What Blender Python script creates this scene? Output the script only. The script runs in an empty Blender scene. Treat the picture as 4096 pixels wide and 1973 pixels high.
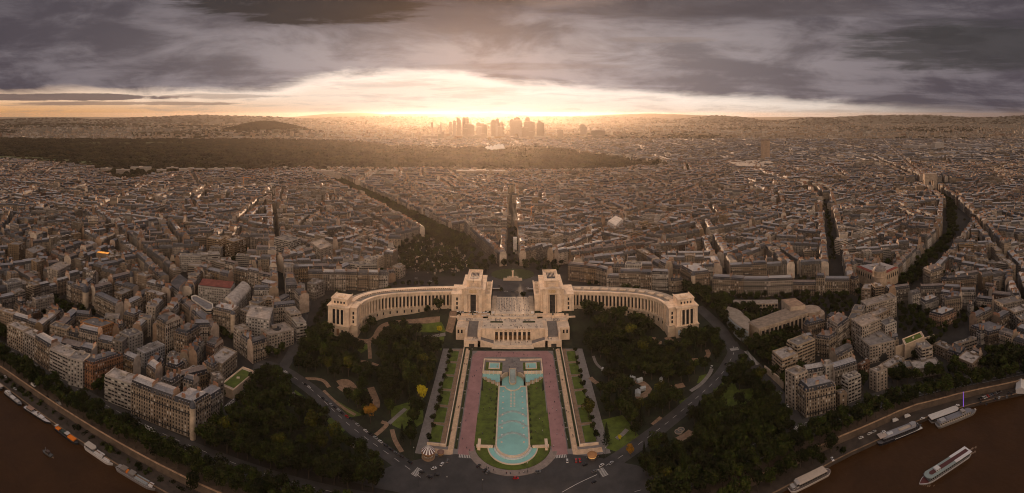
import bpy, bmesh, math, random
import numpy as np
from mathutils import Vector, Matrix
random.seed(7)
rng = np.random.default_rng(7)
sc = bpy.context.scene
COL = sc.collection
PI = math.pi
sin, cos, tan, atan2, sqrt, exp = math.sin, math.cos, math.tan, math.atan2, math.sqrt, math.exp

# ------------------------------------------------------------------ camera
CAMZ, F, X0, Y0 = 280.0, 1950.0, 2051.0, 455.0      # photo is a cylindrical panorama, 4096 x 1973
cd = bpy.data.cameras.new('camera'); cam = bpy.data.objects.new('camera', cd); COL.objects.link(cam)
sc.camera = cam
sc.render.engine = 'CYCLES'
cd.type = 'PANO'; cd.panorama_type = 'CENTRAL_CYLINDRICAL'
cd.central_cylindrical_radius = 1.0
cd.central_cylindrical_range_u_min = -X0 / F
cd.central_cylindrical_range_u_max = (4096 - X0) / F
cd.central_cylindrical_range_v_min = -(1973 - Y0) / F
cd.central_cylindrical_range_v_max = Y0 / F
cam.location = (0, 0, CAMZ); cam.rotation_euler = (PI / 2, 0, 0)
cd.clip_start = 1.0; cd.clip_end = 120000.0
sc.view_settings.view_transform = 'Standard'
sc.view_settings.look = 'None'
sc.view_settings.exposure = -0.06
sc.view_settings.gamma = 1.0
sc.view_settings.use_curve_mapping = False
sc.cycles.use_denoising = True
sc.cycles.max_bounces = 4
sc.cycles.diffuse_bounces = 2
sc.cycles.glossy_bounces = 2
sc.cycles.transmission_bounces = 2
sc.cycles.volume_bounces = 1
sc.cycles.use_adaptive_sampling = True
sc.cycles.adaptive_threshold = 0.02
sc.cycles.sample_clamp_indirect = 4.0
sc.cycles.filter_width = 1.0
sc.cycles.caustics_reflective = False
sc.cycles.caustics_refractive = False

def ray(px, py):
    a = (px - X0) / F
    return Vector((sin(a), cos(a), -(py - Y0) / F))
def U(px, py, z):                       # pixel + known height -> ground position
    a = (px - X0) / F
    d = (CAMZ - z) / ((py - Y0) / F)
    return (d * sin(a), d * cos(a))
def P(x, y, z):                         # world -> pixel (for choosing what is in view)
    d = math.hypot(x, y)
    return (X0 + F * atan2(x, y), Y0 + F * (CAMZ - z) / max(d, 1e-6))
CR = dict(p=(1250,1040,.3223), c=(1750,1060,.3222), r=(2150,1060,.3106), f=(1650,1350,.5019), l=(350,1250,.4214),
          s=(0,1500,.3811), t=(3100,1500,.38665), i=(2850,1100,.4433), m=(0,950,.4433), n=(650,950,.4433),
          o=(3400,1000,.4030), d=(1650,430,.31056), g=(900,1350,.5021), h=(2250,1350,.502),
          A=(0,400,.5641), B=(1300,400,.5641), C=(2696,400,.5641), w=(0,0,1.590), q=(0,0,1.0))
def px(k, x, y):
    ox, oy, s = CR[k]
    return ox + x * s, oy + y * s
def UK(k, x, y, z):
    return U(*px(k, x, y), z)

# ------------------------------------------------------------------ shader expression helper
class N:
    tree = None
    def __init__(s, sock): s.s = sock
    @staticmethod
    def m(op, *a, clamp=False):
        n = N.tree.nodes.new('ShaderNodeMath'); n.operation = op; n.use_clamp = clamp
        for i, x in enumerate(a):
            if isinstance(x, N): N.tree.links.new(x.s, n.inputs[i])
            else: n.inputs[i].default_value = x
        return N(n.outputs[0])
    def __add__(a, b): return N.m('ADD', a, b)
    __radd__ = __add__
    def __sub__(a, b): return N.m('SUBTRACT', a, b)
    def __rsub__(a, b): return N.m('SUBTRACT', b, a)
    def __mul__(a, b): return N.m('MULTIPLY', a, b)
    __rmul__ = __mul__
    def __truediv__(a, b): return N.m('DIVIDE', a, b)
    def __rtruediv__(a, b): return N.m('DIVIDE', b, a)
    def gt(a, b): return N.m('GREATER_THAN', a, b)
    def lt(a, b): return N.m('LESS_THAN', a, b)
    def fract(a): return N.m('FRACT', a)
    def exp(a): return N.m('EXPONENT', a)
    def sq(a): return N.m('MULTIPLY', a, a)
    def clamp(a): return N.m('ADD', a, 0.0, clamp=True)
    def pow(a, b): return N.m('POWER', a, b)
    def ss(a, lo, hi):
        n = N.tree.nodes.new('ShaderNodeMapRange'); n.interpolation_type = 'SMOOTHSTEP'
        N.tree.links.new(a.s, n.inputs[0]); n.inputs[1].default_value = lo; n.inputs[2].default_value = hi
        return N(n.outputs[0])
def newtree(t): N.tree = t; t.nodes.clear(); return t
def link(a, b): N.tree.links.new(a.s if isinstance(a, N) else a, b)
def node(kind, **kw):
    n = N.tree.nodes.new(kind)
    for k, v in kw.items(): setattr(n, k, v)
    return n
def sep(v):
    n = node('ShaderNodeSeparateXYZ'); link(v, n.inputs[0]); return [N(o) for o in n.outputs]
def comb(x, y, z):
    n = node('ShaderNodeCombineXYZ')
    for i, a in enumerate((x, y, z)):
        if isinstance(a, N): link(a, n.inputs[i])
        else: n.inputs[i].default_value = a
    return N(n.outputs[0])
def mixc(f, a, b, bt='MIX'):
    n = node('ShaderNodeMix', data_type='RGBA', blend_type=bt)
    if isinstance(f, N): link(f, n.inputs[0])
    else: n.inputs[0].default_value = f
    for i, c in ((6, a), (7, b)):
        if isinstance(c, N): link(c, n.inputs[i])
        else: n.inputs[i].default_value = (*c, 1)
    return N(n.outputs[2])
def noise(vec, scale, detail=4, rough=.55, dist=0.0):
    n = node('ShaderNodeTexNoise'); n.inputs['Scale'].default_value = scale; n.inputs['Detail'].default_value = detail
    n.inputs['Roughness'].default_value = rough; n.inputs['Distortion'].default_value = dist
    if vec is not None: link(vec, n.inputs['Vector'])
    return N(n.outputs[0])

# ------------------------------------------------------------------ sky, sun
SUN_AZ, SUN_EL = -0.07, math.radians(6.2)
W = bpy.data.worlds.new('World'); sc.world = W; W.use_nodes = True
newtree(W.node_tree)
tc = node('ShaderNodeTexCoord')
dx, dy, dz = sep(N(tc.outputs['Generated']))
el = N.m('MAXIMUM', dz, 0.0)
az = N.m('ARCTAN2', dx, dy)
inv = 1.0 / (el + 0.045)
pl = comb(dx * inv * 0.55, dy * inv, 0.0)
n1 = noise(pl, 0.6, 4, .56, .4)
n2 = noise(comb(az * 3.6, el * 11.5, 3.3), 1.3, 6, .62, .35)
n3 = noise(comb(az * 6.5, el * 60.0, 9.1), 1.2, 4, .62, .25)
nn = n2 * .6 + n3 * .4
sky = node('ShaderNodeTexSky', sky_type='NISHITA'); sky.sun_disc = False
sky.sun_elevation = SUN_EL; sky.sun_rotation = SUN_AZ; sky.air_density = 2.0; sky.dust_density = 4.0
# where the low sun lights the sky from behind the deck: a clear strip under the cloud edge
side = az - SUN_AZ - 0.05
wc = (side.sq() * -2.4).exp()                                   # toward the sun
edge = node('ShaderNodeValToRGB'); edge.color_ramp.interpolation = 'B_SPLINE'
er = edge.color_ramp; er.elements[0].position = 0.0; er.elements[1].position = 1.0
EDGE = [(-1.1, .048), (-.80, .050), (-.52, .040), (-.40, .080), (-.236, .092), (-.073, .080), (.01, .064), (.17, .052), (.334, .043), (.5, .035), (.74, .020), (1.1, .012)]
er.elements[0].color = (EDGE[0][1]*8,)*3 + (1,); er.elements[1].color = (EDGE[-1][1]*8,)*3 + (1,)
for a_, e_ in EDGE[1:-1]:
    x_ = er.elements.new((a_ + 1.1) / 2.2); x_.color = (e_*8,)*3 + (1,)
link((az + 1.1) / 2.2, edge.inputs[0])
eb = N(edge.outputs[0]) / 8.0 + (n2 - .5) * .040 + (n3 - .5) * .022
clear = (el - eb).ss(.010, -.012)
deck = mixc(wc, (.084, .070, .092), (.47, .40, .395))
deck = mixc((el + (n1 - .5) * .07).ss(.11, .26), deck, (.112, .094, .112))
patch = (n1 * .35 + n2 * .65).ss(.40, .60)
deck = mixc(patch, mixc(.48, deck, (.040, .033, .044)), mixc(.18, deck, (.50, .44, .45)))
glow = mixc(wc.pow(.55), mixc(az.ss(.1, .6), (.86, .50, .25), (.24, .19, .17)), (1.0, .84, .71))
glow = mixc(el.ss(.04, .0) * (1.0 - wc) * (1.0 - az.ss(-.3, .3)), glow, (.74, .36, .13))
veil = n3.ss(.45, .66) * (1.0 - el.ss(.075, .09) * wc)
glow = mixc(veil * .55, glow, mixc(wc, (.30, .20, .15), (.70, .56, .47)))
lin_ = (el - eb).ss(-.030, -.004) * wc.pow(.7)
glow = mixc(lin_ * .55, glow, (1.25, 1.10, .97))
col = mixc(clear * (1.0 - az.ss(.62, 1.0) * .9), deck, glow)
def cloud(a0, e0, wa, we, amt, c, col, soft=1.0):
    q = ((az - a0) / wa).sq() + ((el - e0) / we).sq()
    k = (1.0 - q * .5 + (nn - .5) * 3.0).ss(.25, .25 + .6 * soft)
    return mixc(k * amt, col, c)
col = cloud(-.95, .034, .22, .007, .9, (.15, .105, .10), col, .45)
col = cloud(-.80, .021, .20, .004, .7, (.26, .17, .13), col, .5)
col = cloud(-.62, .036, .10, .004, .5, (.40, .28, .22), col, .6)
col = cloud(-.39, .218, .24, .040, .96, (.040, .034, .038), col, .7)
col = cloud(-.02, .236, .13, .018, .8, (.055, .046, .048), col)
col = cloud(.84, .165, .07, .012, .7, (.07, .06, .068), col, .6)
col = cloud(.90, .150, .06, .010, .55, (.085, .07, .08), col, .6)
col = cloud(1.02, .140, .30, .05, .8, (.042, .040, .043), col)
col = cloud(.42, .220, .34, .030, .65, (.085, .068, .075), col)
col = cloud(.10, .235, .12, .020, .5, (.30, .22, .20), col)
col = cloud(.30, .150, .10, .006, .45, (.27, .21, .19), col)
col = cloud(.02, .096, .20, .006, .4, (.34, .27, .25), col)
# overhead and behind: the same deck thins out to a pale evening sky opposite the sun
over = el.ss(.26, .75)
back = dy.ss(.0, -.85)
amb = mixc(n1.ss(.3, .7), (.25, .228, .245), (.37, .34, .355))
amb = mixc(back, amb, (1.18, .86, .64))
col = mixc(N.m('MAXIMUM', over, back), col, amb)
mul = node('ShaderNodeVectorMath', operation='SCALE'); link(N(sky.outputs[0]), mul.inputs[0]); mul.inputs['Scale'].default_value = .003
add = node('ShaderNodeVectorMath', operation='ADD'); link(col, add.inputs[0]); link(mul.outputs[0], add.inputs[1])
bg = node('ShaderNodeBackground'); link(add.outputs[0], bg.inputs[0]); bg.inputs[1].default_value = 1.0
wo = node('ShaderNodeOutputWorld'); link(bg.outputs[0], wo.inputs[0])

sl = bpy.data.lights.new('sun', 'SUN'); so = bpy.data.objects.new('sun', sl); COL.objects.link(so)
sl.energy = 5.0; sl.angle = math.radians(2.0); sl.color = (1.0, .61, .36)
sdir = Vector((sin(SUN_AZ) * cos(SUN_EL), cos(SUN_AZ) * cos(SUN_EL), sin(SUN_EL)))
so.rotation_euler = (-sdir).to_track_quat('-Z', 'Y').to_euler(); so.location = (0, 500, 900)

# ------------------------------------------------------------------ mesh builder
ORG = {}
class MB:
    def __init__(s): s.v = []; s.f = []; s.m = []; s.c = []; s.u = []
    def poly(s, pts, m=0, c=(.5, .5, .5), uv=None):
        k = len(s.v); s.v.extend(pts); s.f.append(tuple(range(k, k + len(pts)))); s.m.append(m); s.c.append(c)
        s.u.append(uv)
    def box(s, x0, x1, y0, y1, z0, z1, m=0, c=(.5, .5, .5), bottom=True, top=None, ctop=None):
        s.prism([(x0, y0), (x1, y0), (x1, y1), (x0, y1)], z0, z1, m, c, bottom, top, ctop)
    def prism(s, q, z0, z1, m=0, c=(.5, .5, .5), bottom=False, top=None, ctop=None):
        n = len(q)
        for i in range(n):
            a, b = q[i], q[(i + 1) % n]
            l = math.hypot(b[0] - a[0], b[1] - a[1])
            s.poly([(a[0], a[1], z0), (b[0], b[1], z0), (b[0], b[1], z1), (a[0], a[1], z1)], m, c,
                   [(0, 0), (l, 0), (l, z1 - z0), (0, z1 - z0)])
        s.poly([(p[0], p[1], z1) for p in q], m if top is None else top, ctop or c)
        if bottom: s.poly([(p[0], p[1], z0) for p in reversed(q)], m, c)
    def obox(s, cx, cy, ang, lx, ly, z0, z1, m=0, c=(.5, .5, .5), top=None, ctop=None, bottom=False):
        ca, sa = cos(ang), sin(ang)
        q = [(cx + ca * x - sa * y, cy + sa * x + ca * y) for x, y in ((-lx/2, -ly/2), (lx/2, -ly/2), (lx/2, ly/2), (-lx/2, ly/2))]
        s.prism(q, z0, z1, m, c, bottom, top, ctop)
    def tube(s, p, q, r0, r1=None, n=6, m=0, c=(.5, .5, .5), cap=True):
        r1 = r0 if r1 is None else r1
        p, q = Vector(p), Vector(q); d = (q - p)
        if d.length < 1e-6: return
        d.normalize(); a = d.orthogonal().normalized(); b = d.cross(a)
        A = [tuple(p + (a * cos(2*PI*i/n) + b * sin(2*PI*i/n)) * r0) for i in range(n)]
        B = [tuple(q + (a * cos(2*PI*i/n) + b * sin(2*PI*i/n)) * r1) for i in range(n)]
        for i in range(n):
            j = (i + 1) % n; s.poly([A[i], A[j], B[j], B[i]], m, c)
        if cap: s.poly(B, m, c); s.poly(A[::-1], m, c)
    def lathe(s, cx, cy, prof, n=12, m=0, c=(.5, .5, .5), a0=0, a1=2*PI, cap=False, alt=None):
        full = abs(a1 - a0 - 2*PI) < 1e-6
        for i in range(n):
            t0 = a0 + (a1 - a0) * i / n; t1 = a0 + (a1 - a0) * (i + 1) / n
            for (r, z), (r2, z2) in zip(prof, prof[1:]):
                pts = [(cx + r*cos(t0), cy + r*sin(t0), z), (cx + r*cos(t1), cy + r*sin(t1), z),
                       (cx + r2*cos(t1), cy + r2*sin(t1), z2), (cx + r2*cos(t0), cy + r2*sin(t0), z2)]
                if r < 1e-5: pts = [pts[0], pts[2], pts[3]]
                elif r2 < 1e-5: pts = pts[:3]
                s.poly(pts, m if alt is None or i % 2 == 0 else alt, c)
        if cap:
            r, z = prof[-1]; s.poly([(cx + r*cos(a0+(a1-a0)*i/n), cy + r*sin(a0+(a1-a0)*i/n), z) for i in range(n if full else n+1)], m, c)
    def build(s, name, mats, parent=None, at=None, smooth=False):
        if not isinstance(mats, (list, tuple)): mats = [mats]
        org = Vector(at) if at is not None else (ORG[parent.name] if parent is not None else Vector((0, 0, 0)))
        me = bpy.data.meshes.new(name)
        V = np.array(s.v, dtype=np.float64).reshape(-1, 3) - np.array(org)
        n = np.array([len(f) for f in s.f], dtype=np.int32)
        st = np.concatenate([[0], np.cumsum(n)[:-1]]).astype(np.int32) if len(n) else n
        me.vertices.add(len(V)); me.vertices.foreach_set('co', V.astype(np.float32).ravel())
        me.loops.add(int(n.sum())); me.loops.foreach_set('vertex_index', np.fromiter((i for f in s.f for i in f), np.int32))
        me.polygons.add(len(n)); me.polygons.foreach_set('loop_start', st); me.polygons.foreach_set('loop_total', n)
        me.polygons.foreach_set('material_index', np.array(s.m, dtype=np.int32))
        if smooth: me.polygons.foreach_set('use_smooth', np.ones(len(n), bool))
        at_ = me.attributes.new('Col', 'FLOAT_COLOR', 'FACE')
        cc = np.ones((len(n), 4), np.float32)
        if len(n): cc[:, :3] = np.array(s.c, dtype=np.float32)
        at_.data.foreach_set('color', cc.ravel())
        for u, f in zip(s.u, s.f): assert u is None or len(u) == len(f)
        if any(u is not None for u in s.u):
            uvl = me.uv_layers.new(name='UVMap'); uu = []
            for u, k in zip(s.u, n):
                if u is None: uu.extend((0.0, 0.0) * k)
                else:
                    for t in u: uu.extend(t)
            uvl.data.foreach_set('uv', np.array(uu, dtype=np.float32))
        for mt in mats: me.materials.append(mt)
        me.update(calc_edges=True)
        o = bpy.data.objects.new(name, me); COL.objects.link(o)
        if parent is not None: o.parent = parent
        else: o.location = org
        if at is not None and parent is not None: o.location = org - ORG[parent.name]
        ORG[o.name] = org
        return o
def tag(o, label=None, cat=None, group=None, kind=None):
    if label: o['label'] = label
    if cat: o['category'] = cat
    if group: o['group'] = group
    if kind: o['kind'] = kind
    return o
def thing(name, label, cat, loc=(0, 0, 0), group=None):
    o = bpy.data.objects.new(name, None); COL.objects.link(o); o.location = loc; o.empty_display_size = .5
    ORG[o.name] = Vector(loc)
    return tag(o, label, cat, group)
def place(proto, loc, rz=0.0, scale=1.0, label=None, group=None, cat=None, mats=None):
    """copy of a thing (mesh or empty) with its parts and sub-parts"""
    def cp(o, par):
        c = o.copy(); COL.objects.link(c)
        if par is not None: c.parent = par
        for ch in o.children: cp(ch, c)
        return c
    r = cp(proto, None)
    r.location = loc; r.rotation_euler = (0, 0, rz)
    r.scale = scale if isinstance(scale, (tuple, list)) else (scale,) * 3
    return tag(r, label, cat, group)
def discard(o):
    for c in list(o.children): discard(c)
    bpy.data.objects.remove(o)

# ------------------------------------------------------------------ materials
MATS = {}
def mat(name, color=(.5, .5, .5), rough=.8, attr=False, var=.15, vscale=.3, metal=0.0, bump=0.0, emit=None, estr=0.0, obj=0.0, fn=None, spec=.5):
    m = bpy.data.materials.new(name); m.use_nodes = True; newtree(m.node_tree)
    b = node('ShaderNodeBsdfPrincipled'); out = node('ShaderNodeOutputMaterial'); link(b.outputs[0], out.inputs[0])
    b.inputs['Roughness'].default_value = rough; b.inputs['Metallic'].default_value = metal
    b.inputs['Specular IOR Level'].default_value = spec
    geo = node('ShaderNodeNewGeometry'); pos = N(geo.outputs['Position'])
    if attr: a = node('ShaderNodeAttribute', attribute_name='Col'); c = N(a.outputs['Color'])
    else:
        r = node('ShaderNodeRGB'); r.outputs[0].default_value = (*color, 1); c = N(r.outputs[0])
    if fn: c = fn(c, pos, b)
    if var:
        nz = noise(pos, vscale, 5, .65)
        c = mixc(nz.ss(.3, .7), mixc(1.0, c, (1 - var,) * 3, 'MULTIPLY'), mixc(1.0, c, (1 + var,) * 3, 'MULTIPLY'))
    if obj:
        oi = node('ShaderNodeObjectInfo'); rn = N(oi.outputs['Random'])
        c = mixc(rn, mixc(1.0, c, (1 - obj,) * 3, 'MULTIPLY'), mixc(1.0, c, (1 + obj, 1 + obj * .8, 1 + obj * .3), 'MULTIPLY'))
    link(c, b.inputs['Base Color'])
    if bump:
        bp = node('ShaderNodeBump'); bp.inputs['Strength'].default_value = bump; bp.inputs['Distance'].default_value = .3
        link(noise(pos, vscale * 6, 4, .6), bp.inputs['Height']); link(bp.outputs[0], b.inputs['Normal'])
    if emit:
        b.inputs['Emission Color'].default_value = (*emit, 1); b.inputs['Emission Strength'].default_value = estr
    MATS[name] = m
    return m
def uvn():
    n = node('ShaderNodeUVMap'); n.uv_map = 'UVMap'; return sep(N(n.outputs[0]))
def f_windows(c, pos, b):
    u, v, _ = uvn()
    fu = (u / 2.6).fract(); fv = (v / 3.1).fract()
    w = fu.gt(.27) * fu.lt(.73) * fv.gt(.18) * fv.lt(.84) * u.gt(.01)
    rail = fv.lt(.16) * u.gt(.01) * (v / 9.3).fract().lt(.34)
    c = mixc(rail * .75, c, (.035, .033, .032))
    rn = node('ShaderNodeTexWhiteNoise', noise_dimensions='2D')
    link(comb(N.m('FLOOR', u / 2.6), N.m('FLOOR', v / 3.1), 0), rn.inputs['Vector'])
    wc_ = mixc(N(rn.outputs['Value']).gt(.78), (.010, .011, .013), (.20, .19, .17))
    return mixc(w * .92, c, wc_)
def f_bands(c, pos, b):
    u, v, _ = uvn()
    fu = (u / 3.4).fract(); fv = (v / 3.0).fract()
    w = fv.gt(.38) * fv.lt(.86) * fu.gt(.10) * u.gt(.01)
    return mixc(w * .92, c, (.012, .013, .015))
def f_mansard(c, pos, b):
    u, v, _ = uvn()
    fu = (u / 2.6).fract()
    fr = fu.gt(.22) * fu.lt(.78) * v.gt(.18) * v.lt(.86) * u.gt(.01)
    w = fu.gt(.32) * fu.lt(.68) * v.gt(.26) * v.lt(.78) * u.gt(.01)
    c = mixc(fr * .6, c, (.34, .31, .28))
    return mixc(w, c, (.02, .022, .026))
def f_zinc(c, pos, b):
    n = noise(pos, .09, 6, .7); k = noise(pos, .9, 3, .6)
    c = mixc(n.ss(.42, .68) * .5, c, (.30, .27, .25)); c = mixc(k.ss(.55, .7) * .45, c, (.07, .068, .07))
    return c
def f_stain(c, pos, b):
    x, y, z = sep(pos); n = noise(comb(x * .55, y * .55, z * .07), 1.0, 5, .7)
    return mixc(n.ss(.5, .75) * .45, c, (.22, .13, .075))
M_WALL = mat('stone_wall', attr=True, rough=.85, var=.22, vscale=.12, fn=f_windows)
M_BAND = mat('banded_wall', attr=True, rough=.8, var=.15, vscale=.1, fn=f_bands)
M_PLAIN = mat('plain_stone', attr=True, rough=.85, var=.24, vscale=.16, bump=.15)
M_SLATE = mat('slate_mansard', attr=True, spec=.3, rough=.62, var=.25, vscale=.3, fn=f_mansard)
M_SLATEP = mat('slate_plain', attr=True, spec=.3, rough=.62, var=.25, vscale=.4)
M_ZINC = mat('zinc_roof', attr=True, rough=.6, var=.22, vscale=.5, fn=f_zinc, spec=.3)
M_FLAT = mat('flat_roof', attr=True, rough=.9, var=.3, vscale=.2)
M_GLASS = mat('window_glass', (.018, .02, .024), rough=.12, var=.0)
M_IRON = mat('dark_iron', (.03, .029, .028), rough=.6, var=.1)
M_ANY = mat('painted', attr=True, rough=.6, var=.08, vscale=.6)
M_GLOSS = mat('gloss_paint', attr=True, rough=.25, var=.04, vscale=.6)
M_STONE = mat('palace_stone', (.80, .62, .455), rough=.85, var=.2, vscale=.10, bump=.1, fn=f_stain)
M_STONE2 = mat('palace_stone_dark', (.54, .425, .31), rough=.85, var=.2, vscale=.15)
M_PAVE = mat('pale_paving', (.72, .59, .455), rough=.8, var=.14, vscale=.2)
M_PAVED = mat('dark_paving', (.15, .13, .12), rough=.7, var=.2, vscale=.3)
M_ASPH = mat('asphalt', (.060, .058, .058), rough=.75, var=.35, vscale=.06)
M_ROAD = mat('road_asphalt', (.050, .047, .046), rough=.75, var=.3, vscale=.08)
M_RED = mat('red_asphalt', (.34, .185, .18), rough=.8, var=.16, vscale=.09)
M_WHITE = mat('road_marking', (.55, .53, .5), rough=.7, var=.2, vscale=.8)
M_SAND = mat('sand_path', (.64, .45, .295), rough=.95, var=.16, vscale=.3)
M_EARTH = mat('earth_path', (.26, .17, .11), rough=.95, var=.25, vscale=.3)
M_GREY = mat('grey_path', (.22, .20, .19), rough=.9, var=.15, vscale=.3)
M_LAWN = mat('lawn', (.085, .118, .014), rough=.95, var=.35, vscale=.16, bump=.4)
M_HEDGE = mat('hedge', (.030, .042, .012), rough=.95, var=.5, vscale=.9, bump=.8)
M_BARK = mat('bark', (.05, .038, .028), rough=.9, var=.2)
M_SOIL = mat('garden_ground', (.018, .022, .010), rough=1.0, var=.5, vscale=.08)
M_FAR = mat('suburb_ground', (.055, .052, .036), rough=1.0, var=.5, vscale=.004)
M_BLOCK = mat('courtyard_ground', (.028, .025, .022), rough=.95, var=.4, vscale=.05)
def f_leaf(c, pos, b):
    n = noise(pos, .22, 3, .6)
    return mixc(n.ss(.35, .7), mixc(1.0, c, (.34, .34, .36), 'MULTIPLY'), mixc(1.0, c, (.95, .90, .70), 'MULTIPLY'))
M_LEAF = mat('foliage', attr=True, rough=.85, var=.0, obj=.6, fn=f_leaf, spec=.15)
M_LEAFY = mat('foliage_yellow', (.50, .41, .02), rough=.85, var=.35, vscale=.4, spec=.15)
M_LEAFO = mat('foliage_autumn', (.32, .16, .02), rough=.85, var=.4, vscale=.4, spec=.15)
M_WOODS = mat('wood_canopy', (.032, .030, .014), rough=1.0, var=.45, vscale=.02, obj=.3, spec=.1)
def water(name, c, rough, sc_, st, spec=.5):
    m = mat(name, c, rough=rough, var=.14, vscale=.04, spec=spec)
    newt = m.node_tree; N.tree = newt; b = [n for n in newt.nodes if n.type == 'BSDF_PRINCIPLED'][0]
    geo = node('ShaderNodeNewGeometry'); bp = node('ShaderNodeBump'); bp.inputs['Strength'].default_value = st; bp.inputs['Distance'].default_value = .4
    link(noise(N(geo.outputs['Position']), sc_, 5, .65), bp.inputs['Height']); link(bp.outputs[0], b.inputs['Normal'])
    return m
M_RIVER = water('river_water', (.050, .0225, .0075), .30, .16, 1.0, .10)
M_POOL = water('pool_water', (.27, .57, .53), .3, .5, .35)
M_FOAM = mat('white_water', (.62, .66, .64), rough=.5, var=.1, vscale=.8)
# ------------------------------------------------------------------ terrain
def ss(t): t = min(1.0, max(0.0, t)); return t * t * (3 - 2 * t)
def lerp_tab(tab, x):
    if x <= tab[0][0]: return tab[0][1]
    for (a, b), (c, d) in zip(tab, tab[1:]):
        if x <= c: return b + (d - b) * (x - a) / (c - a)
    return tab[-1][1]
BANK = [(-2500, -350), (-1500, 60), (-700, 215), (-441, 252), (-242, 273), (0, 297), (192, 311), (251, 312), (333, 301), (388, 274), (426, 246), (700, 40), (1500, -400), (2500, -900)]
def yb(x): return lerp_tab(BANK, x)
VAL = (-2974.0, 5372.0)
HILLS = [(-.95, 11500, 150, .16, 1500), (-.62, 12500, 205, .22, 1700), (-.25, 14500, 175, .2, 1800), (.10, 16500, 165, .3, 1800),
         (.42, 12500, 195, .09, 1500), (.62, 11500, 165, .06, 1200), (.80, 13500, 210, .2, 1500), (1.05, 12500, 185, .16, 1500), (-1.25, 12000, 170, .2, 1500), (1.3, 12500, 170, .2, 1500),
         (-.33, 22500, 285, .10, 1500), (-.05, 23000, 290, .10, 1500), (-.14, 22800, 265, .2, 1500), (.28, 22000, 250, .16, 1500), (-.66, 7800, 75, .12, 700), (.70, 7600, 60, .07, 500), (-.9, 8200, 90, .2, 900)]
def tz(x, y):
    r = math.hypot(x, y)
    if y < yb(x) + 16 and y > yb(x) - 205: return -11.0
    if y < 380 and abs(x) < 2500 and y > 0 or y <= 0: return 4.0
    side = 4 + 28 * ss((y - 380) / 310.0)
    if abs(x) < 30 and 388 < y < 528: return 3.0
    if r < 1000 and y < 700:
        if y < 566: ax = 4 + 8 * min(1, max(0, (y - 391) / 162.0)) + (1 if y > 553 else 0)
        elif abs(x) < 67: ax = 13 + 18.7 * ss((y - 601) / 6.0)
        else: ax = 13 + 18.7 * ss((y - 569) / 36.0)
        w = ss((abs(x) - 85) / 50.0)
        z = ax * (1 - w) + side * w
        if y > 607 and abs(x) < 85: z = 31.7
    else: z = side
    if r > 1300: z -= 15 * ss((r - 1300) / 1000.0) * min(1, z / 32.0)
    if r > 3000:
        z += 158 * exp(-(((x - VAL[0]) / 520) ** 2 + ((y - VAL[1]) / 420) ** 2) * .8)
        if r > 6500:
            a = atan2(x, y); h = 0
            for ha, hr, hz, wa, wr in HILLS:
                q = ((a - ha) / wa) ** 2 + ((r - hr) / wr) ** 2
                if q < 9: h = max(h, (hz - 17) * exp(-q * .7) * (1 + .03 * sin(a * 41 + hr) + .015 * sin(a * 97)))
            base = 30 * ss((r - 9000) / 6000.0) + (45 * ss((r - 17000) / 9000.0)); h *= 1.17
            z += max(h, base)
    return z
def G(x, y):                                  # pixel -> point on the terrain
    z = 10.0
    for _ in range(14):
        a, b = U(x, y, z); z = z * .4 + tz(a, b) * .6
    a, b = U(x, y, z)
    return (a, b)
def GK(k, x, y): return G(*px(k, x, y))
def inpoly(p, poly):
    x, y = p; r = False; j = len(poly) - 1
    for i in range(len(poly)):
        xi, yi = poly[i]; xj, yj = poly[j]
        if (yi > y) != (yj > y) and x < (xj - xi) * (y - yi) / (yj - yi) + xi: r = not r
        j = i
    return r
GARDEN = [(-265, 352), (-120, 345), (120, 345), (235, 365), (305, 470), (300, 540), (240, 640), (-240, 640), (-238, 540), (-228, 495), (-250, 400)]
BOIS_PX = [(-250,560),(0,557),(400,561),(700,562),(1000,562),(1300,566),(1500,580),(1560,592),(1700,595),(1900,598),(2060,594),(2180,598),(2300,612),(2420,632),(2560,650),(2720,668),(2600,682),(2450,692),(2300,702),(2100,697),(1900,697),(1780,690),(1560,692),(1300,688),(1160,690),(1080,696),(960,702),(760,704),(600,722),(530,748),(470,742),(400,706),(360,684),(200,664),(0,648),(-250,640)]
BOIS = [U(x, y, 17) for x, y in BOIS_PX]
CEMET = [GK('w', *p) for p in ((1020,625),(1060,600),(1110,600),(1170,640),(1190,665),(1150,690),(1080,690),(1010,680),(1000,650))]

rad = [60, 110, 150, 190, 220] + list(np.arange(240, 720, 5.0))
r_ = 720.0
while r_ < 27500: rad.append(r_); r_ *= 1.032
rad.append(28000)
ang = [math.radians(a) for a in np.arange(-78, 78.01, .6)]
ang = [math.radians(a) for a in (-180, -150, -120, -100, -88)] + ang + [math.radians(a) for a in (88, 100, 120, 150)]
nr, na = len(rad), len(ang)
V = [(0, 0, 4.0)]; 
for r in rad:
    for a in ang:
        x, y = r * sin(a), r * cos(a); V.append((x, y, tz(x, y)))
Fc, Mi = [], []
for j in range(na): Fc.append((0, 1 + (j + 1) % na, 1 + j)); Mi.append(0)
for i in range(nr - 1):
    for j in range(na):
        k = (j + 1) % na
        Fc.append((1 + i*na + j, 1 + i*na + k, 1 + (i+1)*na + k, 1 + (i+1)*na + j))
        r, a = (rad[i] + rad[i+1]) / 2, ang[j]
        x, y = r * sin(a), r * cos(a)
        Mi.append(1 if inpoly((x, y), GARDEN) or inpoly((x, y), BOIS) or inpoly((x, y), CEMET) or math.hypot(x - VAL[0], (y - VAL[1])) < 420 else (2 if r > 5200 else 0))
me = bpy.data.meshes.new('ground'); me.from_pydata(V, [], Fc); me.polygons.foreach_set('material_index', Mi)
me.polygons.foreach_set('use_smooth', np.ones(len(Fc), bool))
for m in (M_BLOCK, M_SOIL, M_FAR): me.materials.append(m)
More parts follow.
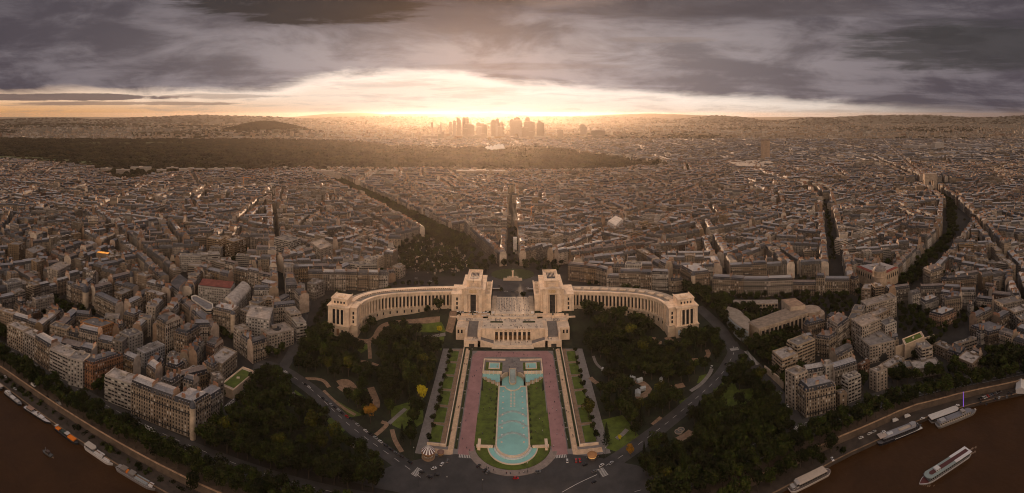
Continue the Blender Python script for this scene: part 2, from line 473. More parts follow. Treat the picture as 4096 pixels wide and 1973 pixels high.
ground = bpy.data.objects.new('ground', me); COL.objects.link(ground); tag(ground, 'city ground rising from the river to the hilltop and out to the hills', kind='structure')

# haze: one even box of air round everything
hb = MB(); hb.box(-29000, 29000, -6000, 29000, -13, 325)
M_HAZE = bpy.data.materials.new('haze_air'); M_HAZE.use_nodes = True; newtree(M_HAZE.node_tree)
pv = node('ShaderNodeVolumePrincipled'); pv.inputs['Color'].default_value = (.98, .87, .76, 1)
pv.inputs['Density'].default_value = 0.205e-4; pv.inputs['Anisotropy'].default_value = .75
ho = node('ShaderNodeOutputMaterial'); link(pv.outputs[0], ho.inputs['Volume'])
HAZE = tag(hb.build('haze', M_HAZE), 'warm evening haze over the whole city', kind='stuff')

# ------------------------------------------------------------------ river and quays
XS = list(range(-1500, 1501, 20))
mb = MB()
for a, b in zip(XS, XS[1:]):
    mb.poly([(a, yb(a) - 215, -4), (b, yb(b) - 215, -4), (b, yb(b) + 4, -4), (a, yb(a) + 4, -4)])
tag(mb.build('river', M_RIVER), 'muddy brown river', kind='structure')
lq, up, para, kerb = MB(), MB(), MB(), MB()
XQ = [x for x in XS if -800 <= x <= 800]
for a, b in zip(XQ, XQ[1:]):
    A, B = yb(a), yb(b)
    def sl_(m, o0, o1, z0, z1):
        m.prism([(a, A + o0), (b, B + o0), (b, B + o1), (a, A + o1)], z0, z1)
    sl_(lq, 0, 14.5, -9, -1.2); sl_(up, 14.5, 27, -9, 4.15); sl_(para, 14.5, 15.2, 4.15, 5.1); sl_(kerb, 0, .9, -1.2, -.8)
tag(lq.build('lower_quay', mat('quay_stone', (.052, .04, .032), rough=.9, var=.35, vscale=.12)), 'stone lower quay along the river', kind='structure')
kerb.build('quay_edge', mat('quay_edge_stone', (.22, .145, .09), rough=.9, var=.35, vscale=.2), bpy.data.objects['lower_quay'])
tag(up.build('pavement', mat('quay_pavement', (.10, .072, .052), rough=.9, var=.3, vscale=.15)), 'upper quay pavement beside the river avenue', kind='structure')
para_o = para.build('parapet', mat('quay_parapet', (.36, .24, .155), rough=.9, var=.3, vscale=.3), up and bpy.data.objects['pavement'])

# ------------------------------------------------------------------ roads and paths, laid on the ground
def offs(line, w):
    out = []
    n = len(line)
    for i in range(n):
        a = line[max(0, i - 1)]; b = line[min(n - 1, i + 1)]
        dx_, dy_ = b[0] - a[0], b[1] - a[1]; l = math.hypot(dx_, dy_) or 1
        out.append((line[i][0] - dy_ / l * w, line[i][1] + dx_ / l * w))
    return out
def resample(line, step):
    out = [line[0]]
    for a, b in zip(line, line[1:]):
        l = math.hypot(b[0]-a[0], b[1]-a[1]); n = max(1, int(l / step))
        for i in range(1, n + 1): out.append((a[0] + (b[0]-a[0]) * i / n, a[1] + (b[1]-a[1]) * i / n))
    return out
def smooth_line(line, k=2):
    for _ in range(k):
        o = [line[0]]
        for a, b in zip(line, line[1:]):
            o += [(a[0]*.75 + b[0]*.25, a[1]*.75 + b[1]*.25), (a[0]*.25 + b[0]*.75, a[1]*.25 + b[1]*.75)]
        line = o + [line[-1]]
    return line
def strip(mb, line, w, dz=.3, step=6.0, lanes=1, m=0):
    line = resample(line, step)
    cols = [offs(line, w / 2 - w * i / lanes) for i in range(lanes + 1)]
    for i in range(len(line) - 1):
        for k in range(lanes):
            q = (cols[k+1][i], cols[k+1][i+1], cols[k][i+1], cols[k][i])
            mb.poly([(p[0], p[1], tz(*p) + dz) for p in q], m)
def dashes(mb, line, off, w, on, gap, dz=.36):
    L = offs(resample(line, 1.0), off); i = 0
    on, gap = int(on), int(gap)
    while i + on < len(L):
        seg = L[i:i + on + 1]; a = offs(seg, w/2); b = offs(seg, -w/2)
        st_ = 4
        idx = list(range(0, len(seg) - 1, st_)) + [len(seg) - 1]
        for k, k2 in zip(idx, idx[1:]):
            mb.poly([(p[0], p[1], tz(*p) + dz) for p in (b[k], b[k2], a[k2], a[k])])
        i += on + gap
def crosswalk(mb, a, b, length, n, dz=.4):
    dx_, dy_ = b[0]-a[0], b[1]-a[1]; l = math.hypot(dx_, dy_); e = (dx_/l, dy_/l); nn_ = (-e[1], e[0])
    for i in range(n):
        s0 = l * (i + .2) / n; s1 = l * (i + .75) / n
        q = [(a[0]+e[0]*s+nn_[0]*t, a[1]+e[1]*s+nn_[1]*t) for s, t in ((s0,-length/2),(s1,-length/2),(s1,length/2),(s0,length/2))]
        mb.poly([(p[0], p[1], tz(*p) + dz) for p in q])
ROADS = dict(
  garden_l=smooth_line([GK('g', *p) for p in ((1560,1120),(1440,1030),(1250,895),(1060,760),(920,640),(800,520),(700,425),(610,360),(480,270),(330,215),(230,215))]),
  garden_r=smooth_line([GK('h', *p) for p in ((240,1080),(420,985),(620,845),(800,710),(960,580),(1140,420),(1260,310),(1330,200),(1375,110),(1345,40))]),
  mun_up=smooth_line([GK('i', *p) for p in ((190,690),(150,600),(60,460),(-30,380),(-130,290))]),
  mun_dn=smooth_line([GK('i', *p) for p in ((215,690),(330,760),(450,900),(600,1080),(700,1230),(790,1420))]),
  side_l=smooth_line([GK('g', *p) for p in ((-40,640),(90,480),(180,350),(240,260),(330,215))]),
  delessert=smooth_line([GK('n', *p) for p in ((1080,1190),(1190,1010),(1235,850),(1290,640),(1320,520),(1330,480))]),
)
quay_line = [(x, yb(x) + 41) for x in range(-640, 641, 20)]
rd = MB(); mk = MB()
for k, l in ROADS.items():
    strip(rd, l, {'side_l': 9, 'delessert': 12}.get(k, 14), .3, 5, 2)
    if k in ('garden_l', 'garden_r'): dashes(mk, l, 0, .35, 5, 6)
strip(rd, quay_line, 24, .26, 10, 4)
for o in (-6, 0, 6): dashes(mk, quay_line, o, .35, 5, 8, .33)
dashes(mk, quay_line, -11, .3, 18, 1, .33)
# the square at the foot of the gardens
sq_pts = [(-118, 345), (118, 345), (96, 370), (64, 387), (46, 392), (30, 391), (-30, 391), (-46, 392), (-64, 387), (-92, 372)]
rd.poly([(x, y, 4.34) for x, y in sq_pts])
roads = tag(rd.build('road', M_ROAD), 'dark asphalt avenues and square at the foot of the gardens', kind='structure')
for a, b, L_, n in (((-43.5, 390), (-31.5, 390), 3.6, 9), ((31.5, 390), (43.5, 390), 3.6, 9)): crosswalk(mk, a, b, L_, n, .45)
for k, a, b, L_, n in (('g',(1500,1105),(1555,1050),5,8), ('h',(300,1050),(345,1110),5,8), ('g',(430,310),(490,270),4,8), ('g',(5,560),(65,510),4,8), ('i',(160,680),(235,668),5,9), ('i',(300,690),(410,815),4.5,16), ('s',(600,360),(640,340),5,7), ('t',(190,575),(300,515),5,9), ('i',(590,1050),(620,1075),4,6)):
    crosswalk(mk, GK(k, *a), GK(k, *b), L_, n, .45)
# lines on the square
for line in ([GK('f',1190,1240), GK('f',1330,1160), GK('f',1490,1090)], [GK('f',100,1120), GK('f',220,1185), GK('f',330,1240)], [GK('f',920,1110), GK('f',960,1180), GK('f',1000,1240)]):
    dashes(mk, smooth_line(line, 2), 0, .5, 30, 1, .42)
mk.build('road_marking', M_WHITE, roads)

paths = MB()
PATHL = []
def path(k, pts, w, m=0):
    l = smooth_line([GK(k, *p) for p in pts]); PATHL.append((l, w)); strip(paths, l, w, .22 + .012 * (len(paths.f) % 5), 4, 2, m)
path('g', ((785,425),(860,500),(950,570),(1040,620)), 3.2)
path('g', ((640,330),(720,330),(790,345),(830,400)), 4)
path('g', ((900,370),(960,350),(1010,390),(1030,440),(960,420),(920,385)), 9)
path('g', ((1160,400),(1180,450),(1210,520),(1200,560)), 7)
path('g', ((1080,190),(1150,200),(1220,225)), 3.5)
path('g', ((1440,570),(1370,630),(1305,690)), 4, 1)
path('g', ((1245,675),(1300,690),(1250,740),(1200,780)), 4)
path('g', ((1330,735),(1350,820),(1410,915)), 4)
path('g', ((1330,1190),(1350,1110),(1370,1050)), 7)
path('g', ((535,440),(580,500)), 4, 1)
path('p', ((340,960),(430,985),(560,1005),(700,1020),(790,960),(820,880),(870,820),(950,790),(1150,765),(1400,750),(1580,745)), 8)
path('p', ((490,960),(560,900),(600,870)), 5)
path('p', ((700,1030),(710,1130),(715,1230)), 4)
path('p', ((1370,955),(1540,940),(1650,925)), 4, 1)
path('p', ((1690,900),(1715,820),(1735,740),(1750,640)), 9)
path('h', ((720,0),(730,40),(790,45)), 7); path('h', ((830,0),(860,30),(920,45)), 7)
path('h', ((1030,180),(1120,180),(1170,140),(1150,100)), 5)
path('h', ((245,150),(270,220),(350,275)), 3, 1)
path('h', ((220,320),(270,370),(390,395)), 5)
path('h', ((510,330),(600,350),(660,380),(700,440),(590,490)), 7)
path('h', ((800,400),(880,400),(970,380)), 7)
path('h', ((430,810),(480,775),(515,735)), 4, 1)
path('h', ((720,700),(790,640)), 5); path('h', ((920,820),(1010,770),(1030,750)), 7)
path('h', ((1020,430),(1100,380),(1170,300),(1190,250)), 4, 1)
path('h', ((1340,485),(1440,475)), 4, 1); path('h', ((480,1140),(500,1090),(560,1080)), 8)
path('i', ((1450,1000),(1600,1040)), 4)
tag(paths.build('path', [M_EARTH, M_GREY]), 'pale earth footpaths winding through the dark gardens', kind='structure')
lawns = MB()
def lawn(k, pts):
    q = [GK(k, *p) for p in pts]; c = (sum(p[0] for p in q)/len(q), sum(p[1] for p in q)/len(q))
    for a, b in zip(q, q[1:] + q[:1]):
        m1 = ((a[0]+c[0])/2, (a[1]+c[1])/2); m2 = ((b[0]+c[0])/2, (b[1]+c[1])/2)
        for t in ((a, b, m2, m1), (m1, m2, c)): lawns.poly([(p[0], p[1], tz(*p) + .16) for p in t])
for k, pts in (('g', ((480,540),(560,420),(640,480),(600,560))), ('g', ((800,650),(860,640),(960,740),(900,790))), ('g', ((1320,560),(1580,480),(1580,680),(1460,760),(1330,700))),
               ('g', ((850,480),(980,560),(1100,620),(1000,640))), ('p', ((1000,830),(1600,770),(1660,900),(1380,900),(1100,900))), ('p', ((1370,970),(1640,950),(1600,1130),(1380,1050))),
               ('p', ((520,1090),(690,1040),(700,1100),(600,1160))), ('h', ((310,660),(480,620),(620,800),(450,920),(330,880))), ('h', ((930,510),(1020,470),(1010,510),(940,560))), ('h', ((1380,420),(1560,400),(1600,560),(1220,640))),
               ('h', ((1090,310),(1160,290),(1140,340),(1070,370))), ('i', ((0,950),(200,980),(250,1100),(20,1180)))): lawn(k, pts)
tag(lawns.build('lawn', M_LAWN), 'patches of dark green lawn between the garden trees', kind='structure')
# ------------------------------------------------------------------ the palace: two mirrored wings with pavilions
WING = [(71.0, 618.6), (86, 616.5), (100.9, 613), (116, 609), (130, 604), (143, 599), (153, 594), (162, 587.5), (168.5, 580.5), (174, 572), (177.5, 563), (179, 554)]
TOP, COLB = 52.0, 34.5
def arc_points(line, n):
    L = [0.0]
    for a, b in zip(line, line[1:]): L.append(L[-1] + math.hypot(b[0]-a[0], b[1]-a[1]))
    out = []
    for i in range(n + 1):
        s = L[-1] * i / n; k = max(j for j in range(len(L)) if L[j] <= s + 1e-9); k = min(k, len(line) - 2)
        t = (s - L[k]) / (L[k+1] - L[k]); a, b = line[k], line[k+1]
        out.append((a[0] + (b[0]-a[0]) * t, a[1] + (b[1]-a[1]) * t))
    return out
def palace(s, label, left):
    t = thing('palace', label, 'palace', (s * 120, 600, 24))
    mx = lambda q: [(s * x, y) for x, y in q]
    line = smooth_line(WING, 1)
    nb = 29
    pts = arc_points(line, nb)
    fine = arc_points(line, nb * 2)
    def band(mb, o0, o1, z0, z1):            # curved band between offsets from the colonnade line (+ = toward the back)
        A, B = offs(fine, o0), offs(fine, o1)
        for i in range(len(fine) - 1):
            mb.prism(mx([A[i], A[i+1], B[i+1], B[i]]), z0, z1)
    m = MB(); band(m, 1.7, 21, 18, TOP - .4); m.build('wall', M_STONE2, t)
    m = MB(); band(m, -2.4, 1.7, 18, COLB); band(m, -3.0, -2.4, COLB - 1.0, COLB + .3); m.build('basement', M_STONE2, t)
    m = MB(); band(m, -1.0, 2.5, TOP - 2.6, TOP + 1.2); band(m, -1.7, -1.0, TOP + .1, TOP + 1.6); m.build('cornice', M_STONE, t)
    m = MB(); band(m, 2.5, 21.5, TOP - .4, TOP + .5); m.build('roof', mat('palace_roof' + ('' if left else '_b'), (.30, .255, .21), rough=.9, var=.3, vscale=.15), t)
    if left:
        m = MB(); band(m, 9, 15, TOP + .5, TOP + 2.2); lan = m.build('roof_lantern', M_STONE, t)
        m = MB(); A = offs(arc_points(line, 60), 8.97)
        for i in range(4, 56):
            a, b = A[i], A[i+1]; c = ((a[0]*.8+b[0]*.2), (a[1]*.8+b[1]*.2)); d = ((a[0]*.3+b[0]*.7), (a[1]*.3+b[1]*.7))
            m.poly([(s*c[0], c[1], TOP+.9), (s*d[0], d[1], TOP+.9), (s*d[0], d[1], TOP+1.9), (s*c[0], c[1], TOP+1.9)])
        tag(m.build('lantern_glazing', M_GLASS, lan), kind='stuff')
    else:
        A = offs(arc_points(line, 12), 11)
        for i in range(1, 12):
            m = MB(); a, b = A[i-1], A[i+1] if i < 12 else A[i]
            m.obox(s*A[i][0], A[i][1], atan2(b[1]-a[1], s*(b[0]-a[0])), 8, 6, TOP + .5, TOP + 1.7); m.build('skylight', M_STONE2, t)
    for i in range(nb + 1):                                   # the colonnade, bay by bay
        p = pts[i]; q = pts[min(i+1, nb)]; o = pts[max(i-1, 0)]
        a = atan2(q[1]-o[1], s*(q[0]-o[0]))
        m = MB(); m.obox(s*p[0], p[1], a, 1.75, 1.9, COLB, TOP - 2.5); m.build('column', M_STONE, t)
        if i < nb:
            c = ((p[0]+q[0])/2, (p[1]+q[1])/2); a = atan2(q[1]-p[1], s*(q[0]-p[0])); l = math.hypot(q[0]-p[0], q[1]-p[1])
            nx_, ny_ = offs([p, q], 1.55)[0]; n2_ = offs([p, q], 1.55)[1]; cc = ((nx_+n2_[0])/2, (ny_+n2_[1])/2)
            m = MB(); m.obox(s*cc[0], cc[1], a, l - 2.5, .35, COLB + .8, TOP - 4.6); w = m.build('window', M_GLASS, t)
            m = MB()
            for k in (-.25, .25): m.obox(s*cc[0] + cos(a)*k*l*.7, cc[1] + sin(a)*k*l*.7, a, .22, .5, COLB + .8, TOP - 4.6)
            for z in (COLB + 4.5, COLB + 8.6): m.obox(s*cc[0], cc[1], a, l - 2.5, .5, z, z + .25)
            m.build('mullion', M_IRON, w)
            if i % 2 == 0:
                bb = offs([p, q], -2.45); m = MB(); c2 = ((bb[0][0]+bb[1][0])/2, (bb[0][1]+bb[1][1])/2)
                m.obox(s*c2[0], c2[1], a, 1.8, .2, COLB - 5.5, COLB - 2.2); m.build('basement_window', M_GLASS, t)
    # ---- central pavilion
    def bx(m, x0, x1, y0, y1, z0, z1, **k): m.box(min(s*x0, s*x1), max(s*x0, s*x1), y0, y1, z0, z1, **k)
    m = MB(); bx(m, 35, 64, 610, 664, 24, 58.5)
    bx(m, 38, 61, 609, 612, 24, 60.4)
    m.build('pavilion', M_STONE, t)
    m = MB()                                                    # curved-head frieze panel above the opening
    for i in range(12):
        u0, u1 = -1 + i / 6, -1 + (i + 1) / 6
        h0, h1 = 59.6 + 2.0 * cos(u0 * PI / 2), 59.6 + 2.0 * cos(u1 * PI / 2)
        b0, b1 = 52.6 + 1.8 * cos(u0 * PI / 2), 52.6 + 1.8 * cos(u1 * PI / 2)
        xa, xb = s * (49.5 + 9.5 * u0), s * (49.5 + 9.5 * u1)
        m.poly([(xa, 607.6, b0), (xb, 607.6, b1), (xb, 607.6, h1), (xa, 607.6, h0)]); m.poly([(xa, 607.6, h0), (xb, 607.6, h1), (xb, 612, h1), (xa, 612, h0)])
        m.poly([(xa, 607.6, b0), (xb, 607.6, b1), (xb, 612, b1), (xa, 612, b0)])
        m.poly([(xa, 606.9, h0 - .1), (xb, 606.9, h1 - .1), (xb, 606.9, h1 + .7), (xa, 606.9, h0 + .7)]); m.poly([(xa, 606.9, h0 + .7), (xb, 606.9, h1 + .7), (xb, 612, h1 + .7), (xa, 612, h0 + .7)])
    fr = m.build('frieze', M_STONE, t)
    m = MB(); R_ = random.Random(3)
    for r in range(4):
        x = 44.6
        while x < 54.2:
            w = R_.uniform(.22, .42); m.box(min(s*x, s*(x+w)), max(s*x, s*(x+w)), 607.45, 607.6, 58.6 - r*1.0, 59.25 - r*1.0); x += w + R_.choice((.13, .13, .13, .5))
    tag(m.build('gilded_lettering', mat('gilding' + str(left), (.62, .40, .12), rough=.4, metal=.4), fr), kind='stuff')
    m = MB(); bx(m, 46.2, 52.8, 608.6, 608.95, 31, 53); w = m.build('tall_window', M_GLASS, t)
    m = MB()
    for x in (47.8, 49.5, 51.2): bx(m, x - .13, x + .13, 608.4, 608.6, 31, 53)
    for z in (36, 41, 46): bx(m, 46.2, 52.8, 608.38, 608.6, z, z + .3)
    m.build('mullion', M_IRON, w)
    for x in (43.3, 45.3, 53.7, 55.7):
        m = MB(); m.tube((s*x, 607.9, 30), (s*x, 607.9, 53.2), .75, .7, 10); m.build('column', M_STONE, t)
    for x0, x1 in ((38, 42.4), (56.6, 61)):
        m = MB(); bx(m, x0, x1, 607.2, 609, 28, 53); m.build('pier', M_STONE, t)
    m = MB(); bx(m, 34.4, 64.6, 609.4, 664.6, 58.5, 59.7); bx(m, 37.4, 61.6, 608.4, 612, 60.4, 61.2); m.build('cornice', M_STONE, t)
    m = MB(); bx(m, 40.5, 58.5, 617, 660, 59.7, 67.2); bx(m, 45, 54, 614, 617, 59.7, 65)
    bx(m, 40.0, 41.2, 616.5, 660.5, 67.2, 68.3); bx(m, 57.8, 59, 616.5, 660.5, 67.2, 68.3); bx(m, 41.2, 57.8, 616.5, 617.7, 67.2, 68.3); bx(m, 41.2, 57.8, 659.3, 660.5, 67.2, 68.3); m.build('attic', M_STONE, t)
    m = MB(); bx(m, 44, 55, 628, 650, 67.2, 67.5); sk = m.build('roof_light', M_GLASS, t)
    m = MB()
    for k in range(7): bx(m, 44 + k*1.75, 44.5 + k*1.75, 634, 650, 67.5, 67.9)
    bx(m, 43.5, 55.5, 650, 651, 67.2, 69); m.build('roof_light_frame', M_STONE, sk)
    m = MB(); m.tube((s*49.5, 616, 66), (s*49.5, 616, 78), .16, .06, 5); m.build('flagpole', M_IRON, t)
    m = MB(); bx(m, 64, 77, 609.5, 642, 20, TOP); bx(m, 63.5, 77.5, 609, 642.5, TOP, TOP + 1.3); m.build('stair_block', M_STONE, t)
    for z in (34, 39.5, 45):
        m = MB(); bx(m, 69, 71, 609.2, 609.6, z, z + 3.6); m.build('window', M_GLASS, t)
    m = MB(); bx(m, 27.5, 35, 613, 664, 24, TOP - 1); bx(m, 27, 28.2, 612.5, 664.5, TOP - 1, TOP + .6); bx(m, 28.2, 35, 612.5, 613.6, TOP - 1, TOP + .6); m.build('aisle', M_STONE, t)
    for k in range(9):
        m = MB(); bx(m, 27.25, 27.6, 616 + k*5.2, 618.8 + k*5.2, 33, 46); m.build('aisle_window', M_GLASS, t)
        m = MB(); bx(m, 29.5, 33.5, 616 + k*5.2, 618.6 + k*5.2, TOP - 1, TOP - .2); m.build('roof_panel', M_STONE2, t)
    # ---- end pavilion
    m = MB(); bx(m, 188, 214, 537, 563, 31.5, TOP); bx(m, 179.5, 188, 541, 560, 31.5, TOP - .5); m.build('end_pavilion', M_STONE, t)
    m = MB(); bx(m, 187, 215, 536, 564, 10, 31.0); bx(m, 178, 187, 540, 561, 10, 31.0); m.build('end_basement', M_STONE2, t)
    m = MB(); bx(m, 187, 215, 536, 564, TOP, TOP + 1.4); bx(m, 178.8, 187, 540.3, 560.7, TOP - .5, TOP + .9); m.build('cornice', M_STONE, t); m = MB(); bx(m, 186.3, 215.7, 535.3, 564.7, 31.0, 31.9); m.build('string_course', M_STONE, t)
    for x in (193.4, 198.4, 203.6, 208.6):
        m = MB(); bx(m, x - .85, x + .85, 535.7, 537.6, 31.9, 50.2); m.build('column', M_STONE, t)
    for x in (195.9, 201, 206.1):
        m = MB(); bx(m, x - 1.6, x + 1.6, 536.7, 537.05, 32.6, 49.6); w = m.build('tall_window', M_GLASS, t)
        m = MB()
        bx(m, x - .12, x + .12, 536.45, 536.7, 32.6, 49.6)
        for z in (38, 43): bx(m, x - 1.6, x + 1.6, 536.5, 536.7, z, z + .3)
        m.build('mullion', M_IRON, w)
    for x in (183.5,):
        for z in (34.5, 39.5, 44.5):
            m = MB(); bx(m, x - 1, x + 1, 540.7, 541.05, z, z + 3.2); m.build('window', M_GLASS, t)
    m = MB(); bx(m, 191, 211, 541, 560, TOP + 1.4, 60.4); bx(m, 190.4, 211.6, 540.4, 541.4, 60.4, 61.3); bx(m, 190.4, 191.4, 541.4, 560.6, 60.4, 61.3); bx(m, 210.6, 211.6, 541.4, 560.6, 60.4, 61.3); bx(m, 197, 205, 547, 554, 60.4, 61.8); m.build('attic', M_STONE, t)
    for k in range(4):
        m = MB(); bx(m, 194 + k*3.9, 195.8 + k*3.9, 540.7, 541.05, 55.4, 57.8); m.build('attic_window', M_GLASS, t)
    m = MB(); bx(m, 199.5, 202.5, 535.7, 536.05, 20, 27.5); m.build('door', mat('door_wood' + str(left), (.22, .11, .05)), t)
    for x in (191, 195.5, 206.5, 211):
        m = MB(); bx(m, x - 1.1, x + 1.1, 535.7, 536.05, 22.5, 26.5); m.build('basement_window', M_GLASS, t)
    if not left:
        for x in (190.5, 212.3):
            m = MB(); m.box(x - 1.6, x + 1.6, 535.3, 535.5, 21.5, 27.5); m.build('banner', mat('banner_cloth' + str(int(x)), (.42, .47, .52)), t)
    return t
palace(-1, 'pale stone palace wing with curved colonnade and end pavilion, left of the esplanade', True)
palace(1, 'pale stone palace wing with curved colonnade and end pavilion, right of the esplanade', False)

# ------------------------------------------------------------------ terrace and theatre front between the wings
t = thing('terrace_building', 'pale stone terrace with pillared front and twin stairs below the esplanade', 'building', (0, 582, 16))
m = MB(); m.box(-37, 37, 572, 598, 6, 28.5); m.box(-66, -37, 590, 608, 10, 28.4); m.box(37, 66, 590, 608, 10, 28.4); m.box(-77, -66, 596, 609.3, 10, 30); m.box(66, 77, 596, 609.3, 10, 30)
m.box(-64, -28, 603, 608.9, 28.4, 30.6); m.box(28, 64, 603, 608.9, 28.4, 30.6)
m.build('terrace', M_STONE, t)
m = MB(); m.box(-37, -22.4, 568, 572, 6, 28.5); m.box(22.4, 37, 568, 572, 6, 28.5); m.box(-22.4, 22.4, 568, 572, 25.4, 28.5); m.build('front_wall', M_STONE, t)
m = MB(); m.box(-37.4, 37.4, 567.5, 568.4, 28.5, 29.5); m.box(-37.4, -36.4, 568.4, 590, 28.5, 29.5); m.box(36.4, 37.4, 568.4, 590, 28.5, 29.5); m.build('balustrade', M_STONE, t)
for i in range(9):
    x = -21.6 + i * 5.4; m = MB(); m.box(x - 1.0, x + 1.0, 567.6, 570, 15.9, 25.4); m.build('pillar', M_STONE, t)
    if i < 8:
        m = MB(); m.box(x + 1.0, x + 4.4, 570.6, 571, 15.9, 25.4); w = m.build('bay_window', M_GLASS, t)
        m = MB(); m.box(x + 1.0, x + 4.4, 570.3, 570.6, 15.9, 20.2); m.build('bronze_door', mat('bronze%d' % i, (.16, .085, .03), rough=.5), w)
        m = MB(); m.box(x + 1.5, x + 3.9, 567.75, 568, 26.0, 28.0); m.build('relief', M_STONE2, t)
for s in (-1, 1):
    def bs(m, x0, x1, *a, **k): m.box(min(s*x0, s*x1), max(s*x0, s*x1), *a, **k)
    m = MB()
    for k in range(22):
        y1 = 590 - k * 1.1; bs(m, 41, 53, y1 - 1.1, y1, 10, 28.2 - k * .37)
    m.build('upper_stair', M_GREY, t)
    m = MB(); bs(m, 37, 41, 566, 590, 10, 28.5); bs(m, 53, 55, 560, 590, 8, 27.5); bs(m, 55, 67, 572, 590, 8, 27.8); bs(m, 37, 56, 556, 566, 8, 20.0); m.build('stair_wall', M_STONE, t)
    m = MB(); bs(m, 59, 61, 571.8, 572.1, 21, 25); bs(m, 63, 65, 571.8, 572.1, 21, 25); m.build('window', M_GLASS, t)
    m = MB()
    for k in range(16):
        x = 38 - k * 1.0; bs(m, x - 1.0, x, 558, 567, 8, 19.8 - k * .25)
    m.build('lower_stair', M_GREY, t)
    m = MB(); q = [(s*40, 556), (s*22, 556), (s*22, 557.6), (s*40, 557.6)]
    for a, b, z0, z1 in ((40, 37, 21, 21), (37, 22, 21, 16.8)):
        for yy in (556, 557.6): m.poly([(s*a, yy, 8), (s*b, yy, 8), (s*b, yy, z1), (s*a, yy, z0)])
        m.poly([(s*a, 556, z0), (s*b, 556, z1), (s*b, 557.6, z1), (s*a, 557.6, z0)])
    m.build('ramp_wall', M_STONE, t)
    m = MB(); bs(m, 44, 50, 555.8, 556.05, 13, 16.5); m.build('tunnel_mouth', M_IRON, t)
    m = MB(); m.box(min(s*12, s*27), max(s*12, s*27), 586, 588, 28.5, 29.6); m.build('hedge', M_HEDGE, t)
m = MB(); m.box(-23, 23, 555.5, 567.6, 6, 15.9); m.box(-24, 24, 553.5, 555.5, 6, 14.4); m.build('lower_plaza', M_PAVE, t)
m = MB(); m.box(-66, 66, 590, 597.4, 28.5, 28.62); m.box(-36, 36, 569, 590, 28.5, 28.6); m.build('terrace_paving', M_PAVE, t)
for x in (-53, -17.5, 0, 17.5, 53):                                # square floor motifs
    m = MB()
    for k, w in enumerate((3.8, 3.1, 2.3, 1.4)):
        y = 592.5 if abs(x) > 40 else 591.5
        m.box(x - w, x + w, y - w, y + w, 28.62, 28.66 + k * .02, m=k % 2)
    m.build('floor_motif', [M_PAVED, M_PAVE], t)
m = MB(); m.box(-27, 27, 603.5, 700, 24, 31.95); m.box(-30, 30, 598, 603.5, 24, 30.4)
esp = tag(m.build('esplanade', M_PAVE), 'pale paved esplanade between the two palace pavilions', kind='structure')
for i in range(7):
    for j in range(9):
        x, y = -19.2 + i * 6.4, 614 + j * 5.0
        m = MB(); m.box(x - 2.5, x + 2.5, y - 1.7, y + 1.7, 31.95, 31.97, m=0); m.box(x - 1.9, x + 1.9, y - 1.1, y + 1.1, 31.97, 31.985, m=1)
        m.build('paving_panel', [M_PAVED, M_PAVE], esp)
for s in (-1, 1):
    m = MB(); m.box(min(s*21.5, s*27.2), max(s*21.5, s*27.2), 607, 662, 31.0, 32.6); m.build('side_step', M_STONE2, esp)
# square beyond, with its round lawn and monument
m = MB(); m.prism([(70*cos(a), 712 + 34*sin(a)) for a in np.linspace(0, 2*PI, 40, endpoint=False)], 26, 32.1); m.box(-27.5, 27.5, 660, 690, 26, 32.06)
tag(m.build('road', M_ROAD), 'asphalt of the round place behind the esplanade', kind='structure')
m = MB(); m.prism([(33*cos(a), 752 + 26*sin(a)) for a in np.linspace(0, 2*PI, 40, endpoint=False)], 26, 32.6)
tag(m.build('lawn', mat('dark_lawn', (.042, .052, .010), rough=.95, var=.3)), 'half-round lawn behind the equestrian monument', kind='structure')
t = thing('monument', 'small equestrian statue on tall stone pedestal before the round lawn', 'monument', (0, 726, 32))
m = MB(); m.box(-14, 14, 723, 733, 31, 33.2); m.box(-8.5, 8.5, 725, 733, 33.2, 35); m.box(-6, 6, 727, 733, 35, 36); m.build('base', M_STONE2, t)
m = MB(); m.box(-1.3, 1.3, 727, 731, 36, 44.5); m.box(-1.6, 1.6, 726.7, 731.3, 44.5, 45.1); m.build('pedestal', M_STONE, t)
m = MB(); m.tube((0, 727.4, 47), (0, 730.6, 47.1), .62, .6, 8); m.tube((0, 727.6, 47.2), (0, 726.6, 48.8), .42, .28, 8); m.tube((0, 726.7, 48.7), (0, 725.9, 48.2), .26, .14, 8)
for y in (727.8, 730.4):
    for x in (-.35, .35): m.tube((x, y, 47), (x, y, 45.1), .22, .12, 6)
m.tube((0, 729, 47.5), (0, 729, 49), .42, .34, 8); m.lathe(0, 729, [(0.02, 49.6), (.24, 49.4), (.26, 49.15), (.1, 48.95)], 8); m.tube((0, 730.6, 47.2), (0, 731.3, 46.2), .14, .06, 6)
m.build('rider_statue', mat('bronze_green', (.07, .085, .065), rough=.55), t)

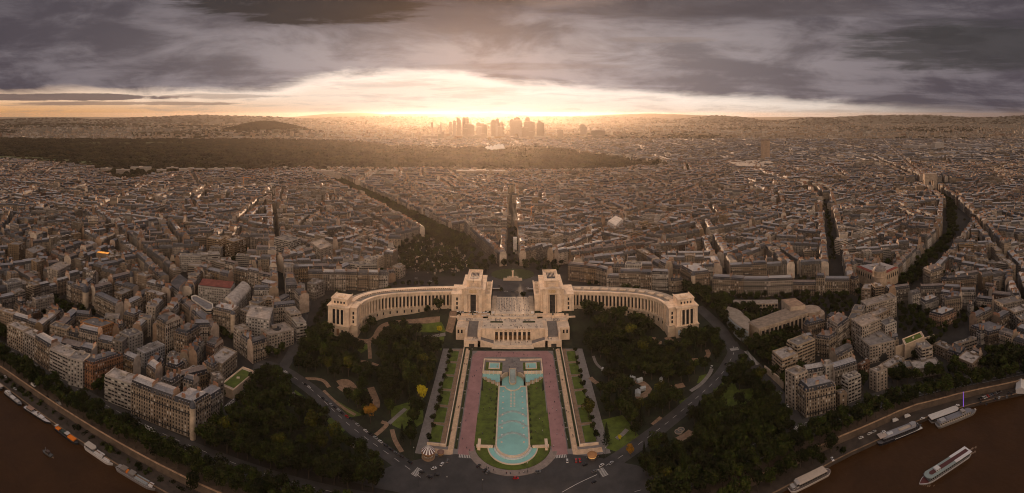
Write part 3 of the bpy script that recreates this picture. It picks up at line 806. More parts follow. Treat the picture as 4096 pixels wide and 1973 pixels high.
# ------------------------------------------------------------------ central axis: red drives, lawns, promenades
def zz(y): return 4 + 8 * min(1, max(0, (y - 391) / 162.0))
def axis_strip(mb, x0, x1, y0, y1, dz, m=0, step=6.0, c=(.5,.5,.5)):
    n = max(1, int((y1 - y0) / step))
    for i in range(n):
        a, b = y0 + (y1-y0)*i/n, y0 + (y1-y0)*(i+1)/n
        mb.poly([(x0, a, zz(a)+dz), (x1, a, zz(a)+dz), (x1, b, zz(b)+dz), (x0, b, zz(b)+dz)], m, c)
def axis_box(mb, x0, x1, y0, y1, d0, d1, m=0, step=8.0):
    n = max(1, int((y1 - y0) / step))
    for i in range(n):
        a, b = y0 + (y1-y0)*i/n, y0 + (y1-y0)*(i+1)/n
        A = [(x0,a,zz(a)+d0),(x1,a,zz(a)+d0),(x1,b,zz(b)+d0),(x0,b,zz(b)+d0)]; B = [(p[0],p[1],p[2]-d0+d1) for p in A]
        mb.poly(B, m)
        for k in range(4):
            if k in (0, 2) and 0 < i < n - 1: continue
            j = (k + 1) % 4; mb.poly([A[k], A[j], B[j], B[k]], m)
m = MB(); axis_strip(m, -79, -31, 388, 556, .18); axis_strip(m, 31, 79, 388, 556, .18); axis_strip(m, -31, 31, 529, 556, .18)
tag(m.build('pavement', M_GREY), 'grey paving under the fountain axis', kind='structure')
m = MB()
for s in (-1, 1): axis_strip(m, min(s*32, s*44.5), max(s*32, s*44.5), 391.5, 533, .26)
axis_strip(m, -40, 40, 545, 549, .26)
# rounded head of the drive
def rounded(x, y0, y1, r):
    o = []
    for k in range(9): a = PI/2*k/8; o.append((x - r + r*cos(a), y1 - r + r*sin(a)))
    return o
head = [(44.5, 533)] + rounded(44.5, 0, 549, 12) ; head = head + [(-p[0], p[1]) for p in reversed(head)]
inner = [(-32, 533), (-31, 536), (-26, 537.5), (26, 537.5), (31, 536), (32, 533)]
m2 = [(p[0], p[1]) for p in head]; 
m.poly([(p[0], p[1], zz(p[1]) + .25) for p in (head + inner)])
tag(m.build('drive', M_RED), 'dusty red drive looping round the long fountain pool', kind='structure')
m = MB()
for s in (-1, 1):
    axis_strip(m, min(s*48.6, s*53), max(s*48.6, s*53), 393, 553, .32); axis_strip(m, min(s*48.6, s*73), max(s*48.6, s*73), 390.5, 396, .31)
tag(m.build('promenade', M_SAND), 'pale sandy promenades flanking the red drive', kind='structure')
for s, side in ((-1, 'left'), (1, 'right')):
    for j, (y0, y1) in enumerate(((398, 421), (424, 447), (450, 473), (476, 500), (503, 527), (530, 548))):
        m = MB(); axis_box(m, min(s*45.6, s*47.9), max(s*45.6, s*47.9), y0, y1, .1, 1.3)
        tag(m.build('hedge', M_HEDGE, at=(s*46.7, y0, zz(y0))), 'clipped hedge between red drive and sand promenade, %s side, %s from the road' % (side, ('first','second','third','fourth','fifth','sixth')[j]), 'hedge', 'clipped hedges beside the drive')
    m = MB(); axis_box(m, min(s*53.3, s*54.6), max(s*53.3, s*54.6), 400, 552, .1, 1.2)
    tag(m.build('hedge', M_HEDGE, at=(s*54, 400, 4)), 'long low hedge on the %s edge of the %s sand promenade' % (('outer',)*1 + (side,)), 'hedge')
    m = MB(); axis_box(m, min(s*54.9, s*55.7), max(s*54.9, s*55.7), 399, 553, .1, 2.0); axis_box(m, min(s*55.7, s*71), max(s*55.7, s*71), 399, 400, .1, 2.0)
    tag(m.build('retaining_wall', M_STONE, at=(s*55, 399, 4)), 'low pale stone wall edging the upper lawns, %s of the fountain' % side, 'wall')
    m = MB(); axis_strip(m, min(s*56.5, s*60), max(s*56.5, s*60), 402, 552, .4)
    for k in range(6): axis_strip(m, min(s*60, s*72), max(s*60, s*72), 424.5 + k*24.5, 427 + k*24.5, .38)
    tag(m.build('path', M_EARTH), 'brown path between the square lawns, %s of the fountain' % side, kind='structure')
    m = MB()
    for k in range(6):
        y0 = 403 + k*24.5; 
        if k: y0 += 0
        axis_strip(m, min(s*60.4, s*70), max(s*60.4, s*70), y0, y0 + 20.5, .42)
    tag(m.build('lawn', M_LAWN), 'row of square lawns, %s of the fountain' % side, kind='structure')
    m = MB(); n_ = 14
    for k in range(n_):
        a, b = 402 + (487-402)*k/n_, 402 + (487-402)*(k+1)/n_
        m.poly([(s*14, a, 6.6), (s*28, a, 6.6), (s*28, b, 6.6), (s*14, b, 6.6)]); m.poly([(s*28, a, 6.6), (s*32, a, zz(a)+.2), (s*32, b, zz(b)+.2), (s*28, b, 6.6)])
    for a, b in ((487, 495), (495, 503)): m.poly([(s*14, a, 6.6), (s*28, a, 6.6), (s*28, b, 6.6), (s*14, b, 6.6)]); m.poly([(s*28, a, 6.6), (s*32, a, zz(a)+.2), (s*32, b, zz(b)+.2), (s*28, b, 6.6)])
    tag(m.build('lawn', M_LAWN), 'long green lawn on the %s side of the pool' % side, kind='structure')
m = MB(); m.prism([(31*cos(a), 404 + 27*sin(a)) for a in np.linspace(PI, 2*PI, 30)], 3, 4.72); 
tag(m.build('lawn', M_LAWN), 'rounded lawn at the foot of the pool', kind='structure')
m = MB()
A = [(37*cos(a), 402 + 31.5*sin(a)) for a in np.linspace(PI, 2*PI, 34)]; B = [(31.3*cos(a), 404 + 27.4*sin(a)) for a in np.linspace(PI, 2*PI, 34)]
for i in range(33): m.prism([A[i], A[i+1], B[i+1], B[i]], 3.5, 4.52)
tag(m.build('pavement', mat('worn_paving', (.27, .22, .19), rough=.85, var=.2)), 'curved pale pavement at the foot of the pool', kind='structure')

# ------------------------------------------------------------------ the long fountain
PW = 13.0
t = thing('fountain', 'long turquoise fountain pool with cascades and rounded lower end', 'fountain', (0, 440, 5))
ends = [(PW*cos(a), 403 + PW*sin(a)) for a in np.linspace(PI, 2*PI, 24)]
pool = ends + [(PW, 488), (-PW, 488)]
m = MB(); m.poly([(x, y, 6.3) for x, y in pool]); m.build('pool_water', M_POOL, t)
ro, ri = [(14.4*cos(a), 403 + 14.4*sin(a)) for a in np.linspace(PI, 2*PI, 24)] + [(14.4, 489.4), (-14.4, 489.4)], pool
m = MB()
for i in range(len(pool)):
    j = (i + 1) % len(pool)
    m.prism([ro[i], ro[j], ri[j], ri[i]], 3.5, 6.75)
m.build('pool_rim', M_PAVE, t)
A = [(20*cos(a), 402.5 + 20*sin(a)) for a in np.linspace(PI, 2*PI, 28)]; B = [(14.5*cos(a), 403 + 14.5*sin(a)) for a in np.linspace(PI, 2*PI, 28)]; C_ = [(20.9*cos(a), 402.5 + 20.9*sin(a)) for a in np.linspace(PI, 2*PI, 28)]
E1 = [(16*cos(a), 403 + 16*sin(a)) for a in np.linspace(PI, 2*PI, 28)]
m = MB()
for i in range(27): m.poly([(A[i][0], A[i][1], 4.95), (A[i+1][0], A[i+1][1], 4.95), (B[i+1][0], B[i+1][1], 4.95), (B[i][0], B[i][1], 4.95)])
m.build('lower_basin_water', M_POOL, t)
m = MB()
for i in range(27): m.prism([C_[i], C_[i+1], A[i+1], A[i]], 3.5, 5.35)
m.build('lower_basin_rim', M_PAVE, t)
m = MB()
for i in range(27): m.prism([E1[i], E1[i+1], B[i+1], B[i]], 4.9, 5.7)
m.build('overflow', M_FOAM, t)
for s in (-1, 1):
    m = MB(); m.box(min(s*14.5, s*30), max(s*14.5, s*30), 400.5, 402.5, 4, 6.3); m.box(min(s*26.5, s*29), max(s*26.5, s*29), 397.5, 408, 4, 7.4); m.build('spur_wall', M_STONE, t)
# upper cascade
steps = [(31, 502), (26.5, 498.5), (22, 495.5), (17.5, 492.5), (13, 489.5)]
for s in (-1, 1):
    m = MB()
    for (xa, ya), (xb, yb_) in zip(steps, steps[1:]):
        m.box(min(s*xa, s*xb), max(s*xa, s*xb), yb_ + .6, 506, 3, 9.6 - (31 - xa)*.06)
    m.build('cascade_wall', M_STONE2, t)
for s in (-1, 1):
    m = MB(); bm_ = lambda x0, x1, *a: m.box(min(s*x0, s*x1), max(s*x0, s*x1), *a)
    bm_(11.5, 31.5, 506, 507, 4, 12.2); bm_(30.3, 31.5, 507, 530, 6, 12.3); bm_(8, 31.5, 530, 532, 6, 12.4); m.build('upper_wall', M_STONE, t)
m = MB(); m.box(-30.3, -4, 507, 530, 4, 11.3); m.box(4, 30.3, 507, 530, 4, 11.3); m.box(-8, 8, 512, 537, 4, 11.4); m.build('upper_platform', M_GREY, t)
for s in (-1, 1): m = MB(); m.box(min(s*11, s*29), max(s*11, s*29), 509.5, 526, 11.3, 11.42); m.build('upper_lawn', M_LAWN, t)
for s in (-1, 1):
    m = MB(); 
    for x0, x1, y0, y1 in ((13.5, 25.5, 512, 513), (13.5, 25.5, 523, 524), (13.5, 14.5, 513, 523), (24.5, 25.5, 513, 523)): m.box(min(s*x0, s*x1), max(s*x0, s*x1), y0, y1, 11.3, 12.3)
    m.build('square_basin', M_PAVE, t)
    m = MB(); m.poly([(s*14.5, 513, 11.9), (s*24.5, 513, 11.9), (s*24.5, 523, 11.9), (s*14.5, 523, 11.9)]); m.build('basin_water', M_POOL, t)
    m = MB(); m.tube((s*16.5, 515, 12), (s*16.5, 515, 13.6), .5, .35, 6); m.tube((s*16.5, 514.3, 13.6), (s*16.5, 516, 14), .45, .2, 6); m.build('gilt_statue', mat('gilt_statue%d' % s, (.45, .27, .09), rough=.5), t)
for s in (-1, 1):
    m = MB()
    for (xa, ya), (xb, yb_) in zip(steps, steps[1:]):
        m.poly([(s*xa, 505.8, 9.72), (s*xb, 505.8, 9.72), (s*xb, yb_ + 1.4, 9.72), (s*xa, yb_ + 1.4, 9.72)])
    m.build('cascade_water', M_POOL, t)
m = MB(); m.lathe(0, 497, [(11.2, 5), (11.2, 11.0), (12.6, 11.0), (12.6, 5)], 20, a0=0, a1=PI); m.build('alcove_wall', M_STONE2, t)
m = MB(); m.poly([(11*cos(a), 497 + 11*sin(a), 7.0) for a in np.linspace(0, PI, 18)] + [(-11, 489, 7.0), (11, 489, 7.0)]); m.build("alcove_water", M_POOL, t)
m = MB(); m.box(-3.6, -2.9, 494, 512, 5, 12.6); m.box(2.9, 3.6, 494, 512, 5, 12.6); m.box(-2.9, 2.9, 511, 512, 5, 12.6); m.lathe(0, 494, [(3.6, 5), (3.6, 8.6), (3.0, 8.6)], 14, a0=PI, a1=2*PI); m.build('central_chute', M_STONE2, t)
m = MB(); m.poly([(-2.9, 511, 12), (2.9, 511, 12), (2.9, 494, 8.2), (-2.9, 494, 8.2)]); m.poly([(3*cos(a), 494 + 3*sin(a), 8.2) for a in np.linspace(PI, 2*PI, 14)]); m.build('chute_water', mat('chute_foam', (.34, .42, .40), rough=.4), t)
m = MB(); m.lathe(0, 489, [(8.2, 5), (8.2, 7.1), (7.4, 7.1)], 20, a0=PI, a1=2*PI); m.build('round_basin', M_PAVE, t)
m = MB(); m.poly([(7.4*cos(a), 489 + 7.4*sin(a), 6.9) for a in np.linspace(PI, 2*PI, 20)]); m.build('round_basin_water', M_POOL, t)
for s in (-1, 1):                                            # jets on the cascade steps and ledge
    for (xa, ya), (xb, yb_) in zip(steps, steps[1:]):
        for y, z0, z1 in ((504, 9.7, 14.2), (yb_ + .2, 6.4, 10.6)):
            x = s * (xa + xb) / 2; m = MB(); m.tube((x, y, z0), (x, y, z1), .42, .15, 6); m.build('jet', M_FOAM, t)
for j in range(9):                                           # round nozzles and low plumes in the pool
    y = 406 + j * 9.3
    for s in (-1, 1):
        m = MB(); m.lathe(s*9.3, y, [(.95, 6.3), (.8, 6.62), (.0, 6.8)], 10); m.build('nozzle', M_FOAM if j % 2 else M_PAVE, t)
for y in (418, 434, 448):
    m = MB()
    for k in range(22):
        u = -1 + 2*k/21; x = u * 11.5; y2 = y - 7*u*u; m.lathe(x, y2, [(1.5 + .5*sin(k*2.1), 6.3), (.7, 6.48), (.0, 6.56)], 6)
    m.build('foam_arc', mat('pool_foam%d' % y, (.36, .47, .44), rough=.5, var=.2), t)
for k in range(12):
    for s in (-1, 1): m = MB(); m.box(s*1.6 - .8, s*1.6 + .8, 455 + k*2.4, 456 + k*2.4, 6.2, 6.42); m.build('jet_pipe', M_PAVE, t)
# clipped yews beside the pool
yew = MB(); R_ = random.Random(5)
for i in range(10):
    for (r0, z0), (r1, z1) in zip(((.05, 0), (.9, .4), (.85, 1.0), (.55, 2.0), (.02, 3.1)), ((.9, .4), (.85, 1.0), (.55, 2.0), (.02, 3.1))):
        a, b = 2*PI*i/10, 2*PI*(i+1)/10
        yew.poly([(r0*cos(a), r0*sin(a), z0), (r0*cos(b), r0*sin(b), z0), (r1*cos(b), r1*sin(b), z1), (r1*cos(a), r1*sin(a), z1)])
yew0 = yew.build('clipped_yew', M_HEDGE)
words = ['first','second','third','fourth','fifth','sixth','seventh','eighth','ninth','tenth','eleventh','twelfth']
for s, side in ((-1, 'left'), (1, 'right')):
    for k in range(11):
        y = 401 + k * 8.1
        place(yew0, (s*15.6, y, 6.6 if y > 402 else 4.7), k, 1.0, 'cone-clipped yew on the %s pool edge, %s from the rounded end' % (side, words[k]), 'clipped yews along the pool', 'yew')
discard(yew0)
# ------------------------------------------------------------------ houses
CM = [M_WALL, M_BAND, M_PLAIN, M_SLATE, M_SLATEP, M_ZINC, M_FLAT]
WALLC = [('cream', (.50, .40, .295)), ('tan', (.41, .31, .22)), ('pale', (.58, .49, .40)), ('off-white', (.64, .585, .52)), ('grey-beige', (.40, .345, .29)), ('ochre', (.44, .31, .185)), ('brick-brown', (.27, .15, .095))]
WALLC = [(n, tuple(v*.52 for v in c)) for n, c in WALLC]
WW = [6, 5, 5, 3, 3, 1.5, .8]
ZINC = [(.29, .288, .305), (.38, .375, .39), (.16, .16, .175), (.52, .50, .49), (.10, .095, .095), (.24, .19, .165)]
ZINC = [tuple(v*.82 for v in c) for c in ZINC]
SLATE = [(.034, .036, .044), (.055, .055, .062), (.024, .025, .03)]
CHIM = [(.32, .22, .15), (.42, .33, .26), (.25, .15, .10)]
POT = (.30, .13, .07)
def V2(a, b, t): return (a[0] + (b[0]-a[0])*t, a[1] + (b[1]-a[1])*t)
def dist(a, b): return math.hypot(a[0]-b[0], a[1]-b[1])
def area(q): return .5 * sum(q[i][0]*q[(i+1) % len(q)][1] - q[(i+1) % len(q)][0]*q[i][1] for i in range(len(q)))
def wallq(mb, a, b, z0, z1, m, c, blank=False):
    l = dist(a, b); n = max(1, round(l / 2.6)); u = n * 2.6
    mb.poly([(a[0], a[1], z0-4), (b[0], b[1], z0-4), (b[0], b[1], z1), (a[0], a[1], z1)], m, c,
            None if blank else [(0.0011, -4), (u, -4), (u, z1-z0), (0.0011, z1-z0)])
def chimney(mb, a, b, z0, z1, c, th=.8):
    l = dist(a, b); an = atan2(b[1]-a[1], b[0]-a[0])
    mb.obox((a[0]+b[0])/2, (a[1]+b[1])/2, an, l, th, z0, z1, 2, c)
    mb.obox((a[0]+b[0])/2, (a[1]+b[1])/2, an, l * .86, th * .45, z1, z1 + .7, 2, POT)
def house_geo(q, z0, h, st, R, W, Rf, Ch, wc, near=False, lod=0, pal=None):
    """q: 4 corners, q0-q1 the street front. W wall sink, Rf roof sink, Ch() gives a chimney sink"""
    ze = z0 + h
    zc = R.choice(ZINC); sl_ = R.choice(SLATE); cc = R.choice(CHIM)
    if pal and R.random() < .72: zc, sl_ = pal
    wm = 2 if near else (1 if st == 'bands' else 0)
    D = dist(q[0], q[3])
    if st == 'row':
        hm = R.uniform(3.2, 4.6); t = min(.3, 1.5 / max(D, 3)); rg = hm + R.uniform(.8, 2.0)
        blind = R.choice(CHIM[:2] + [wc, (.50, .42, .34)])
        wallq(W, q[0], q[1], z0, ze, wm, wc); wallq(W, q[2], q[3], z0, ze, wm, wc)
        f0, f1 = V2(q[0], q[3], t), V2(q[1], q[2], t); b0, b1 = V2(q[3], q[0], t), V2(q[2], q[1], t)
        r0, r1 = V2(q[0], q[3], .5), V2(q[1], q[2], .5)
        for a, fa, r, ba, b in ((q[0], f0, r0, b0, q[3]), (q[1], f1, r1, b1, q[2])):
            W.poly([(a[0], a[1], z0-4), (b[0], b[1], z0-4), (b[0], b[1], ze), (ba[0], ba[1], ze+hm), (r[0], r[1], ze+rg), (fa[0], fa[1], ze+hm), (a[0], a[1], ze)], 2, blind)
        u = max(1, round(dist(q[0], q[1]) / 2.6)) * 2.6; mm = 4 if near or lod else 3; uv = [(.0011, 0), (u, 0), (u, 1), (.0011, 1)]
        Rf.poly([(*q[0], ze), (*q[1], ze), (*f1, ze+hm), (*f0, ze+hm)], mm, sl_, uv); Rf.poly([(*q[2], ze), (*q[3], ze), (*b0, ze+hm), (*b1, ze+hm)], mm, sl_, uv)
        Rf.poly([(*f0, ze+hm), (*f1, ze+hm), (*r1, ze+rg), (*r0, ze+rg)], 5, zc); Rf.poly([(*b1, ze+hm), (*b0, ze+hm), (*r0, ze+rg), (*r1, ze+rg)], 5, zc)
        if lod < 2:
            for side in ((0, 3), (1, 2)):
                if R.random() < (.85 if lod == 0 else .75):
                    k0 = R.uniform(.12, .3); k1 = R.uniform(.62, .9); e = .45 if side[0] == 0 else -.45
                    ux, uy = (q[1][0]-q[0][0]) / max(dist(q[0], q[1]), .1) * e, (q[1][1]-q[0][1]) / max(dist(q[0], q[1]), .1) * e
                    a, b = V2(q[side[0]], q[side[1]], k0), V2(q[side[0]], q[side[1]], k1)
                    chimney(Ch(), (a[0]+ux, a[1]+uy), (b[0]+ux, b[1]+uy), ze + .5, ze + rg + R.uniform(.9, 2.2), cc)
        return hm, t
    if st == 'hip':
        hm = R.uniform(3.6, 4.8); ins = 1.7; rg = hm + R.uniform(.8, 1.6)
        for i in range(4): wallq(W, q[i], q[(i+1) % 4], z0, ze, wm, wc)
        cx, cy = sum(p[0] for p in q)/4, sum(p[1] for p in q)/4
        k = ins * 2.2 / max(4, min(dist(q[0], q[1]), D)); k = min(k, .35)
        I = [V2(p, (cx, cy), k) for p in q]; J = [V2(p, (cx, cy), .6) for p in q]
        mm = 4 if near else 3
        for i in range(4):
            j = (i+1) % 4; u = max(1, round(dist(q[i], q[j]) / 2.6)) * 2.6
            Rf.poly([(*q[i], ze), (*q[j], ze), (*I[j], ze+hm), (*I[i], ze+hm)], mm, sl_, [(.0011, 0), (u, 0), (u, 1), (.0011, 1)])
            Rf.poly([(*I[i], ze+hm), (*I[j], ze+hm), (*J[j], ze+rg), (*J[i], ze+rg)], 5, zc)
        Rf.poly([(*p, ze+rg) for p in J], 5, zc)
        for i in (1, 3) if lod else (0, 1, 2, 3):
            a, b = V2(I[i], (cx, cy), .12), V2(I[(i+1) % 4], (cx, cy), .12)
            a2, b2 = V2(a, b, .3), V2(a, b, .3 + min(.4, 3.5 / max(dist(a, b), 1)))
            chimney(Ch(), a2, b2, ze + hm - .6, ze + rg + 1.8, cc)
        return hm, k
    # flat roofs: 'flat', 'bands', 'grid'
    for i in range(4): wallq(W, q[i], q[(i+1) % 4], z0, ze + .9, wm, wc, blank=(st == 'flat' and not near and i % 2 == 1))
    cx, cy = sum(p[0] for p in q)/4, sum(p[1] for p in q)/4
    k = .7 / max(3, min(dist(q[0], q[1]), D)) * 2; I = [V2(p, (cx, cy), k) for p in q]
    for i in range(4):
        j = (i+1) % 4
        W.poly([(*q[i], ze+.9), (*q[j], ze+.9), (*I[j], ze+.9), (*I[i], ze+.9)], 2, wc); Rf.poly([(*I[j], ze+.9), (*I[i], ze+.9), (*I[i], ze), (*I[j], ze)], 6, wc)
    fc = R.choice([(.22, .20, .185), (.30, .25, .21), (.15, .14, .135), (.36, .32, .29)])
    Rf.poly([(*p, ze) for p in I], 6, fc)
    an = atan2(q[1][1]-q[0][1], q[1][0]-q[0][0]); L = dist(q[0], q[1])
    if lod < 2:
        c2 = V2(V2(q[0], q[1], R.uniform(.3, .7)), V2(q[3], q[2], .5), R.uniform(.6, 1))
        Ch().obox(*c2, an, min(6, L*.35), min(4, D*.35), ze, ze + R.uniform(2, 3.4), 2, wc, 6, fc)
        if lod == 0:
            for _ in range(3):
                c2 = V2(V2(q[0], q[1], R.uniform(.15, .85)), V2(q[3], q[2], R.uniform(.15, .85)), R.uniform(.25, .75))
                Rf.obox(*c2, an, R.uniform(1, 2.6), R.uniform(1, 2), ze, ze + R.uniform(.6, 1.6), 6, R.choice([(.4, .38, .36), (.2, .19, .18)]))
    return 0, 0
def windows_geo(q, z0, h, st, hm, tm, G_, Fr, Bal, Do, R, sides, wc):
    for i in sides:
        a, b = q[i], q[(i+1) % 4]; L = dist(a, b)
        if L < 3.5: continue
        ex, ey = (b[0]-a[0])/L, (b[1]-a[1])/L; nx_, ny_ = ey, -ex
        sp = 2.6 if st in ('row', 'hip') else 3.2; n = max(1, int((L - .8) / sp)); st_ = L / n; fl = max(2, int(h / 3.15)); fh = h / fl
        ww, wh = (1.15, 2.05) if st in ('row', 'hip') else ((st_ * .8, 1.5) if st == 'bands' else (1.7, 1.75))
        def rect(mb, c, w, za, zb, o, col):
            mb.poly([(a[0]+ex*(c-w/2)+nx_*o, a[1]+ey*(c-w/2)+ny_*o, za), (a[0]+ex*(c+w/2)+nx_*o, a[1]+ey*(c+w/2)+ny_*o, za),
                     (a[0]+ex*(c+w/2)+nx_*o, a[1]+ey*(c+w/2)+ny_*o, zb), (a[0]+ex*(c-w/2)+nx_*o, a[1]+ey*(c-w/2)+ny_*o, zb)], 0, col)
        for f in range(fl):
            zb = z0 + f*fh + (fh - wh)*.45
            for k in range(n):
                c = (k + .5)*st_
                if st != 'bands': rect(Fr, c, ww + .5, zb - .2, zb + wh + .3, .04, tuple(min(1, x*1.22) for x in wc))
                r = R.random()
                rect(G_ if r < .86 else Fr, c, ww, zb, zb + wh, .09, (.5, .48, .44))
            full = st == 'bands' or f in (1 if fl > 5 else 2, fl - 2)
            if f and full and st in ('row', 'hip', 'bands'):
                zc_ = z0 + f*fh; w2 = L - .4; d = .75 if st != 'bands' else 1.1
                P4 = lambda o, z: [(a[0]+ex*.2+nx_*o, a[1]+ey*.2+ny_*o, z), (a[0]+ex*(L-.2)+nx_*o, a[1]+ey*(L-.2)+ny_*o, z)]
                A0, A1 = P4(d, zc_ - .15), P4(d, zc_ + .95); B0 = P4(.0, zc_ - .15); C0 = P4(.0, zc_ + .05); C1 = P4(d, zc_ + .05)
                bc = (.035, .033, .032) if st != 'bands' else wc
                Bal.poly([A0[0], A0[1], A1[1], A1[0]], 0, bc); Bal.poly([B0[0], B0[1], A0[1], A0[0]], 0, wc); Bal.poly([C0[0], C0[1], C1[1], C1[0]], 0, wc)
        if st in ('row', 'hip'):                                     # cornice and dormers
            zc_ = z0 + h
            o = .55
            Bal.poly([(a[0]+nx_*o, a[1]+ny_*o, zc_-.5), (b[0]+nx_*o, b[1]+ny_*o, zc_-.5), (b[0]+nx_*o, b[1]+ny_*o, zc_+.15), (a[0]+nx_*o, a[1]+ny_*o, zc_+.15)], 0, wc)
            Bal.poly([(a[0]+nx_*o, a[1]+ny_*o, zc_+.15), (b[0]+nx_*o, b[1]+ny_*o, zc_+.15), (b[0], b[1], zc_+.2), (a[0], a[1], zc_+.2)], 0, wc)
            for k in range(n):
                if R.random() < .12: continue
                c = (k + .5)*st_; cx, cy = a[0]+ex*c - nx_*.75, a[1]+ey*c - ny_*.75
                Do.obox(cx, cy, atan2(ey, ex), 1.35, 1.3, zc_ + .35, zc_ + 2.7, 1, tuple(x*1.1 for x in wc), 2, (.2, .2, .22))
                rect(Do, c, .95, zc_ + .7, zc_ + 2.35, -.07, (.02, .02, .025))
M_DOR = [M_GLASS, M_PLAIN, M_ZINC]
def near_house(q, z0, h, st, wc, wname, label, group, seed, sides=None, cat='house', name='house'):
    R = random.Random(seed)
    if area(q) < 0: q = [q[1], q[0], q[3], q[2]]
    cx, cy = sum(p[0] for p in q)/4, sum(p[1] for p in q)/4
    t = thing(name, label, cat, (cx, cy, z0), group)
    W, Rf = MB(), MB(); chs = []
    def Ch(): m = MB(); chs.append(m); return m
    hm, tm = house_geo(q, z0, h, st, R, W, Rf, Ch, wc, True)
    W.build('wall', CM, t); ro = Rf.build('roof', CM, t)
    for m in chs: m.build('chimney' if st in ('row', 'hip') else 'roof_cabin', CM, t)
    Gl, Fr, Bal, Do = MB(), MB(), MB(), MB()
    if sides is None: sides = (0, 2) if st == 'row' else (0, 1, 2, 3)
    windows_geo(q, z0, h, st, hm, tm, Gl, Fr, Bal, Do, R, sides, wc)
    if Gl.f: tag(Gl.build('window_glazing', M_GLASS, t), kind='stuff')
    if Fr.f: tag(Fr.build('window_surround', M_PLAIN, t), kind='stuff')
    if Bal.f: tag(Bal.build('balcony_ironwork' if st != 'bands' else 'balcony_slab', M_PLAIN, t), kind='stuff')
    if Do.f: tag(Do.build('dormer', M_DOR, ro), kind='stuff')
    return t
WC = dict(WALLC)
TR = []      # traced houses: (quad, z_top)
def traced(k, A, B, C=None, base=None, h=None, dep=14.0, st='row', wc='cream', label='', sides=None, extra=None, cat='house', name='house', ze=None):
    pa, pb = px(k, *A), px(k, *B)
    if base is not None:
        b = G(*px(k, *base)); d = math.hypot(*b); z = CAMZ - d * (pb[1] - Y0) / F
    elif ze is not None: z = ze
    else:
        z = 30.0
        for _ in range(16):
            b = U(*pb, z); z = z*.4 + .6*(tz(*b) + h)
    a, b = U(*pa, z), U(*pb, z)
    if C is not None:
        c = U(*px(k, *C), z)
        d_ = (a[0] + c[0] - b[0], a[1] + c[1] - b[1]); q = [a, b, c, d_]
    else:
        ex, ey = b[0]-a[0], b[1]-a[1]; l = math.hypot(ex, ey); n = (-ey/l, ex/l)
        if n[0]*a[0] + n[1]*a[1] < 0: n = (-n[0], -n[1])
        q = [a, b, (b[0]+n[0]*dep, b[1]+n[1]*dep), (a[0]+n[0]*dep, a[1]+n[1]*dep)]
    if area(q) < 0: q = [q[1], q[0], q[3], q[2]]
    cx, cy = sum(p[0] for p in q)/4, sum(p[1] for p in q)/4
    z0 = min(tz(*p) for p in q + [(cx, cy)]); z0 = max(z0, 3.5); hh = max(6.0, z - z0)
    TR.append((q, z))
    if isinstance(wc, str): wn, wcol = wc, WC[wc]
    else: wn, wcol = 'x', wc
    if sides is None: sides = (0, 2) if (st == 'row' and C is None) else (0, 1, 2, 3)
    t = near_house(q, z0, hh, st, wcol, wn, label, None, len(TR)*13 + 5, sides, cat, name)
    if extra: extra(t, q, z0, z)
    return t, q, z0, z
def turret(i, r=2.6, hh=6.0, col=(.075, .08, .095)):
    def f(t, q, z0, z):
        p = q[i]; m = MB(); m.lathe(p[0], p[1], [(r, z0-3), (r, z+.5)], 14, 0, (.5, .4, .295)); tw = m.build('corner_turret', M_PLAIN, t)
        m = MB(); m.lathe(p[0], p[1], [(r+.3, z+.4), (r+.2, z+.9), (r*.98, z+hh*.4), (r*.72, z+hh*.75), (r*.3, z+hh*.95), (.12, z+hh), (.1, z+hh+1.6)], 14, 0, col); m.build('turret_dome', M_SLATEP, tw)
    return f
WHT, RUST = (.62, .58, .53), (.27, .13, .065)
# --- left foreground
traced('l', (800,838), (1000,905), (1168,800), base=(990,1200), st='hip', label='cream corner apartment house with slate turret where the park street meets the quay avenue', extra=turret(1))
zq = TR[-1][1]
traced('l', (600,765), (800,838), ze=zq, dep=15, wc='tan', label='tan balconied apartment house, next but one left of the turreted corner on the quay')
traced('l', (415,690), (600,765), ze=zq, dep=15, wc='cream', label='cream balconied house touching the white terraced block on the left quay')
traced('l', (1168,838), (1275,768), h=21, dep=13, wc='grey-beige', label='dark-roofed grey house behind the turreted corner, along the park street')
traced('l', (165,600), (412,688), h=24, dep=16, st='bands', wc='off-white', label='white terraced apartment block with stepped balconies on the left quay')
traced('l', (560,520), (640,580), (712,520), h=24, st='row', wc='tan', label='house with a tall blank tan gable behind the left quay block', sides=(0,))
traced('l', (690,655), (800,690), (900,620), h=25, st='hip', wc='grey-beige', label='pale-roofed courtyard house inside the turreted quay block')
traced('l', (905,660), (1000,690), (1060,640), h=25, st='row', wc='pale', label='zinc-roofed courtyard house right of the court inside the turreted quay block')
traced('l', (822,195), (945,228), (1072,150), base=(945,440), st='hip', wc='tan', label='tall narrow tan block with blank sides and zinc roof above the mansion')
traced('l', (290,215), (432,245), (530,205), base=(432,395), st='flat', wc='off-white', label='white block with bay windows beside the brick house, left foreground')
traced('l', (540,395), (735,312), h=15, dep=13, st='grid', wc=(.32, .31, .31), label='grey gridded office with planted roof, left foreground')
traced('l', (655,70), (740,118), (882,62), base=(740,405), st='row', wc='tan', label='tall tan house with blank gable and roof terrace behind the grey office')
traced('l', (1150,440), (1278,500), (1422,378), base=(1272,668), st='flat', wc='cream', label='cream mansion with white roof balustrade above the walled terrace lawn')
traced('l', (1100,490), (1190,545), (1245,500), h=17, st='hip', wc='cream', label='low slate-roofed side wing of the cream mansion')
traced('l', (940,545), (1065,602), (1130,560), h=14, st='bands', wc='off-white', label='small white terraced house left of the cream mansion')
traced('l', (750,425), (850,442), (880,392), h=13, st='flat', wc='pale', label='small pale house with arched roof in the left court')
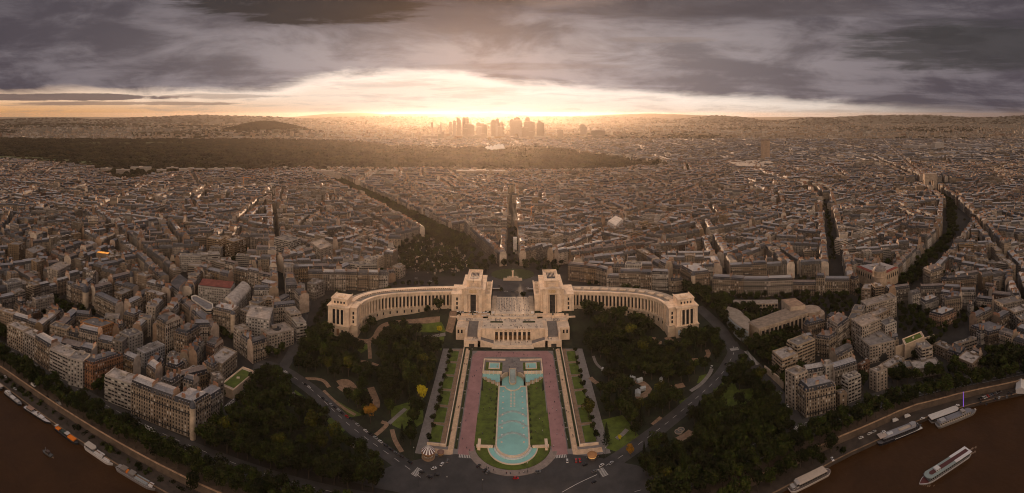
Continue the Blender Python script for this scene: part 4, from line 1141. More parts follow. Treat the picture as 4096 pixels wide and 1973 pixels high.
traced('l', (740,515), (850,548), (930,495), h=13, st='hip', wc='tan', label='low slate-roofed house in the left court')
traced('l', (1005,300), (1080,330), (1108,292), h=15, st='hip', wc='off-white', label='narrow white house with tall slate roof behind the mansion')
traced('l', (1125,315), (1205,345), (1290,280), h=18, st='row', wc='brick-brown', label='brick house with chimneys behind the mansion')
def terrace_lawn(t, q, z0, z):
    cx, cy = sum(p[0] for p in q)/4, sum(p[1] for p in q)/4; I = [V2(p, (cx, cy), .18) for p in q]
    m = MB(); m.prism(I, z + .1, z + .25); m.build('lawn', M_LAWN, t)
    m = MB(); m.obox(cx, cy, .5, 3, 1.6, z + .2, z + 1.4); m.build('garden_table', M_PAVE, t)
def plinth(k, A, B, C, h, label, fn=None):
    z = 20.0
    for _ in range(16):
        b = U(*px(k, *B), z); z = z*.4 + .6*(tz(*b) + h)
    a, b, c = (U(*px(k, *p), z) for p in (A, B, C)); q = [a, b, c, (a[0]+c[0]-b[0], a[1]+c[1]-b[1])]
    if area(q) < 0: q = q[::-1]
    TR.append((q, z)); cx, cy = sum(p[0] for p in q)/4, sum(p[1] for p in q)/4
    t = thing('walled_terrace', label, 'terrace', (cx, cy, z-h)); m = MB(); m.prism(q, z-h-5, z); m.build('terrace_wall', M_STONE2, t)
    m = MB()
    for i in range(4):
        a, b = q[i], q[(i+1) % 4]; n = max(2, int(dist(a, b)/4)); an = atan2(b[1]-a[1], b[0]-a[0])
        m.obox((a[0]+b[0])/2, (a[1]+b[1])/2, an, dist(a, b), .6, z, z+.8)
    m.build('parapet', M_STONE, t)
    if fn: fn(t, q, z-h, z)
plinth('l', (1262,690), (1380,742), (1590,565), 9, 'walled terrace with a small lawn before the cream mansion', terrace_lawn)
# --- left quay row and blocks behind
traced('m', (748,1122), (835,1155), (1110,1065), h=25, st='hip', wc=RUST, label='rust-brown brick corner block on the left quay')
traced('m', (612,1088), (748,1125), h=27, dep=17, st='grid', wc='off-white', label='white modern block with glass bays beside the rust-brown corner')
traced('m', (452,1008), (612,1085), h=25, dep=16, st='bands', wc=(.36, .33, .30), label='ribbon-glazed dark office on stilts on the left quay')
traced('m', (312,918), (452,1004), h=25, dep=14, wc='tan', label='slate-roofed tan house left of the ribbon-glazed office')
traced('m', (205,855), (312,915), h=25, dep=14, wc='grey-beige', st='flat', label='flat-topped stone house second from the left end of the quay row')
traced('m', (62,785), (205,852), h=25, dep=14, wc='cream', st='flat', label='long cream house at the left end of the quay row')
traced('m', (722,762), (905,818), (1030,772), h=21, st='flat', wc=(.38, .19, .08), label='orange-brown brick house with black roof and red awnings, left')
traced('m', (850,530), (1040,625), base=(1035,775), dep=14, wc='cream', label='long cream house with mansard and chimneys facing the dark square, left')
traced('m', (1110,695), (1212,725), (1292,685), h=20, st='hip', wc='tan', label='slate-domed tan house at the foot of the long cream row, left')
traced('m', (640,452), (772,492), (852,470), base=(772,632), st='hip', wc='tan', label='tan house with big round slate dome at its corner, left', extra=turret(1, 4.2, 9.5))
traced('m', (1020,395), (1185,352), h=21, dep=13, wc='tan', label='tan mansard row ending in a dark dome by the left street', extra=turret(1, 3.2, 8))
traced('m', (860,480), (1015,440), h=20, dep=13, wc='grey-beige', label='low grey row joining the two domed houses, left')
traced('m', (425,275), (525,305), (640,245), h=31, st='flat', wc='pale', label='tall pale modern block with blank end wall, left')
traced('m', (282,208), (330,232), (405,208), h=31, st='flat', wc='ochre', label='tall ochre block with roof pavilion at the left edge')
traced('m', (72,65), (170,72), (230,45), h=32, st='grid', wc='ochre', label='tall ochre tower block near the left edge of the photo')
traced('m', (230,110), (300,150), (420,100), h=28, st='grid', wc='tan', label='tan stepped block between the two ochre towers, left edge')
traced('m', (290,548), (322,570), (490,535), h=22, st='grid', wc='pale', label='pale flat-roofed block with terrace behind the dark square, left')
traced('m', (235,592), (320,622), (330,600), h=13, st='flat', wc='pale', label='low pale annex with black windows at the dark square, left')
traced('m', (1075,860), (1165,900), (1290,860), h=24, st='flat', wc='off-white', label='white house with zinc roof above the white bay block, left')
traced('n', (62,448), (145,512), (240,412), h=19, st='row', wc='off-white', label='white corner house with red awnings at the left crossing')
# --- left middle
traced('n', (752,715), (964,748), (1000,640), base=(950,988), st='flat', wc=(.27, .255, .24), label='apartment house wrapped in grey scaffold netting')
def oval(t, q, z0, z):
    cx, cy = sum(p[0] for p in q)/4, sum(p[1] for p in q)/4
    m = MB(); m.lathe(cx, cy, [(5, z+.05), (5, z+.8), (4.2, z+.8), (4.2, z+.1), (.02, z+.1)], 20, 0, (.03, .03, .032)); m.build('roof_oculus', M_PLAIN, t)
traced('n', (958,888), (1186,832), h=17, dep=22, st='flat', wc='pale', label='ornate pale mansion with oval roof opening beside the scaffolded house', extra=oval)
traced('n', (1005,640), (1200,620), h=18, dep=12, st='row', wc='pale', label='pale row house behind the ornate mansion, left')
traced('n', (455,652), (636,692), (692,640), base=(622,892), st='hip', wc='cream', label='cream round-cornered house below the barrel-vaulted building', extra=turret(1, 3.0, 4))
def barrel(t, q, z0, z):
    a, b, c, d = q; m = MB(); n = 10
    for i in range(n):
        t0, t1 = PI*i/n, PI*(i+1)/n
        k0, k1 = .5 - .5*cos(t0), .5 - .5*cos(t1)
        p0, p1 = V2(b, a, k0), V2(b, a, k1); r0, r1 = V2(c, d, k0), V2(c, d, k1); z_0, z_1 = z + 6*sin(t0), z + 6*sin(t1)
        m.poly([(*p0, z_0), (*p1, z_1), (*r1, z_1), (*r0, z_0)], 0, (.42, .37, .33))
        m.poly([(*p0, z), (*p1, z), (*p1, z_1), (*p0, z_0)], 0, (.6, .54, .47)); m.poly([(*r0, z), (*r1, z), (*r1, z_1), (*r0, z_0)], 0, (.6, .54, .47))
    m.build('barrel_roof', M_FLAT, t)
    for k in range(9):
        m = MB(); u = (k + .5)/9; p, r = V2(b, c, u), V2(a, d, u); e = V2(p, r, .24)
        m.poly([(*p, z), (*V2(p, r, .04), z + 3.2), (*e, z + 4.8), (*e, z)], 0, (.62, .56, .48)); m.build('roof_fin', M_FLAT, t)
traced('n', (558,560), (656,628), (800,470), h=19, st='grid', wc='off-white', label='white barrel-vaulted building with row of roof fins, left', extra=barrel)
def redroof(t, q, z0, z):
    I = [V2(q[0], q[3], .1), V2(q[1], q[2], .1), V2(q[1], q[2], .9), V2(q[0], q[3], .9)]
    m = MB(); M1, M2 = V2(I[0], I[3], .9), V2(I[1], I[2], .9)
    m.poly([(*I[0], z+1), (*I[1], z+1), (*M2, z+4.5), (*M1, z+4.5)], 0, (.20, .06, .045)); m.poly([(*I[3], z), (*I[2], z), (*M2, z+4.5), (*M1, z+4.5)], 0, (.1, .1, .1))
    m.build('red_roof_slope', M_FLAT, t)
traced('n', (322,440), (612,472), h=21, dep=24, st='grid', wc='off-white', label='white gridded office with dark red roof, left', extra=redroof)
def boat_office():
    z = 36.0; pts = [U(*px('n', *p), z) for p in ((258,532),(300,522),(455,600),(458,640),(440,655),(395,655),(262,560))]
    if area(pts) < 0: pts = pts[::-1]
    cx, cy = sum(p[0] for p in pts)/7, sum(p[1] for p in pts)/7; z0 = tz(cx, cy)
    TR.append(([pts[0], pts[2], pts[3], pts[5]], z))
    t = thing('office', 'low boat-shaped white office with louvred bands among trees, left', 'office', (cx, cy, z0))
    m = MB(); m.prism(pts, z0-4, z-.8, 0, (.55, .49, .42)); m.build('wall', M_PLAIN, t)
    for k in range(4):
        zz_ = z - 2.6 - k*3.0; I = [V2(p, (cx, cy), -.012) for p in pts]; m = MB(); m.prism(I, zz_, zz_ + 1.3); m.build('window_band', M_GLASS, t)
    I = [V2(p, (cx, cy), .1) for p in pts]; m = MB()
    for i in range(7): j = (i+1) % 7; m.prism([pts[i], pts[j], I[j], I[i]], z-.8, z+.6, 0, (.6, .54, .46))
    m.build('parapet', M_PLAIN, t); m = MB(); m.prism(I, z-.8, z-.5, 0, (.2, .19, .19)); m.build('roof', M_FLAT, t)
boat_office()
traced('n', (155,168), (350,172), h=24, dep=13, st='grid', wc='off-white', label='long white office with vertical piers, left middle distance')
traced('n', (352,160), (520,150), h=25, dep=13, st='bands', wc='off-white', label='white banded block right of the long white office, left')
traced('n', (390,212), (622,204), h=17, dep=14, st='bands', wc='pale', label='stepped pale terraces below the white banded block, left')
traced('n', (228,258), (420,262), h=15, dep=13, st='bands', wc='pale', label='low stepped pale terraces below the long white office, left')
traced('n', (405,8), (520,25), (562,-2), h=33, st='bands', wc='ochre', label='ochre slab block left of the grove, left middle')
traced('n', (566,22), (640,45), (750,12), h=33, st='bands', wc='ochre', label='ochre slab block with blank end wall beside the grove, left middle')
traced('n', (1008,5), (1150,38), (1245,8), h=32, st='bands', wc='off-white', label='large white slab of balconies left of the cemetery')
traced('n', (792,128), (985,150), (1110,145), h=14, st='flat', wc='cream', label='low cream flat-roofed block below the white slab')
traced('n', (1335,45), (1425,112), (1535,72), h=31, st='grid', wc='pale', label='pale block with big blank wall left of the cemetery')
traced('n', (1190,110), (1290,130), (1330,95), h=20, st='bands', wc='off-white', label='white low block with pale green roof, left of the cemetery')
traced('p', (342,28), (580,68), (800,62), h=23, st='bands', wc='off-white', label='white curved terraces above the house row, behind the left palace wing')
traced('p', (990,80), (1078,108), (1152,75), base=(1040,238), st='grid', wc='pale', label='narrow pale corner block at the cemetery edge')
nm = ['first','second','third','fourth','fifth','sixth','seventh']
xs_ = [-60, 130, 270, 415, 560, 695, 820, 937]
for i in range(7):
    traced('p', (xs_[i]+2, 178 + i*3), (xs_[i+1]-2, 178 + (i+1)*3), h=21 + (i % 3), dep=14, wc=['tan', 'grey-beige', 'pale', 'cream', 'tan', 'cream', 'off-white'][i], label='%s mansard house, %s from the left in the row behind the left palace wing' % (['tan','grey','pale','cream','tan','cream','white'][i], nm[i]))
# --- right of the palace
row_r = [(392,18),(600,38),(748,58),(890,100)]
for i in range(3):
    traced('r', row_r[i], row_r[i+1], h=21, dep=14, wc=['tan','ochre','cream'][i], label='%s mansard house, %s from the left in the row behind the right palace wing' % (['tan','ochre','cream'][i], nm[i]))
traced('r', (890,172), (1050,178), h=13, dep=13, wc='pale', label='low pale house in the row behind the right palace wing')
traced('r', (1052,108), (1330,118), h=22, dep=15, wc='cream', label='wide cream house with slate roof behind the right palace wing')
traced('r', (1332,125), (1470,130), h=22, dep=14, wc='tan', label='narrow tan house with dark bays behind the right palace wing')
traced('r', (1472,118), (1684,128), h=22, dep=14, wc='off-white', label='ornate white house with dormers behind the right palace wing')
traced('r', (1690,205), (1785,212), (1888,195), h=15, st='hip', wc='cream', label='low cream rounded house at the right end of the row behind the wing')
traced('r', (1840,40), (2005,135), (2225,112), h=24, st='hip', wc='tan', label='large tan corner house with slate dome right of the palace', extra=turret(1, 3, 6))
row_i = [(0,42),(160,50),(275,58),(505,58),(722,50)]
for i in range(4):
    traced('i', row_i[i], row_i[i+1], h=22, dep=14, wc=['cream','tan','grey-beige','pale'][i], label='%s mansard house, %s from the left in the long row above the triangular museum' % (['cream','tan','grey','pale'][i], nm[i]))
traced('i', (725,95), (930,95), h=15, dep=13, wc='tan', label='low dark-roofed tan house in the row above the triangular museum')
traced('i', (935,28), (1012,30), h=25, dep=14, wc='cream', label='tall narrow cream house in the row above the triangular museum')
traced('i', (1014,62), (1236,62), h=19, dep=14, wc='cream', label='wide cream house near the right end of the row above the triangular museum')
traced('i', (1236,35), (1290,50), (1325,35), h=22, st='hip', wc='tan', label='tan rounded corner house facing the domed museum')
traced('i', (540,692), (628,768), (772,715), h=21, st='bands', wc=(.40, .31, .22), label='low dark block with brown balcony bands, right foreground')
traced('i', (672,595), (765,645), (922,582), h=27, st='bands', wc=(.36, .29, .21), label='tall dark block with brown balcony bands and roof plants, right foreground')
traced('i', (655,862), (745,912), (858,868), base=(742,1222), st='flat', wc='pale', label='tall pale corner house catching the light, right foreground')
traced('i', (757,985), (845,1065), (1112,1002), h=23, st='hip', wc='cream', label='cream corner house with big slate mansard on the right quay')
traced('i', (1166,912), (1226,948), (1338,905), base=(1218,1165), st='bands', wc='off-white', label='narrow white block with striped balconies on the right quay')
traced('i', (1112,1050), (1150,1085), (1212,1068), h=14, st='flat', wc='tan', label='small tan house squeezed left of the striped white block')
traced('i', (848,895), (1012,865), h=19, dep=12, wc='off-white', label='white slate-roofed court house behind the slate mansard, right')
traced('i', (1022,835), (1100,812), h=24, dep=11, st='flat', wc='off-white', label='slim white court house with vertical windows, right foreground')
traced('i', (1102,872), (1305,808), h=20, dep=12, wc='grey-beige', label='grey zinc-roofed row left of the tall brown house, right foreground')
traced('i', (1308,808), (1342,825), (1422,778), base=(1342,935), st='flat', wc='brick-brown', label='tall brown house with pale window frames, right foreground')
traced('i', (1415,855), (1482,885), (1578,852), h=19, st='flat', wc='pale', label='pale stepped house right of the tall brown house')
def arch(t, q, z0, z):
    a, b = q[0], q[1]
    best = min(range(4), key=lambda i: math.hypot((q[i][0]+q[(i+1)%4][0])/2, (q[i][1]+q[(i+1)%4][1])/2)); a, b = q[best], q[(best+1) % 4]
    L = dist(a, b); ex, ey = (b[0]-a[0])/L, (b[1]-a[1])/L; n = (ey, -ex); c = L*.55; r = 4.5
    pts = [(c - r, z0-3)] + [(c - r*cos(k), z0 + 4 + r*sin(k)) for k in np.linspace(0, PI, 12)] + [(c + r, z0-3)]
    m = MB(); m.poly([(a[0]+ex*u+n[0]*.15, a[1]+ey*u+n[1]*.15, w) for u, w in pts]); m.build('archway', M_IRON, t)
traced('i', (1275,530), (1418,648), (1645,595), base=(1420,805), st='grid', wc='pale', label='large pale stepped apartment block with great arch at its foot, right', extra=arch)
traced('i', (1252,405), (1352,470), (1522,398), h=31, st='grid', wc='pale', label='tall upper block with roof terraces above the great arch, right')
traced('i', (1030,428), (1130,492), (1238,415), h=27, st='hip', wc='pale', label='pale ornate block left of the great stepped apartments, right')
traced('i', (925,572), (1052,592), (1136,538), h=20, st='hip', wc='cream', label='cream bow-fronted house with slate roof beside the balcony block, right')
traced('i', (1336,238), (1388,285), (1662,205), h=25, st='grid', wc='pale', label='long white gridded office with brown roof, right')
traced('i', (1500,420), (1560,462), (1662,425), h=24, st='grid', wc='off-white', label='white gridded office with blue-grey roof, right')
# --- far right foreground
traced('o', (722,195), (800,235), (925,195), h=27, st='hip', wc='cream', label='tall terraced corner house with glowing left face, far right')
traced('o', (878,290), (925,315), (1250,290), h=20, st='hip', wc='tan', label='tan house with sunlit gable across from the dark avenue, far right')
traced('o', (680,512), (742,548), (886,495), base=(742,612), st='hip', wc='off-white', label='detached white villa with slate roof, right')
traced('o', (622,452), (700,432), h=20, dep=11, wc='off-white', label='white house with chimneys behind the white villa, right')
traced('o', (705,395), (930,385), h=20, dep=12, wc='grey-beige', label='grey row with sunlit chimneys above the white villa, right')
traced('o', (930,385), (1090,395), h=20, dep=12, wc='tan', label='tan row with sunlit chimneys right above the villa, right')
traced('o', (928,482), (945,502), (1106,480), h=20, st='hip', wc='cream', label='cream house with dark roof right of the white villa')
traced('o', (1095,420), (1245,420), h=20, dep=12, wc='off-white', label='white row with chimneys at the right end of the villa group')
traced('o', (1243,490), (1292,518), (1350,495), base=(1292,592), st='hip', wc='off-white', label='small white house ending the villa group, right')
traced('o', (1165,560), (1190,575), (1228,555), h=14, st='hip', wc='off-white', label='low white annex before the end of the villa group, right')
traced('o', (785,645), (910,678), (1056,615), h=13, st='hip', wc=(.33, .21, .14), label='brick and slate town mansion in the garden, right')
traced('o', (1430,500), (1520,545), (1725,500), h=24, st='flat', wc='grey-beige', label='big plain stone museum wing at the right edge')
traced('o', (1570,590), (1640,630), (1760,590), h=20, st='flat', wc='grey-beige', label='lower stone museum wing at the right edge')
traced('o', (1640,660), (1700,700), (1800,660), h=20, st='flat', wc='grey-beige', label='nearest stone museum wing at the right edge')
traced('o', (1190,775), (1378,850), (1572,800), h=12, st='hip', wc='tan', label='wide zinc-roofed low building near the right edge')
traced('o', (835,935), (965,1000), (1022,965), base=(965,1095), st='flat', wc='tan', label='low tan house with roof garden near the right quay')
traced('o', (965,1030), (1100,1075), (1160,1000), h=9, st='hip', wc='tan', label='low slate-roofed hall beside the roof-garden house, right')
traced('o', (1065,1075), (1215,1140), (1300,1060), h=12, st='flat', wc='tan', label='low flat stone house half hidden by quay trees, far right')
traced('o', (395,1200), (640,1160), h=8, dep=14, st='flat', wc='tan', label='low long hall below the great arch, right')
traced('o', (640,1195), (905,1150), h=9, dep=18, st='flat', wc='grey-beige', label='low hall with white-grey stepped roofs behind quay trees, right')
traced('o', (300,1140), (380,1180), (545,1080), h=9, st='flat', wc='cream', label='low cream court wall building under the great arch, right')
traced('o', (1255,820), (1300,840), (1360,815), h=13, st='hip', wc='off-white', label='small white slate-roofed house before the wide zinc roof, right')
traced('o', (1028,925), (1060,945), (1260,880), h=11, st='bands', wc='grey-beige', label='low grey terraced block with plants, far right')
plinth('o', (520,890), (545,945), (735,865), 16, 'garden terrace with small lawn above the long retaining wall, right', lambda t, q, z0, z: terrace_lawn(t, q, z0, z))
def long_wall():
    a, b = GK('o', 450, 1075), GK('o', 835, 950); m = MB(); L = dist(a, b); z = tz(*a)
    m.obox((a[0]+b[0])/2, (a[1]+b[1])/2, atan2(b[1]-a[1], b[0]-a[0]), L, 1.5, z-6, z+13)
    tag(m.build('retaining_wall', M_STONE2, at=((a[0]+b[0])/2, (a[1]+b[1])/2, z)), 'tall stained retaining wall below the garden terrace, right', 'wall')
    a, b = GK('i', 470, 870), GK('i', 640, 1030); m = MB(); L = dist(a, b); z = tz(*a)
    m.obox((a[0]+b[0])/2, (a[1]+b[1])/2, atan2(b[1]-a[1], b[0]-a[0]), L, 1.2, z-6, z+6)
    tag(m.build('retaining_wall', M_STONE2, at=((a[0]+b[0])/2, (a[1]+b[1])/2, z)), 'brick retaining wall along the street below the balcony blocks, right', 'wall')
long_wall()

# ------------------------------------------------------------------ two museums right of the palace
def iena():
    zb, ze = 14.0, 31.0
    c = U(*px('i', 520, 420), ze); t = thing('museum', 'triangular stone museum with curved glass front, colonnade and rotunda', 'museum', (*c, zb))
    u = lambda x, y, z=ze: U(*px('i', x, y), z)
    outer = smooth_line([u(100,278), u(125,345), u(180,410), u(250,462), u(325,505)], 2); inner = smooth_line([u(112,276), u(235,308), u(290,360), u(338,405)], 2)
    poly = outer + inner[::-1]
    m = MB(); m.prism(poly if area(poly) > 0 else poly[::-1], zb-4, ze, 0, (.30, .25, .20)); m.build('curved_wing', M_PLAIN, t)
    off_ = offs(outer, 1.2); off2 = offs(outer, -1.2); o_ = off_ if math.hypot(*off_[3]) < math.hypot(*off2[3]) else off2
    for k in range(5):
        m = MB()
        for a, b, a2, b2 in zip(outer, outer[1:], o_, o_[1:]): m.prism([a2, b2, b, a], zb + 1 + k*3.3, zb + 2.8 + k*3.3, 0, (.30, .34, .35))
        m.build('glass_band', M_GLOSS, t)
    hall = [u(322,425), u(420,482), u(860,340), u(700,285)]
    if area(hall) < 0: hall = hall[::-1]
    TR.append((hall, ze)); TR.append(([u(100,278), u(325,505), u(338,405), u(240,300)], ze))
    m = MB(); m.prism(hall, zb-4, ze - 2.2, 0, (.40, .315, .235)); m.build('hall_wall', M_PLAIN, t)
    m = MB(); cx, cy = sum(p[0] for p in hall)/4, sum(p[1] for p in hall)/4; H2 = [V2(p, (cx, cy), -.02) for p in hall]; m.prism(H2, ze-2.2, ze, 0, (.40, .315, .235), True, 1, (.27, .21, .16)); m.build('hall_roof', [M_PLAIN, M_FLAT], t)
    a, b = u(420, 482), u(860, 340); L = dist(a, b); ex, ey = (b[0]-a[0])/L, (b[1]-a[1])/L; n = (ey, -ex)
    if n[0]*a[0] + n[1]*a[1] > 0: n = (-n[0], -n[1])
    for k in range(12):
        s_ = L*(k+.4)/12; p = (a[0]+ex*s_+n[0]*1.2, a[1]+ey*s_+n[1]*1.2)
        m = MB(); m.tube((*p, zb-2), (*p, ze-2.3), .6, .75, 8, 0, (.42, .33, .25)); m.build('column', M_PLAIN, t)
        s2 = L*(k+.9)/12; p = (a[0]+ex*s2+n[0]*.1, a[1]+ey*s2+n[1]*.1); m = MB(); m.obox(*p, atan2(ey, ex), L/12*.6, .4, zb, ze-4.5); m.build('window', M_GLASS, t)
    rear = [u(188,258), u(592,258), u(590,222), u(188,224)]
    if area(rear) < 0: rear = rear[::-1]
    TR.append((rear, ze))
    m = MB(); m.prism(rear, zb-4, ze, 0, (.38, .30, .225), False, 1, (.30, .25, .21)); m.build('rear_wing', [M_PLAIN, M_FLAT], t)
    a, b = u(195, 258), u(590, 258); L = dist(a, b)
    for k in range(4):
        for j in range(14):
            p = V2(a, b, (j+.5)/14); m = MB(); m.obox(p[0], p[1]-.1, atan2(b[1]-a[1], b[0]-a[0]), L/14*.7, .3, zb + .5 + k*4.2, zb + 3.2 + k*4.2); m.build('window', M_GLASS, t)
    rc = u(885, 300); m = MB(); m.lathe(*rc, [(18, zb-4), (18, ze-6), (17, ze-5.5), (13, ze-5.3), (13, ze-1), (12, ze-.6), (.02, ze)], 28, 0, (.36, .28, .21)); m.build('rotunda', M_PLAIN, t); TR.append(([(rc[0]-18, rc[1]-18), (rc[0]+18, rc[1]-18), (rc[0]+18, rc[1]+18), (rc[0]-18, rc[1]+18)], ze))
    top = [U(*px('i', *p), ze+5) for p in ((622,222), (705,290), (838,270), (745,208))]
    if area(top) < 0: top = top[::-1]
    m = MB(); m.prism(top, zb, ze+5, 0, (.46, .37, .28), False, 1, (.36, .24, .16)); m.build('upper_hall', [M_PLAIN, M_FLAT], t)
iena()
def guimet():
    zb, ze = 26.0, 44.0; u = lambda x, y, z=ze: U(*px('o', x, y), z)
    t = thing('museum', 'stone museum with round domed corner tower and red-edged roofs, right', 'museum', (*u(290, 230), zb))
    out = [u(60,165), u(240,240), u(345,240), u(478,175), u(320,128)]; cx, cy = sum(p[0] for p in out)/5, sum(p[1] for p in out)/5
    if area(out) < 0: out = out[::-1]
    TR.append(([out[0], out[1], out[2], out[3]], ze)); TR.append(([out[0], out[2], out[3], out[4]], ze))
    m = MB(); m.prism(out, zb-5, ze, 0, (.37, .28, .2)); m.build('wall', M_PLAIN, t)
    I = [V2(p, (cx, cy), .16) for p in out]; J = [V2(p, (cx, cy), .62) for p in out]
    m = MB(); m2 = MB()
    for i in range(5):
        j = (i+1) % 5
        m.poly([(*out[i], ze+.1), (*out[j], ze+.1), (*I[j], ze+2.2), (*I[i], ze+2.2)], 0, (.20, .05, .035)); m2.poly([(*I[i], ze+2.2), (*I[j], ze+2.2), (*J[j], ze+2.8), (*J[i], ze+2.8)], 0, (.34, .32, .32)); m2.poly([(*J[i], ze+2.8), (*J[j], ze+2.8), (*J[j], ze-6), (*J[i], ze-6)], 0, (.2, .2, .2))
    m2.poly([(*p, ze-6) for p in J], 0, (.10, .10, .11)); m.build('red_roof', M_FLAT, t); m2.build('zinc_roof', M_ZINC, t)
    for i in range(5):
        a, b = out[i], out[(i+1) % 5]; n = int(dist(a, b)/5)
        for k in range(n):
            p = V2(a, b, (k+.5)/n); an = atan2(b[1]-a[1], b[0]-a[0]); m = MB(); m.obox(p[0]+sin(an)*.1, p[1]-cos(an)*.1, an, 1.8, .3, zb+8, zb+14); m.build('window', M_GLASS, t)
    rc = V2(u(240,240), u(345,240), .5); rc = (rc[0]*.995, rc[1]*.995)
    m = MB(); m.lathe(*rc, [(10.5, zb-5), (10.5, ze-2), (11.2, ze-1.5), (11.2, ze-.5), (9.6, ze), (9.6, ze+6), (10.3, ze+6.4), (10.3, ze+7.2), (9.4, ze+7.4)], 24, 0, (.42, .32, .23)); tw = m.build('corner_tower', M_PLAIN, t)
    m = MB(); m.lathe(*rc, [(9.4, ze+7.4), (9, ze+9.5), (7.2, ze+12), (4, ze+13.6), (1.6, ze+14.2), (1.5, ze+17), (.7, ze+18), (.1, ze+20.5)], 20, 0, (.20, .18, .17)); m.build('dome', M_SLATEP, tw)
    for k in range(12):
        a = 2*PI*k/12; m = MB(); m.tube((rc[0]+10.2*cos(a), rc[1]+10.2*sin(a), ze), (rc[0]+10.2*cos(a), rc[1]+10.2*sin(a), ze+6.2), .4, .4, 6, 0, (.45, .35, .25)); m.build('column', M_PLAIN, tw)
guimet()

# ------------------------------------------------------------------ the rest of the city: blocks cut by avenues, lots along each block
AVEN = [([(-60, 800), (-96, 899), (-283, 1173), (-533, 1535), (-640, 1700)], 66), ([(0, 800), (-3, 1310)], 22), ([(-3, 1310), (-190, 1720)], 16), ([(-3, 1310), (240, 1750)], 16),
        ([(30, 790), (420, 1260), (640, 1520)], 20), ([(70, 760), (690, 950), (1260, 1120)], 26), ([(507, 653), (760, 1013), (930, 1330)], 24), ([(517, 502), (783, 616), (1047, 829), (1210, 1067)], 46),
        ([(-150, 745), (-700, 900), (-1100, 1000)], 20), ([(60, 720), (300, 640), (440, 590)], 44), ([(-330, 640), (-520, 980), (-640, 1250)], 10), ([(-480, 560), (-900, 760)], 16), ([(1295, 1127), (1900, 2100)], 34), ([(1295, 1127), (700, 1900)], 34), ([(1295, 1127), (1900, 1000)], 34), ([(1295, 1127), (900, 1500), (560, 1820)], 40)]
def clip(poly, p, n, w):                       # keep side n.(x-p) >= w ; poly = [(pt, tagwidth)]
    out = []; L = len(poly)
    for i in range(L):
        (a, ta), (b, _) = poly[i], poly[(i+1) % L]
        da = n[0]*(a[0]-p[0]) + n[1]*(a[1]-p[1]) - w; db = n[0]*(b[0]-p[0]) + n[1]*(b[1]-p[1]) - w
        if da >= 0: out.append((a, ta))
        if (da >= 0) != (db >= 0):
            t_ = da / (da - db); x = V2(a, b, t_)
            out.append((x, 0.0 if da >= 0 else ta))
    return out
def split(poly, p, e, w):
    n = (-e[1], e[0]); A = clip(poly, p, n, w/2); B = clip(poly, p, (-n[0], -n[1]), w/2)
    return [q for q in (A, B) if len(q) >= 3 and abs(area([x for x, _ in q])) > 250]
NOGO = [GARDEN, CEMET, [(-250, 560), (250, 560), (250, 668), (110, 690), (75, 790), (-75, 790), (-170, 690), (-250, 650)]]
NOGO += [[GK('m', *p) for p in ((320,640),(500,560),(640,640),(780,660),(700,760),(480,740),(330,720))], [GK('n', *p) for p in ((600,140),(790,110),(800,230),(640,250))],
         [GK('i', *p) for p in ((0,200),(1340,190),(1320,420),(1000,480),(560,600),(300,720),(100,500))], [GK('o', *p) for p in ((480,560),(1350,640),(900,1000),(470,1000))],
         [GK('i', *p) for p in ((150,700),(420,640),(640,1000),(760,1280),(300,1300))], [(x, yb(x)+400) for x in ()] or GARDEN]
def free(q, c):
    if c[1] < yb(c[0]) + 62: return False
    r = math.hypot(*c)
    if abs(atan2(c[0], c[1])) > 1.13 or r > 4700: return False
    if c[1] < 560 and abs(c[0]) < 245: return False
    for g in NOGO:
        if inpoly(c, g): return False
        if r < 1100 and any(inpoly(p, g) for p in q): return False
    if inpoly(c, BOIS): return False
    if r < 1300:
        for tq, _ in TR:
            if dist(c, tq[0]) > 160: continue
            if inpoly(c, tq) or any(inpoly(p, tq) for p in q): return False
            if any(inpoly(p, q) for p in tq): return False
            m_ = ((tq[0][0]+tq[2][0])/2, (tq[0][1]+tq[2][1])/2)
            if inpoly(m_, q): return False
    if math.hypot(c[0]-1295, c[1]-1127) < 120: return False
    return True
LOTS = []
CITY_R = random.Random(21)
